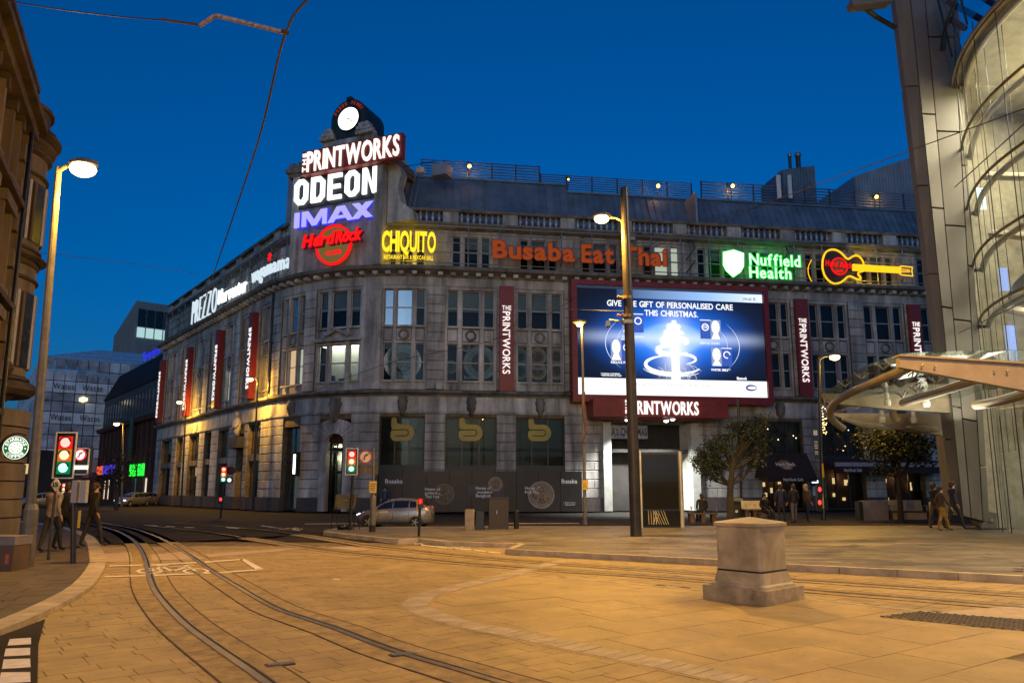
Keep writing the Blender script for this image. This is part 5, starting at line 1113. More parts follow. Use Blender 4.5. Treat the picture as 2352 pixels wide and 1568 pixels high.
# ================================================================== left stone building
LBW = Vector((-.43, .903, 0)); LBW.normalize(); LBN = Vector((.903, .43, 0)); LC = Vector((-17.3, 25.0, 0))      # wall direction, outward side, corner
LBD = thing('stone_building', LC, 'dark sandstone building with a bowed corner turret behind the left street lamp', 'building')
def LP(a, z, o=0.0): return LC + LBW * -a + LBN * o + Vector((0, 0, z))      # a metres back from the corner towards the viewer
def lbox(mb, a0, a1, z0, z1, o0, o1): return mb.hexa([LP(a0, z0, o0), LP(a1, z0, o0), LP(a1, z0, o1), LP(a0, z0, o1), LP(a0, z1, o0), LP(a1, z1, o0), LP(a1, z1, o1), LP(a0, z1, o1)])
lw_ = MB(); lbox(lw_, 0, 14, 0, 14.3, -6, -.3); lw_.build('wall', SAND, LBD)
for k in range(22):
    z = .1 + k * .64; MB().hexa([LP(.02, z, -.35), LP(1.0 - .3 * (k % 2), z, -.35), LP(1.0 - .3 * (k % 2), z, .0), LP(.02, z, .0), LP(.02, z + .61, -.35), LP(1.0 - .3 * (k % 2), z + .61, -.35), LP(1.0 - .3 * (k % 2), z + .61, .0), LP(.02, z + .61, .0)]).build('quoin', SAND, LBD)
for k in range(4):
    z0 = 1.0 + k * 3.5
    for j in range(3):
        a = 1.9 + j * 2.9
        for b0, b1, c0, c1, o in ((a, a + .25, z0, z0 + 2.5, .02), (a + 1.35, a + 1.6, z0, z0 + 2.5, .02), (a, a + 1.6, z0 - .25, z0, .12), (a - .1, a + 1.7, z0 + 2.5, z0 + 2.85, .12)): lbox(MB(), b0, b1, c0, c1, -.3, o).build('window_surround', SAND, LBD)
        w = lbox(MB(), a + .25, a + 1.35, z0 + 1.2, z0 + 1.28, -.28, -.2).build('window', WHITEP, LBD); lbox(MB(), a + .25, a + 1.35, z0, z0 + 2.5, -.29, -.26).build('pane', GLASS, w)
        if k == 3:
            r = .8; mb = MB()
            for i in range(8):
                t0, t1 = PI * i / 8, PI * (i + 1) / 8; P = lambda q, t, o: LP(a + .8 - q * math.cos(t), z0 + 2.0 + q * math.sin(t), o)
                mb.hexa([P(r - .2, t0, -.2), P(r - .2, t1, -.2), P(r + .1, t1, -.2), P(r + .1, t0, -.2), P(r - .2, t0, .1), P(r - .2, t1, .1), P(r + .1, t1, .1), P(r + .1, t0, .1)])
            mb.build('window_arch', SAND_D, LBD)
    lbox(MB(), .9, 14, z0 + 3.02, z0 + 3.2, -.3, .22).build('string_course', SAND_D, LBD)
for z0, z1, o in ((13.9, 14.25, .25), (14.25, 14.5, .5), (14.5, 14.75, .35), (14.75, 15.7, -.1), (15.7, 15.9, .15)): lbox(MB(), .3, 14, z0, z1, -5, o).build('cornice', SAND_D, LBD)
mb = MB(); lbox(mb, 1.2, 14, 15.9, 16.0, -5, -.3); mb.hexa([LP(1.2, 16, -.4), LP(14, 16, -.4), LP(14, 18, -2.5), LP(2, 18, -2.5), LP(1.2, 16, -5), LP(14, 16, -5), LP(14, 18, -5), LP(2, 18, -5)]); mb.build('roof', mat('dark_slate', (.03, .032, .036), .6), LBD)
MB().tube([LP(1.25, .5, .18), LP(1.25, 13.8, .18)], .07, 8).build('downpipe', BLACK, LBD)
# bowed corner turret
tcx = Vector((-18.98, 25.75, 0)); tv = MB()
tv.lathe([(.7, 4.4), (1.0, 4.7), (1.42, 5.0), (1.55, 5.15), (1.55, 14.2)], 28, tcx); tv.build('turret_wall', SAND, LBD)
for k in range(7): MB().lathe([(1.78, 0), (1.86, .02), (1.86, .58), (1.78, .60)], 28, (tcx.x, tcx.y, .06 + k * .62)).build('base_course', SAND, LBD)
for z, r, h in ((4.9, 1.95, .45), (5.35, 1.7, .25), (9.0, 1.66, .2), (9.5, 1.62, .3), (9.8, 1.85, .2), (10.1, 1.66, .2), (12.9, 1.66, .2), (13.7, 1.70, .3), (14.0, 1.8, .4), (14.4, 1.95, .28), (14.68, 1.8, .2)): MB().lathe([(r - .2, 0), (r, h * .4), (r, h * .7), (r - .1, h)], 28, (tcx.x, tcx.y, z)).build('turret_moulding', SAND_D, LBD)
MB().lathe([(1.5, 0), (1.5, .7), (1.62, .72), (1.62, .85), (.02, 1.0)], 28, (tcx.x, tcx.y, 14.88)).build('turret_parapet', SAND_D, LBD)
for z0, h in ((5.9, 2.7), (10.5, 2.2)):
    for k in range(5):
        an = rad(-95 + k * 34); n = Vector((math.cos(an), math.sin(an), 0)); q = Vector((-n.y, n.x, 0)); c = tcx + n * 1.53
        MB().hexa([c - q * .32 + Vector((0, 0, z0)), c + q * .32 + Vector((0, 0, z0)), c + q * .32 + n * .06 + Vector((0, 0, z0)), c - q * .32 + n * .06 + Vector((0, 0, z0)), c - q * .32 + Vector((0, 0, z0 + h)), c + q * .32 + Vector((0, 0, z0 + h)), c + q * .32 + n * .06 + Vector((0, 0, z0 + h)), c - q * .32 + n * .06 + Vector((0, 0, z0 + h))]).build('window', mat('turret_window_dark', (.04, .045, .05), .15), LBD)
        for s in (-1, 1): MB().tube([c + q * .36 * s + n * .06 + Vector((0, 0, z0)), c + q * .36 * s + n * .06 + Vector((0, 0, z0 + h))], .05, 6).build('window_frame', WHITEP if s > 0 else SAND, LBD)
for k in range(14): MB().lathe([(1.58, 0), (1.62, .02), (1.62, .50), (1.58, .52)], 6, (tcx.x, tcx.y, 5.6 + k * .6), 0, rad(-120), rad(-95)).build('quoin', SAND, LBD)
bal = MB(); bal.ball(tcx + Vector((1.5, -.6, 5.75)), .28, .28, .3, 8); bal.build('carved_ornament', SAND_D, LBD)
# round hanging coffee sign
sp_ = atY(38, 1028, 22.3); SB = thing('hanging_sign', sp_, 'round green and white lit coffee shop sign on a black bracket', 'sign')
ax, ay, nn = Vector((.97, .24, 0)), Vector((0, 0, 1)), Vector((.24, -.97, 0))
MB().disc(sp_ + nn * -.06, ax, ay, .37, 0, 32, 0, nn * .12).build('drum', BLACK, SB); MB().disc(sp_ + nn * .061, ax, ay, .345, .325, 32, 0, nn * .01).build('rim', glow('coffee_white', (.95, 1, .85), 1.3), SB); MB().disc(sp_ + nn * .061, ax, ay, .325, .19, 32, 0, nn * .008).build('green_ring', glow('coffee_green', (.03, .20, .05), .8), SB); MB().disc(sp_ + nn * .061, ax, ay, .19, 0, 24, 0, nn * .008).build('centre', MATS['coffee_white'], SB)
for k in range(8): an = rad(-60 + k * 43); MB().disc(sp_ + nn * .072 + ax * .12 * math.cos(an) + ay * (.12 * math.sin(an)), ax, ay, .018, 0, 6, 0, nn * .004).build('emblem_dot', MATS['coffee_green'], SB)
def arc_text(txt, r, a0, a1, h, flip, par, m):
    for i, ch in enumerate(txt):
        an = rad(a0 + (a1 - a0) * i / (len(txt) - 1)); vs, fs = letters(ch, h * .78 if ch != 'I' else h * .25, h, bold=.03)[0]; sgn = -1 if flip else 1
        rr = (ax * math.cos(an) + ay * math.sin(an)) * sgn; d = (ax * math.sin(an) - ay * math.cos(an)) * sgn; q = sp_ + nn * .072 + (ax * math.cos(an) + ay * math.sin(an)) * r - rr * h / 2 - d * h * .39
        MB().add([q + d * x + rr * y + nn * .006 * z for x, y, z in vs], fs).build('letter', m, par)
arc_text('STARBUCKS', .258, 158, 22, .085, False, SB, MATS['coffee_white']); arc_text('COFFEE', .258, 222, 318, .085, True, SB, MATS['coffee_white'])
for an in (185, -5): p = sp_ + nn * .072 + ax * .258 * math.cos(rad(an)) + ay * (.258 * math.sin(rad(an))); MB().disc(p, ax, ay, .025, 0, 5, 0, nn * .006).build('star', MATS['coffee_white'], SB)
mb = MB(); mb.tube([sp_ + ax * .43 * math.cos(t) + ay * .43 * math.sin(t) for t in [rad(60 + k * 15) for k in range(12)]], .02, 6); mb.tube([sp_ - ax * .42 + ay * .1, sp_ - ax * 1.2 + ay * .1], .02, 6); mb.tube([sp_ - ax * .42 - ay * .1, sp_ - ax * 1.2 - ay * .1], .02, 6); mb.build('bracket', BLACK, SB)
# ================================================================== dark modern building beyond the left front
BRK = mat('dark_red_brick', (.11, .035, .022), .85, var=.25, scale=6, bump=.2); DCL = mat('dark_zinc_mansard', (.035, .038, .045), .5, metal=.4, var=.15, rnd=.15); GRB = mat('grey_render', (.085, .08, .078), .8, var=.12)
DK = thing('office_building', F3(-70, 0, 0), 'dark brick office building with a steep ribbed metal roof beyond the corner building', 'building')
e0, e1 = -90.5, -52.0
fb('wall', e0, e1, 0, 10.2, -14, -.8, BRK, DK); fb('upper_wall', e0, e1, 10.2, 14.6, -14, -.8, GRB, DK)
fprof(MB(), e0, e1, [(-.8, 9.7), (-.1, 9.8), (.1, 10.3), (-.8, 10.5)]).build('cornice', BRK, DK)
n = 46; w = (e1 - e0) / n
for k in range(n):
    a = e0 + w * k
    MB().hexa([F3(a, 14.6, -14), F3(a + w * .8, 14.6, -14), F3(a + w * .8, 14.6, -.7), F3(a, 14.6, -.7), F3(a, 18.6, -14), F3(a + w * .8, 18.6, -14), F3(a + w * .8, 18.6, -2.6), F3(a, 18.6, -2.6)]).build('roof_panel', DCL, DK)
    MB().hexa([F3(a + w * .8, 14.6, -14), F3(a + w, 14.6, -14), F3(a + w, 14.6, -.5), F3(a + w * .8, 14.6, -.5), F3(a + w * .8, 18.6, -14), F3(a + w, 18.6, -14), F3(a + w, 18.6, -2.4), F3(a + w * .8, 18.6, -2.4)]).build('roof_rib', DCL, DK)
    if k % 2 == 0: fb('window', a + w * .2, a + w * 1.1, 11.2, 13.6, -.82, -.76, mat('dark_window', (.012, .014, .018), .12), DK)
for k in range(15):
    a = e0 + 1 + k * 2.55; fb('pilaster', a - .5, a + .5, 0, 9.7, -.8, -.5, BRK, DK)
    for z in (3.6, 6.6): fb('window', a + .7, a + 1.8, z, z + 2.5, -.82, -.72, MATS['dark_window'], DK)
GSH = glow('green_shop_light', (.02, .85, .05), 1.7); SHW = glow('shop_window_warm', (1, .85, .60), .9)
for k, (u, gx) in enumerate(((232, 0), (246, 0), (262, 0), (300, 1), (325, 1))):
    s = S_(u, 1140, -.4); fb('shop_window', s - 1.3, s + .8, .4, 3.0, -.8, -.68, SHW if k != 3 else BLIND, DK)
for u in (302, 321): s = S_(u, 1100, -.3); fb('shop_sign', s - 1.0, s + 1.0, 3.3, 4.7, -.5, -.2, GSH, DK)
for u, m_ in ((238, glow('blue_shop_light', (.08, .06, .8), 1.0)), (252, MATS['blue_shop_light']), (225, glow('red_shop_light', (1, .12, .03), 1.1))): s = S_(u, 1110, -.3); fb('shop_sign', s - 1.4, s + 1.4, 3.8, 5.0, -.5, -.25, m_, DK)
bs = thing('hanging_banner', F3(S_(296, 1020), 6, .3), 'dull green vertical banner on the dark brick office building', 'banner'); s = S_(297, 1020, .2); fbox(MB(), s - .7, s + .7, 5.2, 10.5, .1, .2).build('cloth', mat('green_banner', (.05, .13, .09), .7, var=.2), bs)
ns = thing('rooftop_sign', F3(-54, 19.2, -2.2), 'blue lit lettering along the roof edge of the dark office building', 'sign')
put_letters('Travelodge', 15.5, 1.25, lambda x, y, d: F3(-72 + x, 18.75 + y, -2.3 + d), glow('blue_sign_light', (.03, .03, 1), 1.0), ns, .1, bold=-.01, gap=.16)
for k in range(8): MB().tube([F3(-72 + k * 2.2, 18.5, -2.4), F3(-72 + k * 2.2, 19.2, -2.4)], .04, 5).build('post', DSTEEL, ns)
# ================================================================== pale tower block and scaffolded building far behind
def pbox(mb, a, b, Y0, Y1, z0, z1): return mb.box(a, b, Y0, Y1, z0, z1)
TBK = thing('tower_block', (-75, 150, 0), 'pale concrete tower block with a glazed corner behind the dark roof', 'building')
CON = mat('pale_concrete', (.30, .30, .29), .8, var=.15, scale=.4, streak=True)
c_ = atY(315, 690, 140); l_ = atY(264, 745, 175); r_ = atY(400, 690, 148)
q = MB(); zt = c_.z; q.hexa([(l_.x, l_.y, 0), (c_.x, c_.y, 0), (r_.x + 6, r_.y, 0), (r_.x, 190, 0), (l_.x, l_.y, zt), (c_.x, c_.y, zt), (r_.x + 6, r_.y, zt), (r_.x, 190, zt)]); q.build('wall', CON, TBK)
dv = (Vector((r_.x + 6, r_.y, 0)) - Vector((c_.x, c_.y, 0))); dl = dv.length; dv.normalize(); dn = Vector((dv.y, -dv.x, 0))
zw1, zw0, zl0 = atY(320, 708, 140).z, atY(320, 748, 140).z, atY(320, 773, 140).z
for k in range(7):
    a = Vector((c_.x, c_.y, 0)) + dv * (.4 + k * 1.6)
    for z0, z1, m_ in ((zw0, zw1, MATS['dark_window']), (zl0, zw0 - .2, glow('tower_window_pale', (.52, .82, .85), .8))):
        MB().hexa([a + dn * .05 + Vector((0, 0, z0)), a + dv * 1.35 + dn * .05 + Vector((0, 0, z0)), a + dv * 1.35 + dn * .2 + Vector((0, 0, z0)), a + dn * .2 + Vector((0, 0, z0)), a + dn * .05 + Vector((0, 0, z1)), a + dv * 1.35 + dn * .05 + Vector((0, 0, z1)), a + dv * 1.35 + dn * .2 + Vector((0, 0, z1)), a + dn * .2 + Vector((0, 0, z1))]).build('window', m_, TBK)
wv = Vector((l_.x - c_.x, l_.y - c_.y, 0)); wl = wv.length; wv.normalize(); wn_ = Vector((-wv.y, wv.x, 0)); mb = MB()
for k in range(30):
    a = Vector((c_.x, c_.y, 0)) + wv * (wl * k / 30); mb.prism([a + wn_ * .1, a + wv * .35 + wn_ * .1, a + wv * .35 - wn_ * .1, a - wn_ * .1], (0, 0, zt))
o = mb.build('fin', CON, TBK); o['kind'] = 'stuff'
SCF = thing('scaffolded_building', (-70, 110, 0), 'building wrapped in white scaffold sheeting with printed banners at the end of the street', 'building')
SHT = mat('scaffold_sheeting', (.80, .77, .78), .8, var=.22, scale=.5, rnd=.25); SHD = mat('grey_scaffold_net', (.50, .48, .51), .85, var=.3, scale=.6, rnd=.35); SBN = mat('white_site_banner', (.85, .84, .84), .7, var=.1, scale=.5)
FC = atY(104, 800, 105); FCX = FC.x; FR = atY(268, 800, 112); FRX = FR.x + 4; BK = atY(48, 850, 150)
fv = Vector((FRX - FCX, FR.y - 105, 0)); flen = fv.length; fv.normalize(); fnn = Vector((fv.y, -fv.x, 0))
sv = Vector((BK.x - FCX, 150 - 105, 0)); slen = sv.length; sv.normalize(); sn2 = Vector((-sv.y, sv.x, 0)); sn2 = sn2 if sn2.x < 0 else sn2
P0 = Vector((FCX, 105, 0)); ztop = atY(180, 862, 108).z; zr = atY(180, 792, 110).z
rows = [atY(180, v, 108).z for v in (1165, 1120, 1085, 1052, 1030, 1000, 975, 948, 924, 905, 878, 852, 828)]
for i in range(len(rows) - 1):
    z0, z1 = rows[i], rows[i + 1]; n = 9
    for j in range(n):
        a, b = P0 + fv * (flen * j / n + .05), P0 + fv * (flen * (j + 1) / n - .05); dd = fnn * (.1 * R())
        MB().prism([a + dd + Vector((0, 0, z0 + .06)), b + dd + Vector((0, 0, z0 + .06)), b - fnn * .3 + Vector((0, 0, z0 + .06)), a - fnn * .3 + Vector((0, 0, z0 + .06))], (0, 0, z1 - z0 - .12)).build('sheeting', SBN if i in (6, 9, 3) else (SHT if R() < .3 else SHD), SCF)
    for j in range(8):
        a, b = P0 + sv * (slen * j / 8), P0 + sv * (slen * (j + 1) / 8 - .1)
        MB().prism([a + Vector((0, 0, z0 + .05)), b + Vector((0, 0, z0 + .05)), b + Vector((.4, .2, z0 + .05)), a + Vector((.4, .2, z0 + .05))], (0, 0, z1 - z0 - .1)).build('sheeting', SHT if i % 3 else SBN, SCF)
for i in (6, 9):
    for j in (1, 3.6, 6.2):
        put_letters('Wates', 2.6, .9, lambda x, y, d: P0 + fv * (flen * j / 9 + x) + fnn * (.35 + d) + Vector((0, 0, rows[i] + .5 + y)), mat('print_navy', (.02, .02, .04), .6), SCF, .02, 'lettering', True)
mb = MB(); mb.hexa([P0 + Vector((.6, .6, 0)), P0 + fv * flen + Vector((0, 1, 0)), P0 + fv * flen + sv * slen, P0 + sv * slen + Vector((.6, 0, 0)), P0 + Vector((.6, .6, ztop)), P0 + fv * flen + Vector((0, 1, ztop)), P0 + fv * flen + sv * slen + Vector((0, 0, ztop)), P0 + sv * slen + Vector((.6, 0, ztop))]); mb.build('wall', GRB, SCF)
MB().ball(P0 + fv * (flen * .42) + fnn * .3 + Vector((0, 0, atY(152, 914, 106).z)), .8, .2, .45, 6).build('site_lamp', glow('site_light', (1, .95, .62), 1.3), SCF)
tr = MB()       # truss roof over the scaffold
zq = rows[-1]
for k in range(46):
    a = P0 + fv * (flen * k / 46 - .5); b = P0 + fv * (flen * (k + .5) / 46 - .5); c = P0 + fv * (flen * (k + 1) / 46 - .5)
    for lv in range(3):
        h0, h1 = zq + (zr + 1 - zq) * lv / 3, zq + (zr + 1 - zq) * (lv + 1) / 3; back = Vector((0, 5.0 * lv, 0)); bk1 = Vector((0, 5.0 * (lv + 1), 0))
        tr.tube([a + back + Vector((0, 0, h0)), b + bk1 + Vector((0, 0, h1)), c + back + Vector((0, 0, h0))], .10, 3, False)
        tr.tube([a + back + Vector((0, 0, h0)), c + back + Vector((0, 0, h0))], .07, 3, False)
for k in range(8): tr.tube([P0 + sv * (slen * k / 8) + Vector((0, 0, zq)), P0 + sv * (slen * (k + .5) / 8) + Vector((1, 0, zq + 2.4)), P0 + sv * (slen * (k + 1) / 8) + Vector((0, 0, zq))], .12, 3, False)
o = tr.build('roof_truss', mat('truss_white', (.85, .86, .88), .6), SCF); o['kind'] = 'stuff'
rf = MB(); rf.hexa([P0 + Vector((0, 1, zq)), P0 + fv * flen + Vector((0, 1, zq)), P0 + fv * flen + Vector((0, 18, zq)), P0 + Vector((0, 18, zq)), P0 + Vector((0, 14, zr)), P0 + fv * flen + Vector((0, 14, zr)), P0 + fv * flen + Vector((0, 18, zr)), P0 + Vector((0, 18, zr))]); rf.build('roof_sheet', SHD, SCF)
DB = thing('distant_building', (-66, 92, 0), 'low dark building with a few lit windows at the far left behind the coffee sign', 'building')
da, db_ = atY(-70, 1030, 92), atY(66, 1030, 92); MB().box(da.x, db_.x, 92, 104, 0, da.z).build('wall', GRB, DB)
for k in range(9):
    for j in range(2): x = da.x + .5 + k * (db_.x - da.x) / 9; MB().box(x, x + .5, 91.9, 92, 1.2 + j * 2.4, 2.4 + j * 2.4).build('window', glow('far_window_lit', (1, .7, .35), .8) if (k * 3 + j * 5) % 4 == 1 else MATS['dark_window'], DB)
MB().prism([P0 + fv * 1 + fnn * .5 + Vector((0, 0, 0)), P0 + fv * (flen) + fnn * .5, P0 + fv * flen - fnn * .5, P0 + fv * 1 - fnn * .5], (0, 0, 3.4)).build('shop_front', mat('dark_shop', (.02, .022, .03), .4), SCF)
# ================================================================== right: mast, glass hall, canopy
GB = thing('glass_building', (18, 28, 0), 'glazed hall with a tall leaning clad mast and curved glass wall at the right', 'building')
MC = mat('mast_panel', (.15, .148, .145), .65, metal=0, var=.10, scale=.5, rnd=.06)
def slab(pts, Y, d, name, m, parent): return MB().prism([atY(u, v, Y) for u, v in pts], (0, d, 0)).build(name, m, parent)
def lerp(a, b, t): return (a[0] + (b[0] - a[0]) * t, a[1] + (b[1] - a[1]) * t)
# the mast: three folded strips, split into panels by open joints; edges are heights on the real leaning edge lines
EDG = [((2045, -80), (2199, 1185)), ((2083, -80), (2212, 1185)), ((2118, -80), (2231, 1190)), ((2182, -80), (2258, 1197)), ((2196, -80), (2274, 1200))]
YD = [28.6, 28.2, 28.24, 28.12, 28.5]
def med(i, t): u, v = lerp(EDG[i][0], EDG[i][1], t); return atY(u, v, YD[i])
brk = [(.0, .22, .40, .56, .72, .86, 1.0), (.06, .27, .44, .62, .80, 1.0), (.0, .13, .30, .47, .64, .82, 1.0), (0, .18, .36, .54, .72, .9, 1)]
for i in range(4):
    b = sorted(set((0.0,) + brk[i]))
    for t0, t1 in zip(b[:-1], b[1:]):
        e = .0016; a_, b_, c_, d_ = med(i, t0 + e), med(i + 1, t0 + e), med(i + 1, t1 - e), med(i, t1 - e); g2 = Vector((.02, 0, 0)); k = Vector((0, .35, 0))
        MB().hexa([d_ + g2, c_ - g2, c_ - g2 + k, d_ + g2 + k, a_ + g2, b_ - g2, b_ - g2 + k, a_ + g2 + k]).build('mast_panel', MC, GB)
mb = MB(); mb.hexa([med(0, 1) + Vector((.06, .3, 0)), med(4, 1) + Vector((-.06, .3, 0)), med(4, 1) + Vector((-.06, .45, 0)), med(0, 1) + Vector((.3, .45, 0)), med(0, 0) + Vector((.06, .3, 0)), med(4, 0) + Vector((-.06, .3, 0)), med(4, 0) + Vector((-.06, .45, 0)), med(0, 0) + Vector((.3, .45, 0))]); mb.build('mast_core', BLACK, GB)
for i, (u, v) in enumerate(((2255, 1165),)):   # foot bracket
    c = gnd(2270, 1215, PZ); MB().prism([c + Vector((-.75, 0, .85)), c + Vector((-.25, 0, .0)), c + Vector((.35, 0, 0)), c + Vector((.4, 0, .6))], (0, .3, 0)).build('foot_bracket', mat('steel_foot', (.20, .18, .15), .4, metal=.4), GB)
    MB().lathe([(.09, -.05), (.09, .05)], 10, c + Vector((.12, -.03, .35))).build('foot_pin', STEEL, GB); MB().box(c.x - .5, c.x + .6, c.y - .15, c.y + .45, PZ - .02, PZ + .05).build('foot_plate', DSTEEL, GB)
# second lower column behind
slab([(2168, 948), (2198, 948), (2222, 1180), (2196, 1180)], 31, .8, 'column', MC, GB); slab([(2202, 948), (2208, 948), (2230, 1180), (2226, 1180)], 30.9, .5, 'column', MC, GB)
# roof canopy stub at the top left of the mast
slab([(1956, 0), (1960, 12), (2050, 2), (2075, -30), (1990, -60)], 27.5, .5, 'roof_fin', MC, GB)
MB().tube([atY(1975, 10, 28), atY(2010, 38, 28), atY(2056, 64, 28.5)], .10, 8).build('roof_strut', DSTEEL, GB)
for a, b in (((2178, 5), (2260, 48)), ((2182, 45), (2215, 65)), ((2230, -20), (2300, 20))): MB().tube([atY(*a, 27), atY(*b, 25.5)], .12, 8).build('roof_strut', DSTEEL, GB)
# curved glass wall: plan curve from the mast towards the viewer
GWP = spline([Vector(p) for p in ((18.6, 28.7, 0), (17.9, 27.4, 0), (17.35, 26.1, 0), (16.95, 24.7, 0), (16.75, 23.2, 0), (16.75, 21.4, 0), (17.0, 19.4, 0), (17.5, 17.4, 0))], .8)
TRZ = [2.9, 5.65, 8.1, 10.4, 12.75, 15.2, 17.9]
GLW = glass('hall_glass', (.90, .93, .90), .04)
for k in range(len(GWP) - 1):
    a, b = GWP[k], GWP[k + 1]
    if k % 2 == 0 and k + 2 < len(GWP): b = GWP[k + 2]
    elif k % 2: continue
    for z0, z1 in zip([PZ + .1] + TRZ[:-1], TRZ): MB().add([(a.x, a.y, z0 + .02), (b.x, b.y, z0 + .02), (b.x, b.y, z1 - .02), (a.x, a.y, z1 - .02)], [(0, 1, 2, 3)]).build('glass_pane', GLW, GB)
    o = Vector((-.12, -.02, 0)); MB().tube([(a + o) + Vector((0, 0, PZ)), (a + o) + Vector((0, 0, 18.5))], .018, 5).build('tension_rod', DSTEEL, GB)
    mid = (a + b) / 2 + Vector((.5, 0, 0)); MB().tube([mid + Vector((0, 0, 3)), mid + Vector((0, 0, 18))], .014, 4).build('tension_rod', DSTEEL, GB)
TRN = mat('hall_truss', (.38, .36, .30), .45, var=.1); BRZ = mat('bronze_trim', (.16, .12, .06), .4, metal=.5)
for z in TRZ[1:]:
    MB().tube([p + Vector((-.10, 0, z)) for p in GWP], .055, 6).build('transom', BRZ, GB); MB().tube([p + Vector((.35, .1, z - .05)) for p in GWP], .11, 8).build('truss_tube', TRN, GB)
    MB().tube([GWP[0] + Vector((-.3, .2, z - .1)), GWP[0] + Vector((.1, -.2, z - .1))], .09, 6).build('clamp', DSTEEL, GB)
MB().loft([[p + Vector((-.25, 0, z)) for z in (17.9, 18.0)] + [p + Vector((1.6, .4, z)) for z in (18.5, 18.2)] for p in GWP]).build('roof_edge', mat('roof_fascia', (.17, .15, .15), .5), GB)
for k in range(0, len(GWP) - 3, 3):
    a, b = GWP[k], GWP[k + 3]; MB().add([(a.x - .3, a.y, 18.4), (b.x - .3, b.y, 18.4), (b.x - .7, b.y, 21.4), (a.x - .7, a.y, 21.4)], [(0, 1, 2, 3)]).build('upper_glass', glass('upper_glass', (.7, .8, .85), .18), GB); MB().tube([(a.x - .3, a.y, 18.4), (a.x - .7, a.y, 21.4)], .04, 5).build('upper_post', DSTEEL, GB)
MB().tube([p + Vector((-.5, 0, 19.6)) for p in GWP], .05, 6).build('upper_rail', DSTEEL, GB)
# inside: bowed cream wall, floors, sloping beams, escalator, shop panel
CRM = mat('cream_inner_wall', (.70, .64, .47), .8, var=.06, scale=.6); INF = mat('inner_floor', (.45, .45, .40), .7)
inn = [p + Vector((3.4, 1.2, 0)) for p in GWP]
MB().loft([[p + Vector((0, 0, 9.2)), p + Vector((.3, 0, 9.2)), p + Vector((1.0, 0, 18)), p + Vector((.7, 0, 18))] for p in inn[1:]]).build('inner_wall', CRM, GB)
for z in (5.4, 8.9, 17.9): MB().loft([[p + Vector((1.2 if z < 17 else .2, 0, z)), p + Vector((9, 2, z)), p + Vector((9, 2, z + .4)), p + Vector((1.2 if z < 17 else .2, 0, z + .4))] for p in GWP]).build('inner_floor', INF, GB)
MB().loft([[p + Vector((6.5, 1, 0)), p + Vector((6.7, 1, 0)), p + Vector((6.7, 1, 9)), p + Vector((6.5, 1, 9))] for p in GWP]).build('inner_wall', mat('grey_green_wall', (.32, .31, .25), .7), GB)
MB().box(18.8, 27, 30.2, 30.4, 0, 18).build('end_wall', mat('grey_green_wall', (0, 0, 0)), GB)
MB().box(18.3, 27, 28.0, 30.5, 17.85, 18.3).build('inner_ceiling', INF, GB)
for z in (7.2, 10.2, 12.6): MB().tube([(18.9, 28, z + 1.4), (20.5, 25, z), (21.5, 22, z - .8)], .16, 8).build('inner_beam', TRN, GB)
MB().hexa([(17.3, 26.3, 4.45), (17.2, 18, 4.45), (19.2, 18, 4.45), (19.2, 26.3, 4.45), (17.3, 26.3, 5.1), (17.2, 18, 5.1), (19.2, 18, 5.1), (19.2, 26.3, 5.1)]).build('entrance_beam', mat('brown_beam', (.13, .095, .06), .5), GB)
for k in range(3): MB().tube([(19.6 + k * .5, 27.5, 5.7), (20 + k * .5, 24, 6.6), (20.2 + k * .5, 21, 6.9)], .05, 6).build('handrail', STEEL, GB)
cp = thing('shop_panel', (18.4, 23.4, .2), 'mauve printed panel with pale words inside the glass hall doors', 'panel')
MB().box(17.75, 17.85, 20.5, 24.2, .3, 3.0).build('board', mat('mauve_board', (.13, .105, .12), .5), cp)
put_letters('CUSTOMER', 2.2, .18, lambda x, y, d: Vector((17.74 - d, 24.0 - x, 1.95 + y)), PRW, cp, .01, 'lettering', True); put_letters('COLLECTION', 2.4, .18, lambda x, y, d: Vector((17.74 - d, 24.0 - x, 1.68 + y)), PRW, cp, .01, 'lettering', True)
for k in range(5): y = 27.6 - k * 1.7; MB().tube([(18.15 - k * .2, y, PZ), (18.15 - k * .2, y, 4.4)], .04, 6).build('door_post', mat('bright_trim', (.55, .52, .40), .35, metal=.5), GB)
for p, sx, sz, c in (((18.75, 28.1, 13.1), .35, .9, glow('hall_sign_white', (.75, 1, .88), 2.0)), ((18.9, 27.5, 9.6), .32, .9, glow('hall_screen_blue', (.42, .55, 1), 1.1)), ((19.0, 27.6, 7.0), .4, 1.6, MATS['hall_screen_blue']), ((19.4, 27, 2.4), .12, 1.8, glow('hall_strip', (.65, .8, 1), 1.6))): MB().box(p[0] - sx / 2, p[0] + sx / 2, p[1], p[1] + .05, p[2] - sz / 2, p[2] + sz / 2).build('lit_panel', c, GB)
area('hall_light', (20.6, 22.5, 17.6), 4600, (1, .85, .58), 4, 10); area('hall_light', (19.9, 23, 8.8), 700, (1, .85, .58), 3, 8); area('hall_light', (20.2, 23, 5.3), 700, (1, .85, .58), 3, 8)
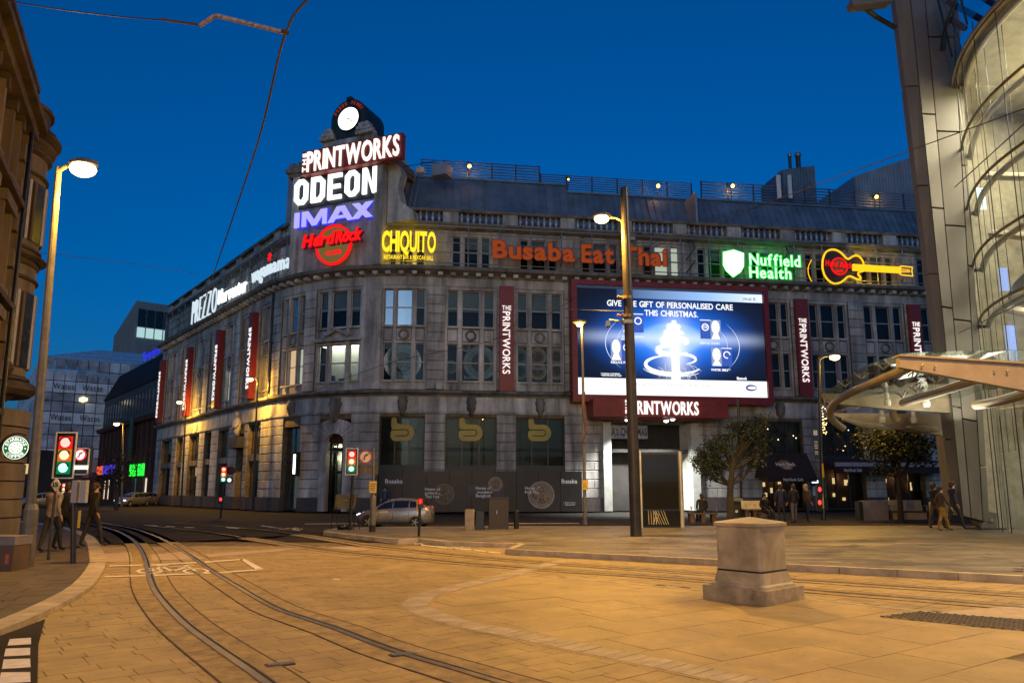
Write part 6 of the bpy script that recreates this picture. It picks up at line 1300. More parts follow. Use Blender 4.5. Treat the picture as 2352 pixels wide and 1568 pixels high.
# ---- entrance canopy
CN = thing('glass_canopy', (14, 25, 5), 'glass entrance canopy on steel pipes projecting left from the mast', 'canopy')
TAN = mat('canopy_paint', (.40, .34, .29), .4, var=.08, scale=2); PIPE = mat('canopy_pipe', (.30, .25, .18), .35, metal=.2, var=.1)
fb_ = [(2067, 818), (2352, 836), (2700, 858), (2700, 960), (2352, 896), (2067, 843)]
slab(fb_, 21, .22, 'front_beam', TAN, CN)
slab([(2067, 813), (2352, 830), (2700, 852), (2700, 857), (2352, 835), (2067, 817)], 20.9, .45, 'beam_cap', TAN, CN)
A_, B_ = atY(2067, 812, 20.9), atY(2700, 848, 20.9); tip = atY(1893, 905, 27.0); tl = atY(1985, 842, 23.5); bk = Vector((18.6, 33, 5.0)); bl = atY(1900, 950, 30)
GL3 = glass('canopy_glass', (.80, .86, .80), .05, .05, k=.3, bump=0)
cg = [A_, tl, tip, bl, Vector((12.6, 33, tip.z - .1)), bk, Vector((19.5, 20.9, B_.z + .2))]
quads = [(A_, tl, Vector((14.2, 23.5, 5.45)), Vector((14.2, 20.9, 5.55))), (tl, tip, Vector((14.2, 27, 5.2)), Vector((14.2, 23.5, 5.45))), (tip, bl, Vector((14.2, 30, 4.9)), Vector((14.2, 27, 5.2))), (Vector((14.22, 20.9, 5.55)), Vector((14.22, 23.5, 5.45)), Vector((17.4, 23.5, 5.45)), Vector((17.4, 20.9, 5.55))), (Vector((14.22, 23.5, 5.45)), Vector((14.22, 27, 5.2)), Vector((17.4, 27, 5.2)), Vector((17.4, 23.5, 5.45))), (Vector((14.22, 27, 5.2)), Vector((14.22, 30, 4.9)), Vector((17.2, 30, 4.9)), Vector((17.2, 27, 5.2)))]
for q in quads: MB().prism(list(q), (0, 0, .03)).build('glass_pane', GL3, CN)
for pts, r in (([(2085, 846, 21.2), (2020, 872, 23), (1950, 904, 25.5), (1914, 928, 27), (1906, 948, 27.8), (1914, 966, 28.2), (1938, 984, 28.4)], .13), ([(2255, 868, 21.2), (2180, 892, 23.5), (2110, 914, 26), (2074, 925, 27.5)], .15), ([(2420, 890, 21.2), (2352, 905, 22.5), (2290, 922, 24), (2242, 930, 25.5)], .16)):
    MB().tube(spline([atY(*p) for p in pts], .3), r, 10).build('rib_pipe', PIPE, CN)
for pts in ([(1935, 962, 28.6), (1980, 975, 29), (2050, 984, 29.8)], [(2082, 980, 30), (2120, 983, 30.4), (2160, 986, 30.8)]): MB().tube([atY(*p) for p in pts], [.04, .13, .12], 8).build('tail_pipe', mat('pale_pipe', (.45, .42, .33), .4), CN)
MB().tube(spline([atY(*p) for p in ((2062, 934, 29), (2050, 944, 29.3), (2056, 962, 29.5), (2068, 966, 29.4))], .2), .13, 8).build('rib_pipe', PIPE, CN)
slab([(1893, 903), (2200, 908), (2200, 948), (2060, 940), (1900, 925)], 28.3, .25, 'back_beam', mat('canopy_beam', (.27, .23, .17), .45), CN); slab([(1900, 948), (2168, 950), (2168, 1000), (2060, 985), (1940, 962)], 30.6, .25, 'back_beam', MATS['canopy_beam'], CN)
for k, (u, v, Y) in enumerate(((2028, 840, 23.2), (1978, 862, 24.6), (1940, 880, 25.8), (2150, 872, 23.8), (2105, 892, 25), (2072, 904, 26))):
    p = atY(u, v, Y); mb = MB()
    for dx, dy in ((.22, 0), (-.22, 0), (0, .22), (0, -.22)): mb.tube([p + Vector((0, 0, -.12)), p + Vector((dx, dy, .05))], .025, 5); mb.ball(p + Vector((dx, dy, .06)), .04, n=6)
    mb.build('glass_clamp', STEEL, CN)
for u, v, Y in ((2120, 838, 20.9), (2149, 841, 20.9), (2285, 850, 20.9), (2314, 852, 20.9)): p = atY(u, v, Y); MB().ball(p, .04, .03, .04, 8).build('bolt', STEEL, CN)
for u, v, Y, lb in ((2038, 922, 27.6, 'front left spotlight under the glass canopy'), (2128, 924, 27.6, 'front right spotlight under the glass canopy, beside the mast'), (2026, 961, 30, 'rear left spotlight under the glass canopy'), (2099, 962, 30, 'rear middle spotlight under the glass canopy'), (2122, 988, 31, 'lowest rear spotlight under the glass canopy')):
    p = atY(u, v, Y); t = thing('spotlight', p, lb, 'spotlight', 'spotlights under the canopy'); MB().lathe([(.08, .1), (.08, .32), (.1, .34)], 10, p).build('body', WHITEP, t); MB().lathe([(.11, -.16), (.13, -.02), (.1, .08)], 10, p).build('head', WHITEP, t); MB().tube([p + Vector((0, 0, .3)), p + Vector((0, 0, .75))], .03, 6).build('stem', STEEL, t)
area('canopy_fill_light', (16.0, 26.5, 4.2), 150, (1, .86, .6), 3, 3, (PI, 0, 0))  # added upward fill without a fitting, brightens the underside of the canopy
# ================================================================== wires
WIR = mat('wire_dark', (.06, .05, .045), .5, metal=.4)
def wire(nm, pts, r, lb, m=WIR, sag=0):
    P = [atY(*p) for p in pts]; t = thing(nm, P[0], lb, 'wire'); q = [P[0] + (P[-1] - P[0]) * (k / 14) + Vector((0, 0, -sag * 4 * (k / 14) * (1 - k / 14))) for k in range(15)] if len(P) == 2 else spline(P, .5)
    MB().tube(q, r, 5).build('strand', m, t); return t
w1 = wire('contact_wire', [(735, -30, 8.5), (655, 78, 11), (600, 300, 15), (545, 470, 21), (492, 625, 30), (470, 690, 40)], .022, 'dark overhead tram wire coming down from the top to the left street front')
for a, b, r in (((370, 45, 10.9), (460, 58, 10.9), .020), ((646, 70, 10.95), (664, 78, 11), .03)): MB().tube([atY(*a), atY(*b)], r, 6).build('fitting', mat('rusty_fitting', (.14, .08, .06), .7, metal=.3), w1)
MB().tube([atY(*p) for p in ((458, 60, 10.9), (492, 38, 10.9), (500, 37, 10.9), (560, 52, 10.95), (656, 76, 11))], .035, 8).build('pull_off_arm', mat('flaky_white_paint', (.42, .38, .42), .6, var=.4, scale=14, c2=(.16, .07, .05)), w1)
wire('span_wire', [(-20, -5, 10.5), (378, 47, 10.9)], .010, 'thin dark span wire across the top left of the sky', sag=.05)
wire('span_wire', [(2420, 225, 14), (1700, 490, 26), (1470, 585, 30), (1176, 765, 36), (880, 838, 42), (640, 930, 46)], .014, 'long dark span wire crossing the whole front from the mast down to the left')
wire('span_wire', [(-30, 567, 24), (290, 604, 34), (470, 632, 44)], .012, 'thin span wire from the left building to the left street front', sag=.05)
wire('span_wire', [(1170, 706, 48), (1437, 714, 27)], .014, 'pale span wire from the red banner to the tall mast', STEEL)
wire('span_wire', [(2380, 260, 20), (2193, 430, 27.4)], .02, 'diagonal stay cable across the glass wall below the mast top', DSTEEL)
wire('span_wire', [(2380, 680, 20), (2202, 765, 27.3)], .02, 'lower diagonal stay cable across the glass wall', DSTEEL)
# ================================================================== street lamps
SOD = (1.0, .505, .06)
BULB = glow('sodium_lamp', (1, .66, .26), 12)
def lamp_head(t, top, arm, r=.2, lens=.17, pw=0, nm='street_light', up=.38):
    """Arm from the top of the post to a hooded bowl; arm is a vector in the place."""
    e = top + arm; d = Vector((arm.x, arm.y, 0)); d.normalize()
    MB().tube([top + Vector((0, 0, -.1)), top + arm * .35 + Vector((0, 0, .02)), e], [.05, .045, .04], 8).build('arm', POLEG, t)
    mb = MB(); mb.ball(e + Vector((0, 0, .03)), r * 1.7, r * 1.1, r * .55, 10); mb.build('hood', POLEG, t)
    mb = MB(); mb.ball(e + Vector((0, 0, -.10)), lens * 1.3, lens * 1.05, lens * .8, 12); mb.build('lamp', BULB, t, smooth=True)
    if pw:
        l = bpy.data.lights.new(nm, 'SPOT'); l.energy = pw * LAMP_POWER; l.color = SOD; l.spot_size = rad(152); l.spot_blend = .55; l.shadow_soft_size = .14
        o = bpy.data.objects.new(nm, l); COL.objects.link(o); o.location = e + Vector((0, 0, -.30))
        if up: point(nm, e + Vector((0, 0, -.36)), pw * LAMP_POWER * up, SOD, .14)
def street_lamp(base, top, rb, rt, arm, lb, pw, thick=None, lens=.17, m=POLEG):
    t = thing('street_lamp', base, lb, 'street lamp', 'lit orange street lamps')
    MB().tube([base, base + (top - base) * .35, top], [rb, rb * .9, rt], 12).build('post', m, t)
    if thick: MB().lathe([(thick[1], 0), (thick[1], thick[0]), (rb, thick[0] + .12)], 12, base).build('base', m, t)
    lamp_head(t, top, arm, pw=pw, lens=lens, up=.32 if base.x < -8 and base.y < 20 else .28 if base.y > 38 else .10 if base.x > 12 else .38); return t
b = gnd(59, 1302, .055); tp_ = atY(135, 384, b.y + .1)
street_lamp(b, tp_, .10, .065, Vector((.62, -.12, .0)), 'tall grey street lamp in the left foreground in front of the sandstone building', 1900, (1.15, .135), .22)
b = gnd(1461, 1231, PZ); tp_ = atY(1433, 432, b.y)
MAST = thing('tram_mast', b, 'tall dark tram mast carrying a street lamp in front of the big screen', 'mast')
MB().tube([b, atY(1447, 800, b.y), tp_], [.19, .17, .14], 16).build('post', mat('mast_paint', (.055, .045, .035), .4, metal=.3, var=.3, scale=1.2), MAST)
q = atY(1434, 505, b.y); lamp_head(MAST, q, Vector((-.80, -.1, .10)), pw=5200, lens=.2, up=.34)
for v in (684, 726): c = atY(1440, v, b.y); MB().lathe([(.19, -.05), (.19, .05)], 14, c).build('clamp', mat('worn_brass', (.35, .22, .08), .5, metal=.5), MAST); MB().tube([c + Vector((-.18, -.05, 0)), c + Vector((-.34, -.08, .03))], .045, 6).build('eye_bolt', MATS['worn_brass'], MAST)
c = atY(1442, 740, b.y); MB().tube([c, atY(1399, 735, b.y)], .04, 6).build('camera_arm', STEEL, MAST); e = atY(1396, 740, b.y); MB().box(e.x - .07, e.x + .07, e.y - .15, e.y + .1, e.z - .16, e.z + .02).build('camera', STEEL, MAST); MB().lathe([(.205, -.06), (.205, .06)], 14, c).build('clamp', STEEL, MAST)
b = gnd(1344, 1204, PZ); tp_ = atY(1337, 742, b.y)
t = street_lamp(b, tp_, .075, .05, Vector((-.12, -.05, .02)), 'slender grey street lamp in front of the left edge of the big screen', 800, (.25, .09), .12)
yl = mat('yellow_plate', (.62, .42, .04), .5, var=.08)
def plate_on(t, u, v, Y, w, h, m=yl, nm='yellow_plate'):
    p = atY(u, v, Y - .14); MB().box(p.x - w, p.x + w, p.y, p.y + .02, p.z - h, p.z + h).build(nm, m, t); return p
p = plate_on(t, 1344, 1113, b.y, .13, .21); 
for k in range(4): MB().box(p.x - .09, p.x + .08 - .02 * k, p.y - .004, p.y, p.z - .12 + k * .06, p.z - .105 + k * .06).build('print_line', BLACK, t)
mb = MB(); mb.tube(spline([atY(1343, 900, b.y - .08), atY(1340, 950, b.y - .2), atY(1345, 990, b.y - .15), atY(1338, 1015, b.y - .1), atY(1349, 1012, b.y - .1)], .2), .03, 5); mb.tube([atY(1341, 925, b.y - .1), atY(1352, 985, b.y - .12), atY(1339, 1008, b.y - .12)], .025, 5); mb.build('loose_cable', mat('red_cable', (.14, .06, .05), .6), t)
b = gnd(1892, 1195, PZ); tp_ = atY(1880, 822, b.y)
t = street_lamp(b, tp_, .11, .08, Vector((.78, -.1, .12)), 'dark street lamp with christmas lights and signals in front of the bar', 2600, None, .2, m=BLACK)
p = atY(1875, 1014, b.y); MB().box(p.x - .16, p.x + .10, p.y - .02, p.y + .02, p.z - .85, p.z + .80).build('banner', mat('navy_banner', (.03, .06, .10), .6), t)
for k, (dz, w) in enumerate(((.35, .1), (.0, .08), (-.12, .09), (-.22, .09), (-.32, .08), (-.5, .09), (-.6, .08))): MB().box(p.x - w - .03, p.x + w - .03, p.y - .026, p.y - .02, p.z + dz - .03, p.z + dz + (.22 if k == 0 else .02)).build('print_line', PRW, t)
fl_ = glow('fairy_light_gold', (1, .66, .25), 4.5); mb = MB()
for pts in ([(1886, 930), (1900, 945), (1897, 962), (1888, 955), (1893, 975), (1901, 968)], [(1890, 950), (1894, 985), (1899, 993), (1893, 995), (1889, 972), (1897, 975)], [(1884, 925), (1888, 940), (1886, 950)]):
    pth = spline([atY(u, v, b.y - .05) for u, v in pts], .06)
    for q in pth[::2]: mb.ball(q, .035, n=4)
mb.build('christmas_motif', fl_, t)
for v, c in ((1127, 'ped'), (1157, 'ped')): p = atY(1882, v, b.y - .1); MB().box(p.x - .14, p.x + .10, p.y - .1, p.y + .12, p.z - .34, p.z + .3).build('signal_box', BLACK, t); MB().ball(p + Vector((-.02, -.1, .08)), .08, .03, .12, 8).build('signal_lamp', glow('signal_red', (1, .03, .03), 4), t)
for v in (1080, 1150): p = atY(1890, v, b.y - .13); MB().box(p.x - .04, p.x + .05, p.y, p.y + .01, p.z - .35, p.z + .35).build('yellow_strip', yl, t)
for (u, v, u2, v2, vb, arm, pw, lb) in ((592, 869, 581, 1171.7, 1171.7, Vector((-.55, -.1, .02)), 2300, 'street lamp on the pavement nearest the curved corner, in front of its red banner'), (428, 922, 416, 1162, 1162, Vector((-.6, -.1, .02)), 2600, 'street lamp half way along the left street front'), (283, 972, 279, 1165, 1163, Vector((-.5, -.2, .02)), 700, 'far street lamp in front of the dark brick office building')):
    b = gnd(u2, vb, PZ); street_lamp(b, atY(u, v, b.y), .09, .06, arm, lb, pw, None, .2, m=BLACK if pw > 1000 else POLEG)
# lamps of the same street that stand outside the picture
for (x, y, h, arm, pw, lb) in ((12.9, 14.0, 11.6, Vector((-1.35, 0, .1)), 5200, 'street lamp beside the glass hall, just outside the top right corner'), (-6.5, -13, 10, Vector((1.0, .3, 0)), 8600, 'street lamp behind the viewer on the left'), (8.5, -11, 10, Vector((-1.0, .3, 0)), 9400, 'street lamp behind the viewer on the right')):
    street_lamp(Vector((x, y, 0)), Vector((x, y, h)), .1, .065, arm, lb, pw)
# ================================================================== traffic signals
LR, LA, LG_ = glow('lens_red', (1, .30, .25), 2.6), glow('lens_amber', (1, .62, .40), 1.6), glow('lens_green', (.55, .85, .80), 1.5)
HRED, HAMB, HGRN = glow('lit_red_surround', (1, .02, .01), .9), glow('lit_amber_surround', (1, .22, .01), .7), glow('lit_green_surround', (.0, .33, .11), .7)
def signal(base, head, lb, lens=.1, ext=None, border=True, pole=.055):
    """Traffic signal: head is the middle of the amber lens; all three lenses were lit during the exposure."""
    t = thing('traffic_signal', base, lb, 'traffic light', 'traffic lights round the junction'); x, y, z = head; s = lens / .1
    MB().tube([Vector((base.x, base.y, base.z)), Vector((x + .05 * s, y + .16, z + .55 * s))], pole, 10).build('pole', BLACK, t)
    g_ = .27 * s
    MB().bbox(x - .16 * s, x + .16 * s, y - .02, y + .16, z - .45 * s, z + .45 * s, .02).build('housing', BLACK, t)
    if border: 
        mb = MB(); X0, X1, Z0, Z1 = x - .23 * s, x + .23 * s, z - .50 * s, z + .50 * s
        for a, b_, c, d in ((X0, X0 + .025, Z0, Z1), (X1 - .025, X1, Z0, Z1), (X0 + .025, X1 - .025, Z0, Z0 + .025), (X0 + .025, X1 - .025, Z1 - .025, Z1)): mb.box(a, b_, y - .03, y + .0, c, d)
        mb.build('white_border', WHITEP, t)
        MB().box(X0 + .02, X1 - .02, y + .0, y + .02, Z0 + .02, Z1 - .02).build('backing_board', BLACK, t)
    for k, (lm, hm, nm) in enumerate(((LR, HRED, 'red_lens'), (LA, HAMB, 'amber_lens'), (LG_, HGRN, 'green_lens'))):
        zz = z + (1 - k) * g_
        MB().box(x - .15 * s, x + .15 * s, y - .026, y - .021, zz - g_ * .49, zz + g_ * .49).build('lens_surround', hm, t)
        MB().disc((x, y - .03, zz), (1, 0, 0), (0, 0, 1), .1 * s, 0, 20, 0, (0, -.02, 0)).build(nm, lm, t)
        mb = MB(); mb.disc((x, y - .03, zz), (1, 0, 0), (0, 0, 1), .125 * s, .112 * s, 14, 0, (0, -.05 * s, 0), rad(10), rad(170)); mb.build('visor', BLACK, t)
    return t
def turn_sign(c, r, t=None, lit=False, lb=''):
    t = t or thing('turn_sign', c, lb, 'road sign'); W_ = glow('lit_sign_white', (1, .97, .9), 1.2) if lit else mat('sign_cream', (.72, .62, .46), .4, var=.04); Rr = glow('lit_sign_red', (1, .05, .04), .9) if lit else mat('sign_rim_red', (.40, .03, .02), .4)
    MB().disc(c, (1, 0, 0), (0, 0, 1), r, r * .80, 28, 0, (0, -.02, 0)).build('rim', Rr, t); MB().disc(c, (1, 0, 0), (0, 0, 1), r * .80, 0, 28, 0, (0, -.012, 0)).build('face', W_, t)
    P = lambda x, z: Vector((c[0] + x * r, c[1] - .016, c[2] + z * r)); mb = MB()
    for q in ([(-.22, -.45), (-.08, -.45), (-.08, .12), (.12, .22), (.12, .36), (-.12, .30), (-.22, .14)], [(.10, .10), (.44, .29), (.10, .50)]): mb.prism([P(*k) for k in q], (0, -.006, 0))
    mb.build('arrow', BLACK, t); MB().prism([P(-.60, -.53), P(-.53, -.60), P(.60, .53), P(.53, .60)], (0, -.012, 0)).build('slash', Rr, t); return t
# nearest signal on the left corner
b = gnd(168, 1294, .055); hd_ = atY(150, 1045, b.y - .15)
t = signal(b, hd_, 'nearest traffic light on the left corner with a lit no right turn sign beside it', .1)
q = atY(188, 1059, b.y - .1); MB().box(q.x - .15, q.x + .16, q.y, q.y + .14, q.z - .29, q.z + .29).build('side_box', BLACK, t)
mb = MB()
for a in ((q.x - .15, q.x + .16, q.z + .27, q.z + .29), (q.x + .14, q.x + .16, q.z - .29, q.z + .29), (q.x - .15, q.x + .16, q.z - .29, q.z - .27)): mb.box(a[0], a[1], q.y - .02, q.y, a[2], a[3])
mb.build('white_border', WHITEP, t); turn_sign(atY(185, 1044, q.y - .01), .13, t, True)
c = atY(183, 1073, q.y - .02); MB().box(c.x - .17, c.x + .17, c.y - .02, c.y, c.z - .035, c.z + .035).build('bar_light', glow('bar_light', (1, 1, .72), 6), t)
for u in (171, 191): c = atY(u, 1128, b.y - .05); MB().box(c.x - .07, c.x + .05, c.y, c.y + .12, c.z - .24, c.z + .24).build('pedestrian_unit', mat('grey_unit', (.40, .38, .38), .6, var=.05), t)
c = atY(181, 1192, b.y - .1); MB().box(c.x - .025, c.x + .025, c.y, c.y + .02, c.z - .18, c.z + .18).build('yellow_strip', yl, t)
# others
b = gnd(803, 1217, PZ); t = signal(b, atY(808, 1059.5, b.y - .15), 'traffic light on the island in front of the arched doorway', .1)
c = atY(840, 1078, b.y + .05); MB().box(c.x - .42, c.x + .45, c.y, c.y + .12, c.z - .18, c.z + .18).build('side_box', mat('brown_grey_box', (.10, .08, .06), .5), t)
MB().disc((c.x - .36, c.y - .01, c.z + .02), (1, 0, 0), (0, 0, 1), .1, 0, 16, 0, (0, -.02, 0), rad(90), rad(270)).build('half_lens', glow('lens_pale_pink', (1, .78, .74), 1.5), t)
sp2 = gnd(855, 1221, PZ); turn_sign(atY(840, 1048.5, sp2.y - .05), .245, None, False, 'round no right turn sign right of the middle traffic light')
t = thing('sign_post', sp2, 'grey sign post with a thick base and a yellow plate left of the silver car', 'post')
MB().lathe([(.115, 0), (.115, .24)], 12, sp2).build('black_foot', BLACK, t); MB().lathe([(.11, .24), (.11, 1.15), (.09, 1.24), (.045, 1.3), (.04, 1.32)], 12, sp2).build('thick_base', POLEG, t); MB().tube([sp2 + Vector((0, 0, 1.3)), atY(858, 1028, sp2.y)], .04, 10).build('pole', POLEG, t); MB().tube([atY(858, 1078, sp2.y), atY(838, 1077, sp2.y - .03)], .025, 6).build('bracket', POLEG, t); MB().tube([atY(838, 1062, sp2.y - .03), atY(838, 1086, sp2.y - .03)], .03, 6).build('bracket', POLEG, t)
p = plate_on(t, 856.5, 1118, sp2.y, .13, .21)
for k in range(4): MB().box(p.x - .09, p.x + .06 + .01 * k, p.y - .004, p.y, p.z - .12 + k * .07, p.z - .10 + k * .07).build('print_line', BLACK, t)
b = gnd(506, 1190, .02); t = signal(b, atY(514, 1089, b.y - .15), 'traffic light in front of the left street front with a small white lens beside it', .105, border=False)
c = atY(527, 1102, b.y - .12); MB().box(c.x - .16, c.x + .16, c.y, c.y + .1, c.z - .17, c.z + .17).build('side_box', BLACK, t); MB().disc((c.x, c.y - .01, c.z), (1, 0, 0), (0, 0, 1), .115, 0, 16, 0, (0, -.02, 0)).build('white_lens', glow('lens_pale_pink', (1, .78, .74), 1.5), t)
c = atY(531, 1080, b.y + .1); MB().disc(c, (1, 0, 0), (0, 0, 1), .25, 0, 20, 0, (0, -.02, 0)).build('round_sign_back', mat('dull_red_disc', (.10, .03, .02), .5), t)
c = atY(507, 1147, b.y - .1); MB().box(c.x - .12, c.x + .12, c.y, c.y + .1, c.z - .25, c.z + .2).build('pedestrian_unit', BLACK, t); MB().ball((c.x, c.y - .01, c.z + .02), .075, .03, .1, 8).build('red_man', glow('signal_red', (1, .03, .03), 4), t)
b = gnd(146, 1164, 0); signal(b, atY(147, 1123, b.y - .15), 'small far traffic light seen right of the diamond sign', .14, border=False)
b = gnd(962, 1231, PZ); t = thing('crossing_signal', b, 'short pedestrian signal post with a glowing red man beside the silver car', 'traffic light')
MB().tube([b, atY(965, 1150, b.y)], .045, 10).build('pole', BLACK, t); c = atY(966, 1155, b.y - .08); MB().bbox(c.x - .09, c.x + .09, c.y - .05, c.y + .1, c.z - .16, c.z + .17, .02).build('housing', BLACK, t); MB().box(c.x - .075, c.x + .075, c.y - .056, c.y - .05, c.z - .02, c.z + .14).build('lens_surround', HRED, t); MB().ball((c.x, c.y - .06, c.z + .10), .022, .012, .025, 8).build('red_man', glow('signal_red', (1, .03, .03), 4), t); MB().tube([(c.x, c.y - .06, c.z + .075), (c.x, c.y - .06, c.z + .0)], [.03, .018], 6).build('red_man', MATS['signal_red'], t); MB().box(c.x - .13, c.x - .09, c.y, c.y + .02, c.z - .3, c.z + .1).build('yellow_strip', yl, t)
# diamond speed sign, post on the left
p = atY(128, 1112, 17); t = thing('tram_speed_sign', Vector((p.x - .02, 17, .055)), 'white diamond sign with the number 15 left of the nearest traffic light', 'road sign')
MB().prism([p + Vector(q) for q in ((-.11, 0, 0), (0, 0, -.155), (.11, 0, 0), (0, 0, .155))], (0, .02, 0)).build('plate', WHITEP, t); put_letters('15', .115, .09, lambda x, y, d: Vector((p.x - .06 + x, p.y - .004 - d, p.z - .045 + y)), BLACK, t, .004, bold=.03); MB().tube([p + Vector((-.02, .05, .1)), Vector((p.x - .04, 17.05, .055))], .03, 8).build('post', DSTEEL, t)
b = gnd(42, 1172, 0); t = thing('sign_post', b, 'thin grey post with a yellow plate behind the left street lamp', 'post'); MB().tube([b, atY(51, 1030, b.y)], .06, 8).build('pole', POLEG, t); plate_on(t, 47, 1131, b.y, .14, .45)
b = gnd(1704, 1186, PZ); t = thing('black_post', b, 'plain tall black post in front of the leafy plaza tree', 'post'); MB().tube([b, atY(1695, 916, b.y)], .07, 10).build('post', BLACK, t)
# ================================================================== plaza furniture
def box_px(u0, v0, u1, v1, zb, dep, name, m, parent, b=.02):
    p, q = gnd(u0, v1, zb), gnd(u1, v1, zb); z1 = atY(u0, v0, p.y).z; return MB().bbox(p.x, q.x, p.y, p.y + dep, zb, z1, b).build(name, m, parent)
def single(nm, lb, cat, u0, v0, u1, v1, dep, pn, m, grp=None):
    c = gnd((u0 + u1) / 2, v1, PZ); t = thing(nm, c, lb, cat, grp); box_px(u0, v0, u1, v1, PZ, dep, pn, m, t); return t
t = single('stone_slab', 'pale upright stone slab left of the black bollards', 'slab', 1067, 1169, 1089, 1216, .2, 'slab', mat('grey_slab', (.26, .23, .20), .7, var=.2, scale=4))
t = single('bollard', 'thick black bollard between the stone slab and the tall cabinet', 'bollard', 1092, 1174, 1112, 1216, .35, 'post', BLACK, 'black bollards'); 
t = single('cabinet', 'tall black utility cabinet on the plaza right of the silver car', 'cabinet', 1122, 1144, 1168, 1215, .6, 'body', mat('brown_black_cabinet', (.035, .024, .018), .5, var=.2), None); p = gnd(1122, 1215, PZ); q = gnd(1168, 1215, PZ); MB().box(p.x - .03, q.x + .03, p.y - .02, p.y + .62, atY(1122, 1144, p.y).z, atY(1122, 1144, p.y).z + .04).build('lid', BLACK, t); MB().box(q.x - .12, q.x - .10, p.y - .006, p.y, .3, 1.2).build('door_gap', BLACK, t); MB().box(p.x + .3, p.x + .33, p.y - .03, p.y, .7, .85).build('handle', STEEL, t)
c = gnd(1186, 1214, PZ); t = thing('bollard', c, 'slim round black bollard right of the tall cabinet', 'bollard', 'black bollards'); MB().lathe([(.10, 0), (.10, .68), (.085, .71), (.01, .72)], 12, c).build('post', BLACK, t)
# advertising totem
p, q = gnd(1474, 1211, PZ), gnd(1562, 1209, PZ); tz = atY(1474, 1038, p.y).z
TM = thing('advert_totem', (p + q) / 2, 'black glazed advertising totem with steel edges behind the tram mast', 'totem')
MB().box(p.x + .04, q.x - .12, p.y, p.y + .35, PZ, tz).build('case', BLACK, TM)
GP = mat('totem_glass', (.010, .010, .008), .16, var=.1, spec=.25)
zs_ = atY(1474, 1171, p.y).z
mb = MB(); n = 10; mb.loft([[(p.x + .09, p.y - .03 - .05 * math.sin(PI * k / n), zs_ + .05 + (tz - zs_ - .15) * k / n), (q.x - .20, p.y - .03 - .05 * math.sin(PI * k / n), zs_ + .05 + (tz - zs_ - .15) * k / n), (q.x - .20, p.y, zs_ + .05 + (tz - zs_ - .15) * k / n), (p.x + .09, p.y, zs_ + .05 + (tz - zs_ - .15) * k / n)] for k in range(n + 1)]); mb.build('poster_glass', GP, TM)
MB().box(p.x + .06, q.x - .14, p.y - .02, p.y, PZ + .06, zs_ - .02).build('lower_panel', GP, TM)
MB().box(p.x - .02, p.x + .04, p.y - .05, p.y + .4, PZ, tz + .04).build('edge_trim', mat('bright_trim', (0, 0, 0)), TM); mb = MB(); mb.tube([(q.x - .06, p.y, PZ), (q.x - .06, p.y, tz + .03)], .085, 12); mb.build('edge_tube', mat('satin_trim', (.55, .50, .40), .35, metal=.6), TM)
LGO = mat('logo_line', (.60, .55, .38), .5)
for (u0, u1) in ((1489, 1491), (1495, 1497), (1501, 1502), (1501, 1515), (1506, 1508), (1506, 1520), (1511, 1526), (1518, 1531), (1524, 1536)):
    a, b_ = atY(u0, 1172, p.y - .03), atY(u1, 1204, p.y - .03); MB().tube([a, b_], .012, 4).build('logo_line', LGO, TM)
MB().tube([atY(1501, 1204, p.y - .03), atY(1508, 1178, p.y - .03)], .012, 4).build('logo_line', LGO, TM); MB().tube([atY(1507, 1204, p.y - .03), atY(1514, 1178, p.y - .03)], .012, 4).build('logo_line', LGO, TM)
# stone cabinet pillar in the foreground
pc = gnd(1769, 1392, 0); PIL = thing('stone_cabinet', pc + Vector((0, .72, 0)), 'square stone coloured cabinet with a pyramid cap on a stepped plinth in the foreground', 'cabinet', rz=0)
PM = mat('cabinet_stone', (.46, .40, .29), .6, var=.16, scale=1.3, bump=.2, bscale=30, stain=.38, sscale=1.5); PM2 = mat('cabinet_metal_side', (.30, .28, .23), .42, metal=.25, var=.2, scale=2.0, streak=True)
an = rad(41); ca, sa = math.cos(an), math.sin(an)
def sq(h, z, r=.0):   # rounded square ring, half size h
    out = []; r = r or .02
    for cx, cy, a0 in ((h - r, h - r, 0), (-h + r, h - r, 90), (-h + r, -h + r, 180), (h - r, -h + r, 270)):
        for k in range(4): t = rad(a0 + 30 * k); x, y = cx + r * math.cos(t), cy + r * math.sin(t); out.append((x * ca - y * sa, x * sa + y * ca, z))
    return out
MB().loft([sq(.53, 0), sq(.53, .20), sq(.525, .205)]).build('plinth', mat('plinth_concrete', (.38, .32, .23), .8, var=.25, scale=4, bump=.5, stain=.35, sscale=2), PIL, False)
MB().loft([sq(.46, .205, .05), sq(.455, .24, .06), sq(.42, .26, .07), sq(.385, .42, .08)]).build('skirt', PM, PIL, False); MB().loft([sq(.385, .42, .07), sq(.385, .445, .07)]).build('gap_band', BLACK, PIL, False)
MB().loft([sq(.375, .445, .07), sq(.375, 1.07, .07)]).build('body', PM, PIL, False)
MB().loft([sq(.40, 1.07, .07), sq(.405, 1.085, .07), sq(.405, 1.12, .07), sq(.37, 1.135, .07), sq(.02, 1.20, .01)]).build('cap', PM, PIL, False)
MB().add([(.3755 * ca - y * sa, .3755 * sa + y * ca, z) for y, z in ((-.31, .47), (.31, .47), (.31, 1.05), (-.31, 1.05))], [(0, 1, 2, 3)]).build('access_panel', PM2, PIL, False)
for y in (-.2, .0): MB().ball((.532 * ca - y * sa, .532 * sa + y * ca, .1), .012, n=6).build('bolt', DSTEEL, PIL, False)
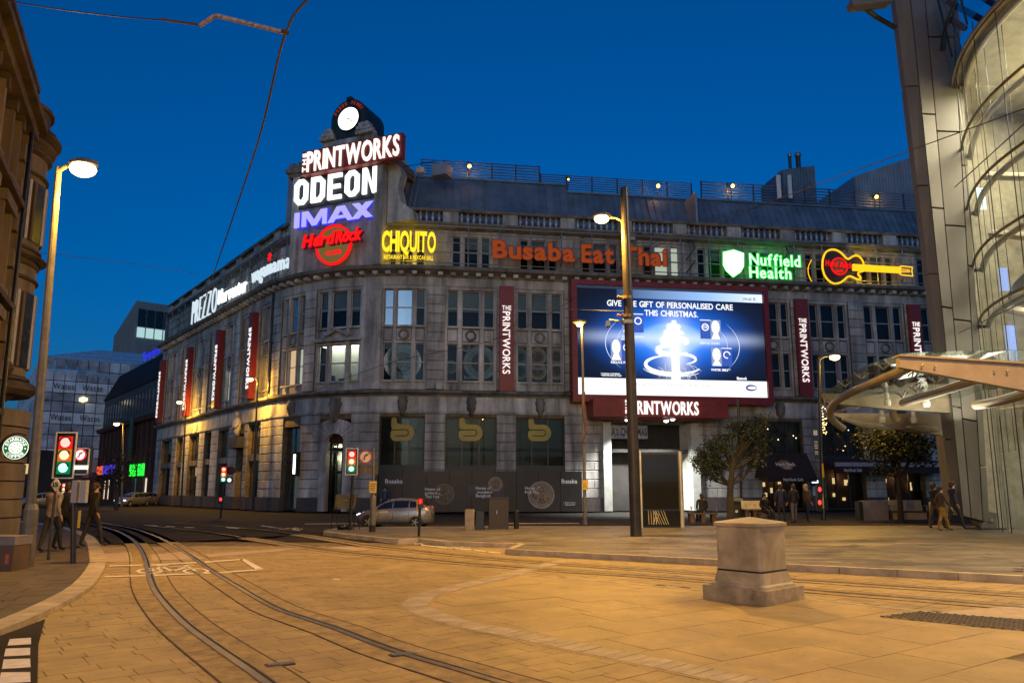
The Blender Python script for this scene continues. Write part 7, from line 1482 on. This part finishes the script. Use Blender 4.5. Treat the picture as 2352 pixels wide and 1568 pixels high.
# left edge: boxed planter with a red sticker
b = gnd(2, 1312, .055); t = thing('planter_box', b, 'brown planter box with a pale rim and a small red sticker at the left kerb', 'planter'); MB().box(b.x - .5, b.x + .2, b.y, b.y + .5, .06, .55).build('box', mat('brown_box', (.12, .07, .05), .7), t); MB().box(b.x - .52, b.x + .22, b.y - .02, b.y + .52, .55, .72).build('rim', mat('grey_mauve', (.22, .19, .2), .7), t); MB().box(b.x + .06, b.x + .13, b.y - .008, b.y, .2, .38).build('sticker', mat('red_sticker', (.5, .1, .06), .5), t)
# easel board by the doorway
b = gnd(793, 1217, PZ); t = thing('easel_board', b, 'dark advertising board on thin easel legs in front of the doorway', 'board')
p0, p1 = atY(768, 1168, b.y), atY(820, 1135, b.y); MB().hexa([(p0.x, b.y, p0.z), (p1.x - .05, b.y, p0.z), (p1.x - .05, b.y + .04, p0.z), (p0.x, b.y + .04, p0.z), (p0.x, b.y + .15, p1.z), (p1.x, b.y + .15, p1.z), (p1.x, b.y + .19, p1.z), (p0.x, b.y + .19, p1.z)]).build('board', mat('olive_board', (.05, .045, .018), .5), t)
for (u, v, u2, v2) in ((770, 1140, 760, 1216), (772, 1160, 775, 1217), (818, 1140, 826, 1216), (816, 1160, 812, 1217)): MB().tube([atY(u, v, b.y), gnd(u2, v2, PZ)], .015, 5).build('leg', BLACK, t)
put_letters('cafe', .16, .06, lambda x, y, d: Vector((atY(789, 1150, b.y).x + x, b.y + .06 - d, atY(789, 1150, b.y).z + y)), GOLD, t, .02, 'lettering', True, bold=.03)
sb = gnd(790, 1216, PZ); t = thing('sandbag', sb, 'black sandbag lying at the foot of the middle traffic light', 'bag'); mb = MB(); mb.ball(sb + Vector((-.1, .1, .1)), .2, .14, .12, 10); mb.ball(sb + Vector((.16, .12, .08)), .16, .12, .1, 10); mb.build('bag', BLACK, t, smooth=True)
# benches, bin
WOOD = mat('bench_wood', (.10, .06, .035), .6, var=.3, scale=5); SATIN = mat('satin_steel_sheet', (.52, .48, .34), .4, metal=.45, var=.15, scale=1.5)
def bench(u0, u1, v1, lb, back=None, m=WOOD, hh=.45, backm=SATIN):
    p, q = gnd(u0, v1, PZ), gnd(u1, v1, PZ); t = thing('bench', (p + q) / 2, lb, 'bench', 'benches on the plaza'); n = 5; L_ = q.x - p.x
    for k in range(n): MB().box(p.x, q.x, p.y + k * .11, p.y + k * .11 + .09, PZ + hh - .07, PZ + hh).build('slat', m, t)
    for x in (p.x + .05, (p.x + q.x) / 2 - .1, q.x - .25): MB().box(x, x + .2, p.y + .03, p.y + .5, PZ, PZ + hh - .08).build('leg', m, t)
    for x in (p.x + .1, p.x + L_ * .52, q.x - .05): MB().tube([(x, p.y, PZ + hh), (x, p.y, PZ + hh + .22), (x + .04, p.y + .04, PZ + hh + .25), (x + .04, p.y + .38, PZ + hh + .25)], .018, 6).build('armrest', STEEL, t)
    if back: MB().hexa([(p.x, p.y + .5, PZ + hh - .02), (q.x, p.y + .5, PZ + hh - .02), (q.x, p.y + .54, PZ + hh - .02), (p.x, p.y + .54, PZ + hh - .02), (p.x, p.y + .6, PZ + back), (q.x, p.y + .6, PZ + back), (q.x, p.y + .63, PZ + back), (p.x, p.y + .63, PZ + back)]).build('backrest', backm, t)
    return t
bench(1584, 1650, 1200, 'dark wooden bench with two people near the totem'); bench(1711, 1760, 1188, 'bench with a pale steel back beside the litter bin', .9)
bench(2046, 2134, 1194, 'long bench with a cream steel back under the canopy', .98); p, q = gnd(2048, 1194, PZ), gnd(2132, 1194, PZ); MB().box(p.x + .1, q.x - .05, p.y + .02, p.y + .05, PZ + .03, PZ + .36).build('front_sheet', SATIN, bpy.data.objects['bench.002'])
t = single('cabinet', 'leaning mauve grey panel box at the left end of the cream bench', 'cabinet', 1985, 1149, 2043, 1194, .5, 'body', mat('mauve_steel', (.20, .19, .24), .45, metal=.3, var=.12)); box_px(1976, 1151, 1985, 1195, PZ, .5, 'side', BLACK, t)
t = single('litter_bin', 'dark square litter bin with a white emblem and blue lid beside the plaza tree', 'bin', 1678, 1150, 1707, 1187, .5, 'body', mat('dark_green_bin', (.025, .03, .028), .5)); p, q = gnd(1678, 1187, PZ), gnd(1707, 1187, PZ); zz = atY(1678, 1150, p.y).z
MB().hexa([(p.x - .05, p.y - .04, zz), (q.x + .05, p.y - .04, zz), (q.x + .05, p.y + .55, zz), (p.x - .05, p.y + .55, zz), (p.x, p.y + .05, zz + .16), (q.x, p.y + .05, zz + .16), (q.x, p.y + .45, zz + .16), (p.x, p.y + .45, zz + .16)]).build('lid', mat('blue_lid', (.03, .06, .13), .5), t); cx = (p.x + q.x) / 2; mb = MB()
for k in range(6): an = PI / 3 * k; mb.disc((cx + .05 * math.cos(an), p.y - .005, PZ + .32 + .05 * math.sin(an)), (1, 0, 0), (0, 0, 1), .035, 0, 6, 0, (0, -.008, 0))
mb.build('emblem', PRW, t); MB().box(p.x + .06, q.x - .06, p.y - .006, p.y, zz - .2, zz - .06).build('slot', BLACK, t)
for u, v1 in ((2140, 1200), (2163, 1205), (2180, 1204)): c = gnd(u, v1, PZ); t = thing('steel_bollard', c, {2140: 'steel bollard nearest the cream bench', 2163: 'middle steel bollard beside the mast foot', 2180: 'steel bollard nearest the mast foot'}[u], 'bollard', 'steel bollards by the mast'); MB().lathe([(.06, 0), (.06, .9), (.065, .92), (.01, .95)], 10, c).build('post', mat('satin_trim', (0, 0, 0)), t)
# ================================================================== trees
LEAF = mat('leaf_green', (.022, .034, .011), .6, var=.35, scale=1.5, rnd=0); BARK = mat('bark', (.05, .042, .028), .9, var=.3, scale=6, bump=.6)
def tree(base, clumps, trunk, label, leaf=.14, n=260, seed=1, m=LEAF, lm=None):
    rg = random.Random(seed); t = thing('street_tree', base, label, 'tree'); tb = MB(); top = trunk[-1][0]
    tb.tube([p for p, r in trunk], [r for p, r in trunk], 9)
    for c, r in clumps:
        a = trunk[len(trunk) // 2 + (1 if c[2] > top.z else 0)][0]; c = Vector(c); md = (a + c) / 2 + Vector((rg.uniform(-.15, .15), rg.uniform(-.1, .1), -.12)); tb.tube([a, md, c], [.06, .04, .015], 6)
        for k in range(3): e = c + Vector((rg.gauss(0, 1), rg.gauss(0, 1), rg.gauss(0, 1))) * r * .45; tb.tube([md, (md + e) / 2, e], [.025, .018, .008], 5)
    tb.build('trunk', BARK, t)
    mb = MB()
    for c, r in clumps:
        c = Vector(c); tw = [(c + Vector((rg.gauss(0, .5), rg.gauss(0, .5), rg.gauss(0, .36))) * r) for _ in range(max(6, int(n * r * r / 4)))]
        for w in tw:
            for k in range(11):
                d = Vector((rg.gauss(0, 1), rg.gauss(0, 1), rg.gauss(.2, .8))); d.normalize(); p = w + d * rg.uniform(.02, leaf * 1.5); l = leaf * rg.uniform(.6, 1.1); s = d.cross(Vector((rg.gauss(0, 1), rg.gauss(0, 1), rg.gauss(0, 1)))); s.normalize(); e = p + d * l + Vector((0, 0, -.02))
                mb.add([p, p + d * l * .5 + s * l * .28, e, p + d * l * .5 - s * l * .28], [(0, 1, 2, 3)])
    o = mb.build('crown', m, t); o['kind'] = 'stuff'; return t
Yt = 34.0
def at(u, v, Y=Yt, dy=0): return Vector(atY(u, v, Y)) + Vector((0, dy, 0))
cl0 = [(at(1625, 1075, dy=-.3), .62), (at(1618, 1050, dy=.2), .5), (at(1645, 1042), .68), (at(1662, 1022, dy=.4), .55), (at(1650, 1070, dy=.5), .7), (at(1640, 1092, dy=-.2), .45), (at(1672, 1058, dy=-.4), .5), (at(1712, 1000), .55), (at(1735, 992, dy=.3), .5), (at(1750, 985, dy=0), .35), (at(1728, 1020, dy=-.4), .62), (at(1744, 1030, dy=.3), .5), (at(1722, 1048, dy=.2), .55), (at(1738, 1062, dy=-.2), .42), (at(1706, 1085), .30), (at(1605, 1090, dy=.1), .3), (at(1690, 985, dy=0), .38)]
cl = [(at(u, v - 9, dy=d), r * .92) for u, v, d, r in ((1612, 1052, 0, .34), (1604, 1070, .3, .34), (1618, 1086, -.2, .40), (1636, 1030, .1, .34), (1630, 1064, -.4, .42), (1650, 1018, .2, .30), (1660, 1036, -.2, .38), (1645, 1090, .3, .40), (1655, 1072, .5, .42), (1640, 1048, .4, .36), (1672, 1012, 0, .28), (1628, 1100, .1, .28), (1680, 1050, .3, .25), (1684, 984, 0, .32), (1698, 996, .2, .30), (1712, 984, -.1, .30), (1732, 978, .2, .28), (1750, 976, 0, .30), (1745, 996, .3, .36), (1722, 1008, -.3, .38), (1740, 1022, .1, .40), (1756, 1014, 0, .30), (1718, 1032, .4, .36), (1748, 1042, -.2, .34), (1730, 1054, .2, .36), (1742, 1068, 0, .30), (1724, 1078, .1, .26), (1700, 1014, .1, .26))]
gb = gnd(1678, 1186, PZ); gb = Vector((at(1677, 1180).x, Yt, PZ))
tree(gb, cl, [(gb, .17), (at(1677, 1140), .15), (at(1678, 1115), .14), (at(1682, 1080), .11), (at(1688, 1045), .07)], 'leafy evergreen plaza tree with a forked trunk between the totem and the bar awning', .14, 900, 3)
Yt2 = 37.5
at2 = lambda u, v, dy=0: Vector(atY(u, v, Yt2)) + Vector((0, dy, 0))
cl = [(at2(2000, 1010), .8), (at2(2030, 1000, .4), .9), (at2(2070, 995, -.3), 1.0), (at2(2110, 1005, .3), .9), (at2(2010, 1045, -.4), .6), (at2(2050, 1040, .5), .9), (at2(2095, 1040, -.2), .8), (at2(2130, 1020, .2), .6), (at2(2020, 1075, 0), .5), (at2(2120, 1050, .1), .6), (at2(2060, 1020, .8), 1.0)]
gb = Vector((at2(2068, 1180).x, Yt2, 0))
tree(gb, cl, [(gb, .15), (at2(2066, 1130), .12), (at2(2064, 1095), .10), (at2(2066, 1055), .09), (at2(2072, 1020), .05)], 'dark leafy tree seen under the glass canopy in front of the bar', .18, 330, 5)
Yt3 = 62.0
at3 = lambda u, v, dy=0: Vector(atY(u, v, Yt3)) + Vector((0, dy, 0))
cl = [(at3(248, 1080), 1.4), (at3(270, 1060, .5), 1.5), (at3(285, 1085, -.5), 1.2), (at3(235, 1100), .9), (at3(262, 1105, .4), 1.1)]
gb = Vector((at3(268, 1160).x, Yt3, 0)); tree(gb, cl, [(gb, .18), (at3(268, 1140), .16), (at3(266, 1120), .13), (at3(264, 1100), .1), (at3(264, 1085), .06)], 'dim bare looking street tree in front of the dark brick office building', .22, 60, 8, m=mat('dry_leaf', (.03, .022, .012), .8))
# ================================================================== cars
def make_car(loc, rz, label, paint, sc=1.0, lights=True):
    t = thing('parked_car', loc, label, 'car', 'cars on the streets', rz); t.scale = (sc,) * 3
    # side outline stations along x: (x, sill z, belt z, half width, roof z, roof half width); front is -x
    ST = [(-1.86, .32, .50, .52, .55, .50), (-1.80, .24, .62, .70, .66, .62), (-1.55, .20, .74, .80, .80, .70), (-1.15, .19, .84, .83, .93, .72), (-.95, .19, .88, .84, 1.02, .70), (-.55, .19, .91, .85, 1.27, .62), (-.1, .19, .93, .85, 1.43, .58), (.4, .19, .95, .85, 1.48, .57), (.9, .19, .98, .85, 1.45, .57), (1.35, .19, 1.01, .84, 1.33, .56), (1.65, .22, 1.02, .80, 1.12, .58), (1.80, .26, .95, .74, 1.00, .60), (1.86, .34, .80, .62, .84, .56)]
    rings = []
    for x, zs, zb, w, zr, rw in ST:
        rings.append([(x, -w * .92, zs), (x, -w, zs + .18), (x, -w, zb - .12), (x, -w * .95, zb), (x, -rw, zr - .04), (x, -rw * .7, zr), (x, rw * .7, zr), (x, rw, zr - .04), (x, w * .95, zb), (x, w, zb - .12), (x, w, zs + .18), (x, w * .92, zs)])
    MB().loft(rings).build('body', paint, t, False, True)
    cg_ = mat('car_glass', (.008, .009, .011), .06, var=.05, spec=.8)
    def side(s):
        def P(x, f):   # point on the glasshouse side at fraction f between belt and roof
            for (a, b) in zip(ST[:-1], ST[1:]):
                if a[0] <= x <= b[0]:
                    k = (x - a[0]) / (b[0] - a[0]); zb, w, zr, rw = [a[i] + (b[i] - a[i]) * k for i in (2, 3, 4, 5)]
                    return (x, s * ((w * .95) + (rw - w * .95) * f + .012), zb + (zr - .04 - zb) * f)
        for xs in ((-.75, -.45, -.02), (.04, .45, .80), (.86, 1.1, 1.38)):
            pts = [P(x, .12) for x in xs] + [P(x, .86 if x > -.6 else .55) for x in reversed(xs)]
            MB().add(pts, [tuple(range(6))]).build('side_window', cg_, t, False)
        for x0 in (-.62, .30): MB().box(x0 + .45, x0 + .62, s * .845 - .015, s * .845 + .015, .86, .89).build('door_handle', STEEL, t, False)
        MB().tube([(x, s * .853, .30) for x in (-.8, 1.0)], .012, 4).build('sill_trim', BLACK, t, False)
        for x in (-.68, .02, .84): MB().tube([(x, s * .848, .34), (x, s * .858, .80)], .006, 4).build('door_gap', BLACK, t, False)
        MB().ball((-.78, s * .93, .98), .09, .06, .06, 8).build('mirror', paint, t, False)
        for x in (-1.18, 1.16):
            w = MB(); w.lathe([(.20, -.10), (.29, -.10), (.31, -.06), (.31, .06), (.29, .10), (.20, .10)], 20); wh = w.build('wheel', mat('tyre_rubber', (.015, .015, .015), .8), t, False); wh.location = (x, s * .76, .31); wh.rotation_euler = (PI / 2, 0, 0)
            for k in range(5): an = 2 * PI * k / 5; MB().tube([(0, 0, -s * .085), (.19 * math.cos(an), .19 * math.sin(an), -s * .09)], [.04, .03], 6).build('spoke', STEEL, wh, False)
            MB().lathe([(.21, -.09), (.21, .09), (.19, .09), (.19, -.09)], 20).build('rim', STEEL, wh, False)
            a = MB(); a.lathe([(.36, -.02), (.36, .0)], 20, (0, 0, 0)); ar = a.build('wheel_arch', BLACK, t, False); ar.location = (x, s * .838, .32); ar.rotation_euler = (PI / 2, 0, 0)
        MB().ball((-1.70, s * .58, .66), .16, .12, .09, 8).build('headlight', glow('headlight', (.9, .95, 1), 2.2) if lights else STEEL, t, False); MB().ball((1.74, s * .62, .95), .07, .10, .14, 8).build('tail_light', glow('tail_light', (1, .06, .04), .9), t, False)
    side(1); side(-1)
    MB().add([(-.98, -.62, 1.02), (-.98, .62, 1.02), (-.42, .52, 1.335), (-.42, -.52, 1.335)], [(0, 1, 2, 3)]).build('windscreen', cg_, t, False); MB().add([(1.40, -.48, 1.32), (1.40, .48, 1.32), (1.68, .52, 1.12), (1.68, -.52, 1.12)], [(0, 1, 2, 3)]).build('rear_window', cg_, t, False)
    MB().box(-1.87, -1.84, -.26, .26, .36, .47).build('number_plate', WHITEP, t, False); MB().box(-1.84, -1.78, -.5, .5, .48, .58).build('grille', BLACK, t, False)
    return t
SIL = mat('silver_car_paint', (.28, .27, .27), .28, metal=.6, var=.05, coat=.5)
cc_ = gnd(905, 1212.5, 0); car = make_car(cc_ + Vector((0, .4, 0)), rad(-4), 'silver hatchback with lit headlights on the road behind the island', SIL, .86)
for u, v, rz, lb in ((303, 1163, 75, 'far car with bright headlights coming down the left street'), (325, 1161, 70, 'farther car right behind the bright headlights in the left street'), (88, 1167, 50, 'far dark car partly behind the left street lamp')): dup(car, gnd(u, v, 0), rad(rz), lb, scale=.95)
# ================================================================== people
def person(loc, rz, label, top, legs, pose='walk', h=1.74, hair=HAIR, seed=1):
    t = thing('person', loc, label, 'person', None, rz); k = h / 1.74; rg = random.Random(seed); s = rg.choice((-1, 1))
    V = [Vector((0, 0, .96)), Vector((0, 0, 1.12)), Vector((0, -.01, 1.32)), Vector((0, 0, 1.46)), Vector((0, -.01, 1.53)), Vector((0, -.03, 1.62)), Vector((0, -.03, 1.72))]
    Rr = [(.16, .115), (.15, .10), (.18, .115), (.10, .08), (.055, .055), (.085, .098), (.06, .07)]; E_ = [(0, 1), (1, 2), (2, 3), (3, 4), (4, 5), (5, 6)]
    def add(p, r, par): V.append(Vector(p)); Rr.append(r if isinstance(r, tuple) else (r, r)); E_.append((par, len(V) - 1)); return len(V) - 1
    st = .24 if pose == 'walk' else .04
    for sd in (-1, 1):
        f = st * sd * s
        if pose == 'sit':
            a = add((sd * .10, -.02, .93), .10, 0); b = add((sd * .12, -.44, .93), .075, a); c = add((sd * .12, -.48, .52), .055, b); add((sd * .12, -.62, .49), (.04, .04), c)
        else:
            a = add((sd * .09, 0, .88), .10, 0); b = add((sd * .10, -f * .55 - .02, .50), .068, a); c = add((sd * .10, -f, .09), .045, b); add((sd * .11, -f - .15, .05), (.04, .035), c)
        e = add((sd * .20, 0, 1.42), .068, 3); g2 = add((sd * .25, f * .5 + .02, 1.14), .05, e)
        if pose == 'sit': w = add((sd * .16, -.26, 1.04), .036, g2)
        else: w = add((sd * .25, f * .6 - .10, .92), .036, g2)
        hnd = add((V[w].x, V[w].y - .05, V[w].z - .08), .032, w)
        for q in (-.02, 0, .02): add((V[hnd].x + q, V[hnd].y - .02, V[hnd].z - .08), .011, hnd)
    me = bpy.data.meshes.new('body'); me.from_pydata([v * k for v in V], E_, []); ob = bpy.data.objects.new('body', me); COL.objects.link(ob)
    md = ob.modifiers.new('skin', 'SKIN'); md.use_smooth_shade = True
    for i, d in enumerate(me.skin_vertices[0].data): d.radius = (Rr[i][0] * k, Rr[i][1] * k); d.use_root = (i == 0)
    sb_ = ob.modifiers.new('sub', 'SUBSURF'); sb_.levels = 1; sb_.render_levels = 1
    dg = bpy.context.evaluated_depsgraph_get(); nm = bpy.data.meshes.new_from_object(ob.evaluated_get(dg)); bpy.data.objects.remove(ob); bpy.data.meshes.remove(me)
    for m_ in (top, legs, SKIN, BLACK): nm.materials.append(m_)
    for p in nm.polygons:
        c = p.center / k; leg = c.z < .90 if pose != 'sit' else (c.z < 1.02 and c.y < -.08 and abs(c.x) < .2 and c.z < 1.0) or c.z < .86
        i = 2 if c.z > 1.49 or (abs(c.x) > .13 and (c.z < .93 if pose != 'sit' else False) and abs(c.x) > .2) else 1 if leg else 0
        if (c.z < .10 and pose != 'sit') or (pose == 'sit' and c.z < .53): i = 3
        p.material_index = i; p.use_smooth = True
    nm.name = 'body'; link('body', nm, t)
    mb = MB(); mb.ball((0, .005 * k, 1.665 * k), .098 * k, .112 * k, .105 * k, 12); mb.ball((0, .05 * k, 1.60 * k), .085 * k, .07 * k, .12 * k, 10); mb.build('hair', hair, t, False, True)
    mb = MB(); mb.ball((0, -.128 * k, 1.62 * k), .014 * k, .02 * k, .022 * k, 6); mb.build('nose', SKIN, t, False, True)
    for sd in (-1, 1): MB().ball((sd * .032 * k, -.118 * k, 1.645 * k), .011 * k, .008 * k, .008 * k, 6).build('eye', BLACK, t, False)
    return t
CL = lambda n, c: mat(n, c, .8, var=.3, scale=4, bump=.9, bscale=9)
JN = CL('dark_jeans', (.02, .022, .03)); NV = CL('navy_jacket', (.025, .03, .07)); DK_ = CL('black_coat', (.015, .014, .014)); PL_ = CL('pale_mauve_jacket', (.30, .25, .27)); BR = CL('brown_coat', (.07, .045, .03)); YT = CL('mustard_trousers', (.35, .19, .03)); GC = CL('grey_coat', (.12, .10, .10))
G = lambda u, v, z: gnd(u, v, z)
person(G(113, 1268, .061), rad(170), 'person in a pale mauve jacket and dark trousers walking away by the left lamp post', PL_, JN, seed=2)
person(G(146, 1262, .061), rad(160), 'person in a navy jacket just left of the nearest traffic light pole', NV, JN, seed=3)
person(G(208, 1256, .061), rad(150), 'person in a black coat right of the nearest traffic light, near the kerb', DK_, JN, seed=4)
person(G(1797, 1200, PZ), rad(180), 'person in a navy jacket with back turned at the lit bar door', NV, JN, 'stand', seed=5)
person(G(1826, 1201, PZ), rad(200), 'person in a black coat between two others outside the bar door', DK_, GC, 'stand', seed=6)
person(G(1855, 1199, PZ), rad(90), 'person in a brown coat with fair hair outside the bar door', BR, JN, 'stand', hair=mat('fair_hair', (.35, .24, .14), .6), seed=7)
person(G(2152, 1214, PZ), rad(100), 'person in a black coat walking past the cream bench', DK_, BR, seed=8)
person(G(2168, 1219, PZ), rad(80), 'person in mustard trousers and brown coat by the steel bollards', BR, YT, h=1.62, seed=9)
person(G(2196, 1217, PZ), rad(95), 'person in a dark navy coat walking beside the foot of the mast', NV, JN, h=1.8, seed=10)
b = bpy.data.objects['bench']; y0 = b.location.y
bl_ = b.location
person(Vector((bl_.x - .05, y0 + .05, -.30)), rad(180), 'person in a dark coat sitting on the wooden bench with back turned', DK_, JN, 'sit', seed=11)
person(Vector((gnd(1664, 1186, PZ).x, y0 + 1.1, -.30)), rad(20), 'person with long dark hair in a black coat sitting beside the litter bin', DK_, JN, 'sit', seed=12)
s_ = F3(-7.7, .1, 1.6); person(s_, rad(10), 'person in a blue jacket on the pavement behind the silver car', CL('blue_jacket', (.03, .07, .15)), JN, 'stand', seed=13)
# seat under the second sitting person
q = gnd(1664, 1186, PZ); t = thing('bench', Vector((q.x, y0 + 1.0, PZ)), 'short bench under the person beside the litter bin', 'bench', 'benches on the plaza')
for k in range(4): MB().box(q.x - .35, q.x + .35, y0 + .95 + k * .12, y0 + 1.05 + k * .12, PZ + .36, PZ + .42).build('slat', WOOD, t)
for x in (-.3, .2): MB().box(q.x + x, q.x + x + .1, y0 + 1.0, y0 + 1.4, PZ, PZ + .355).build('leg', WOOD, t)
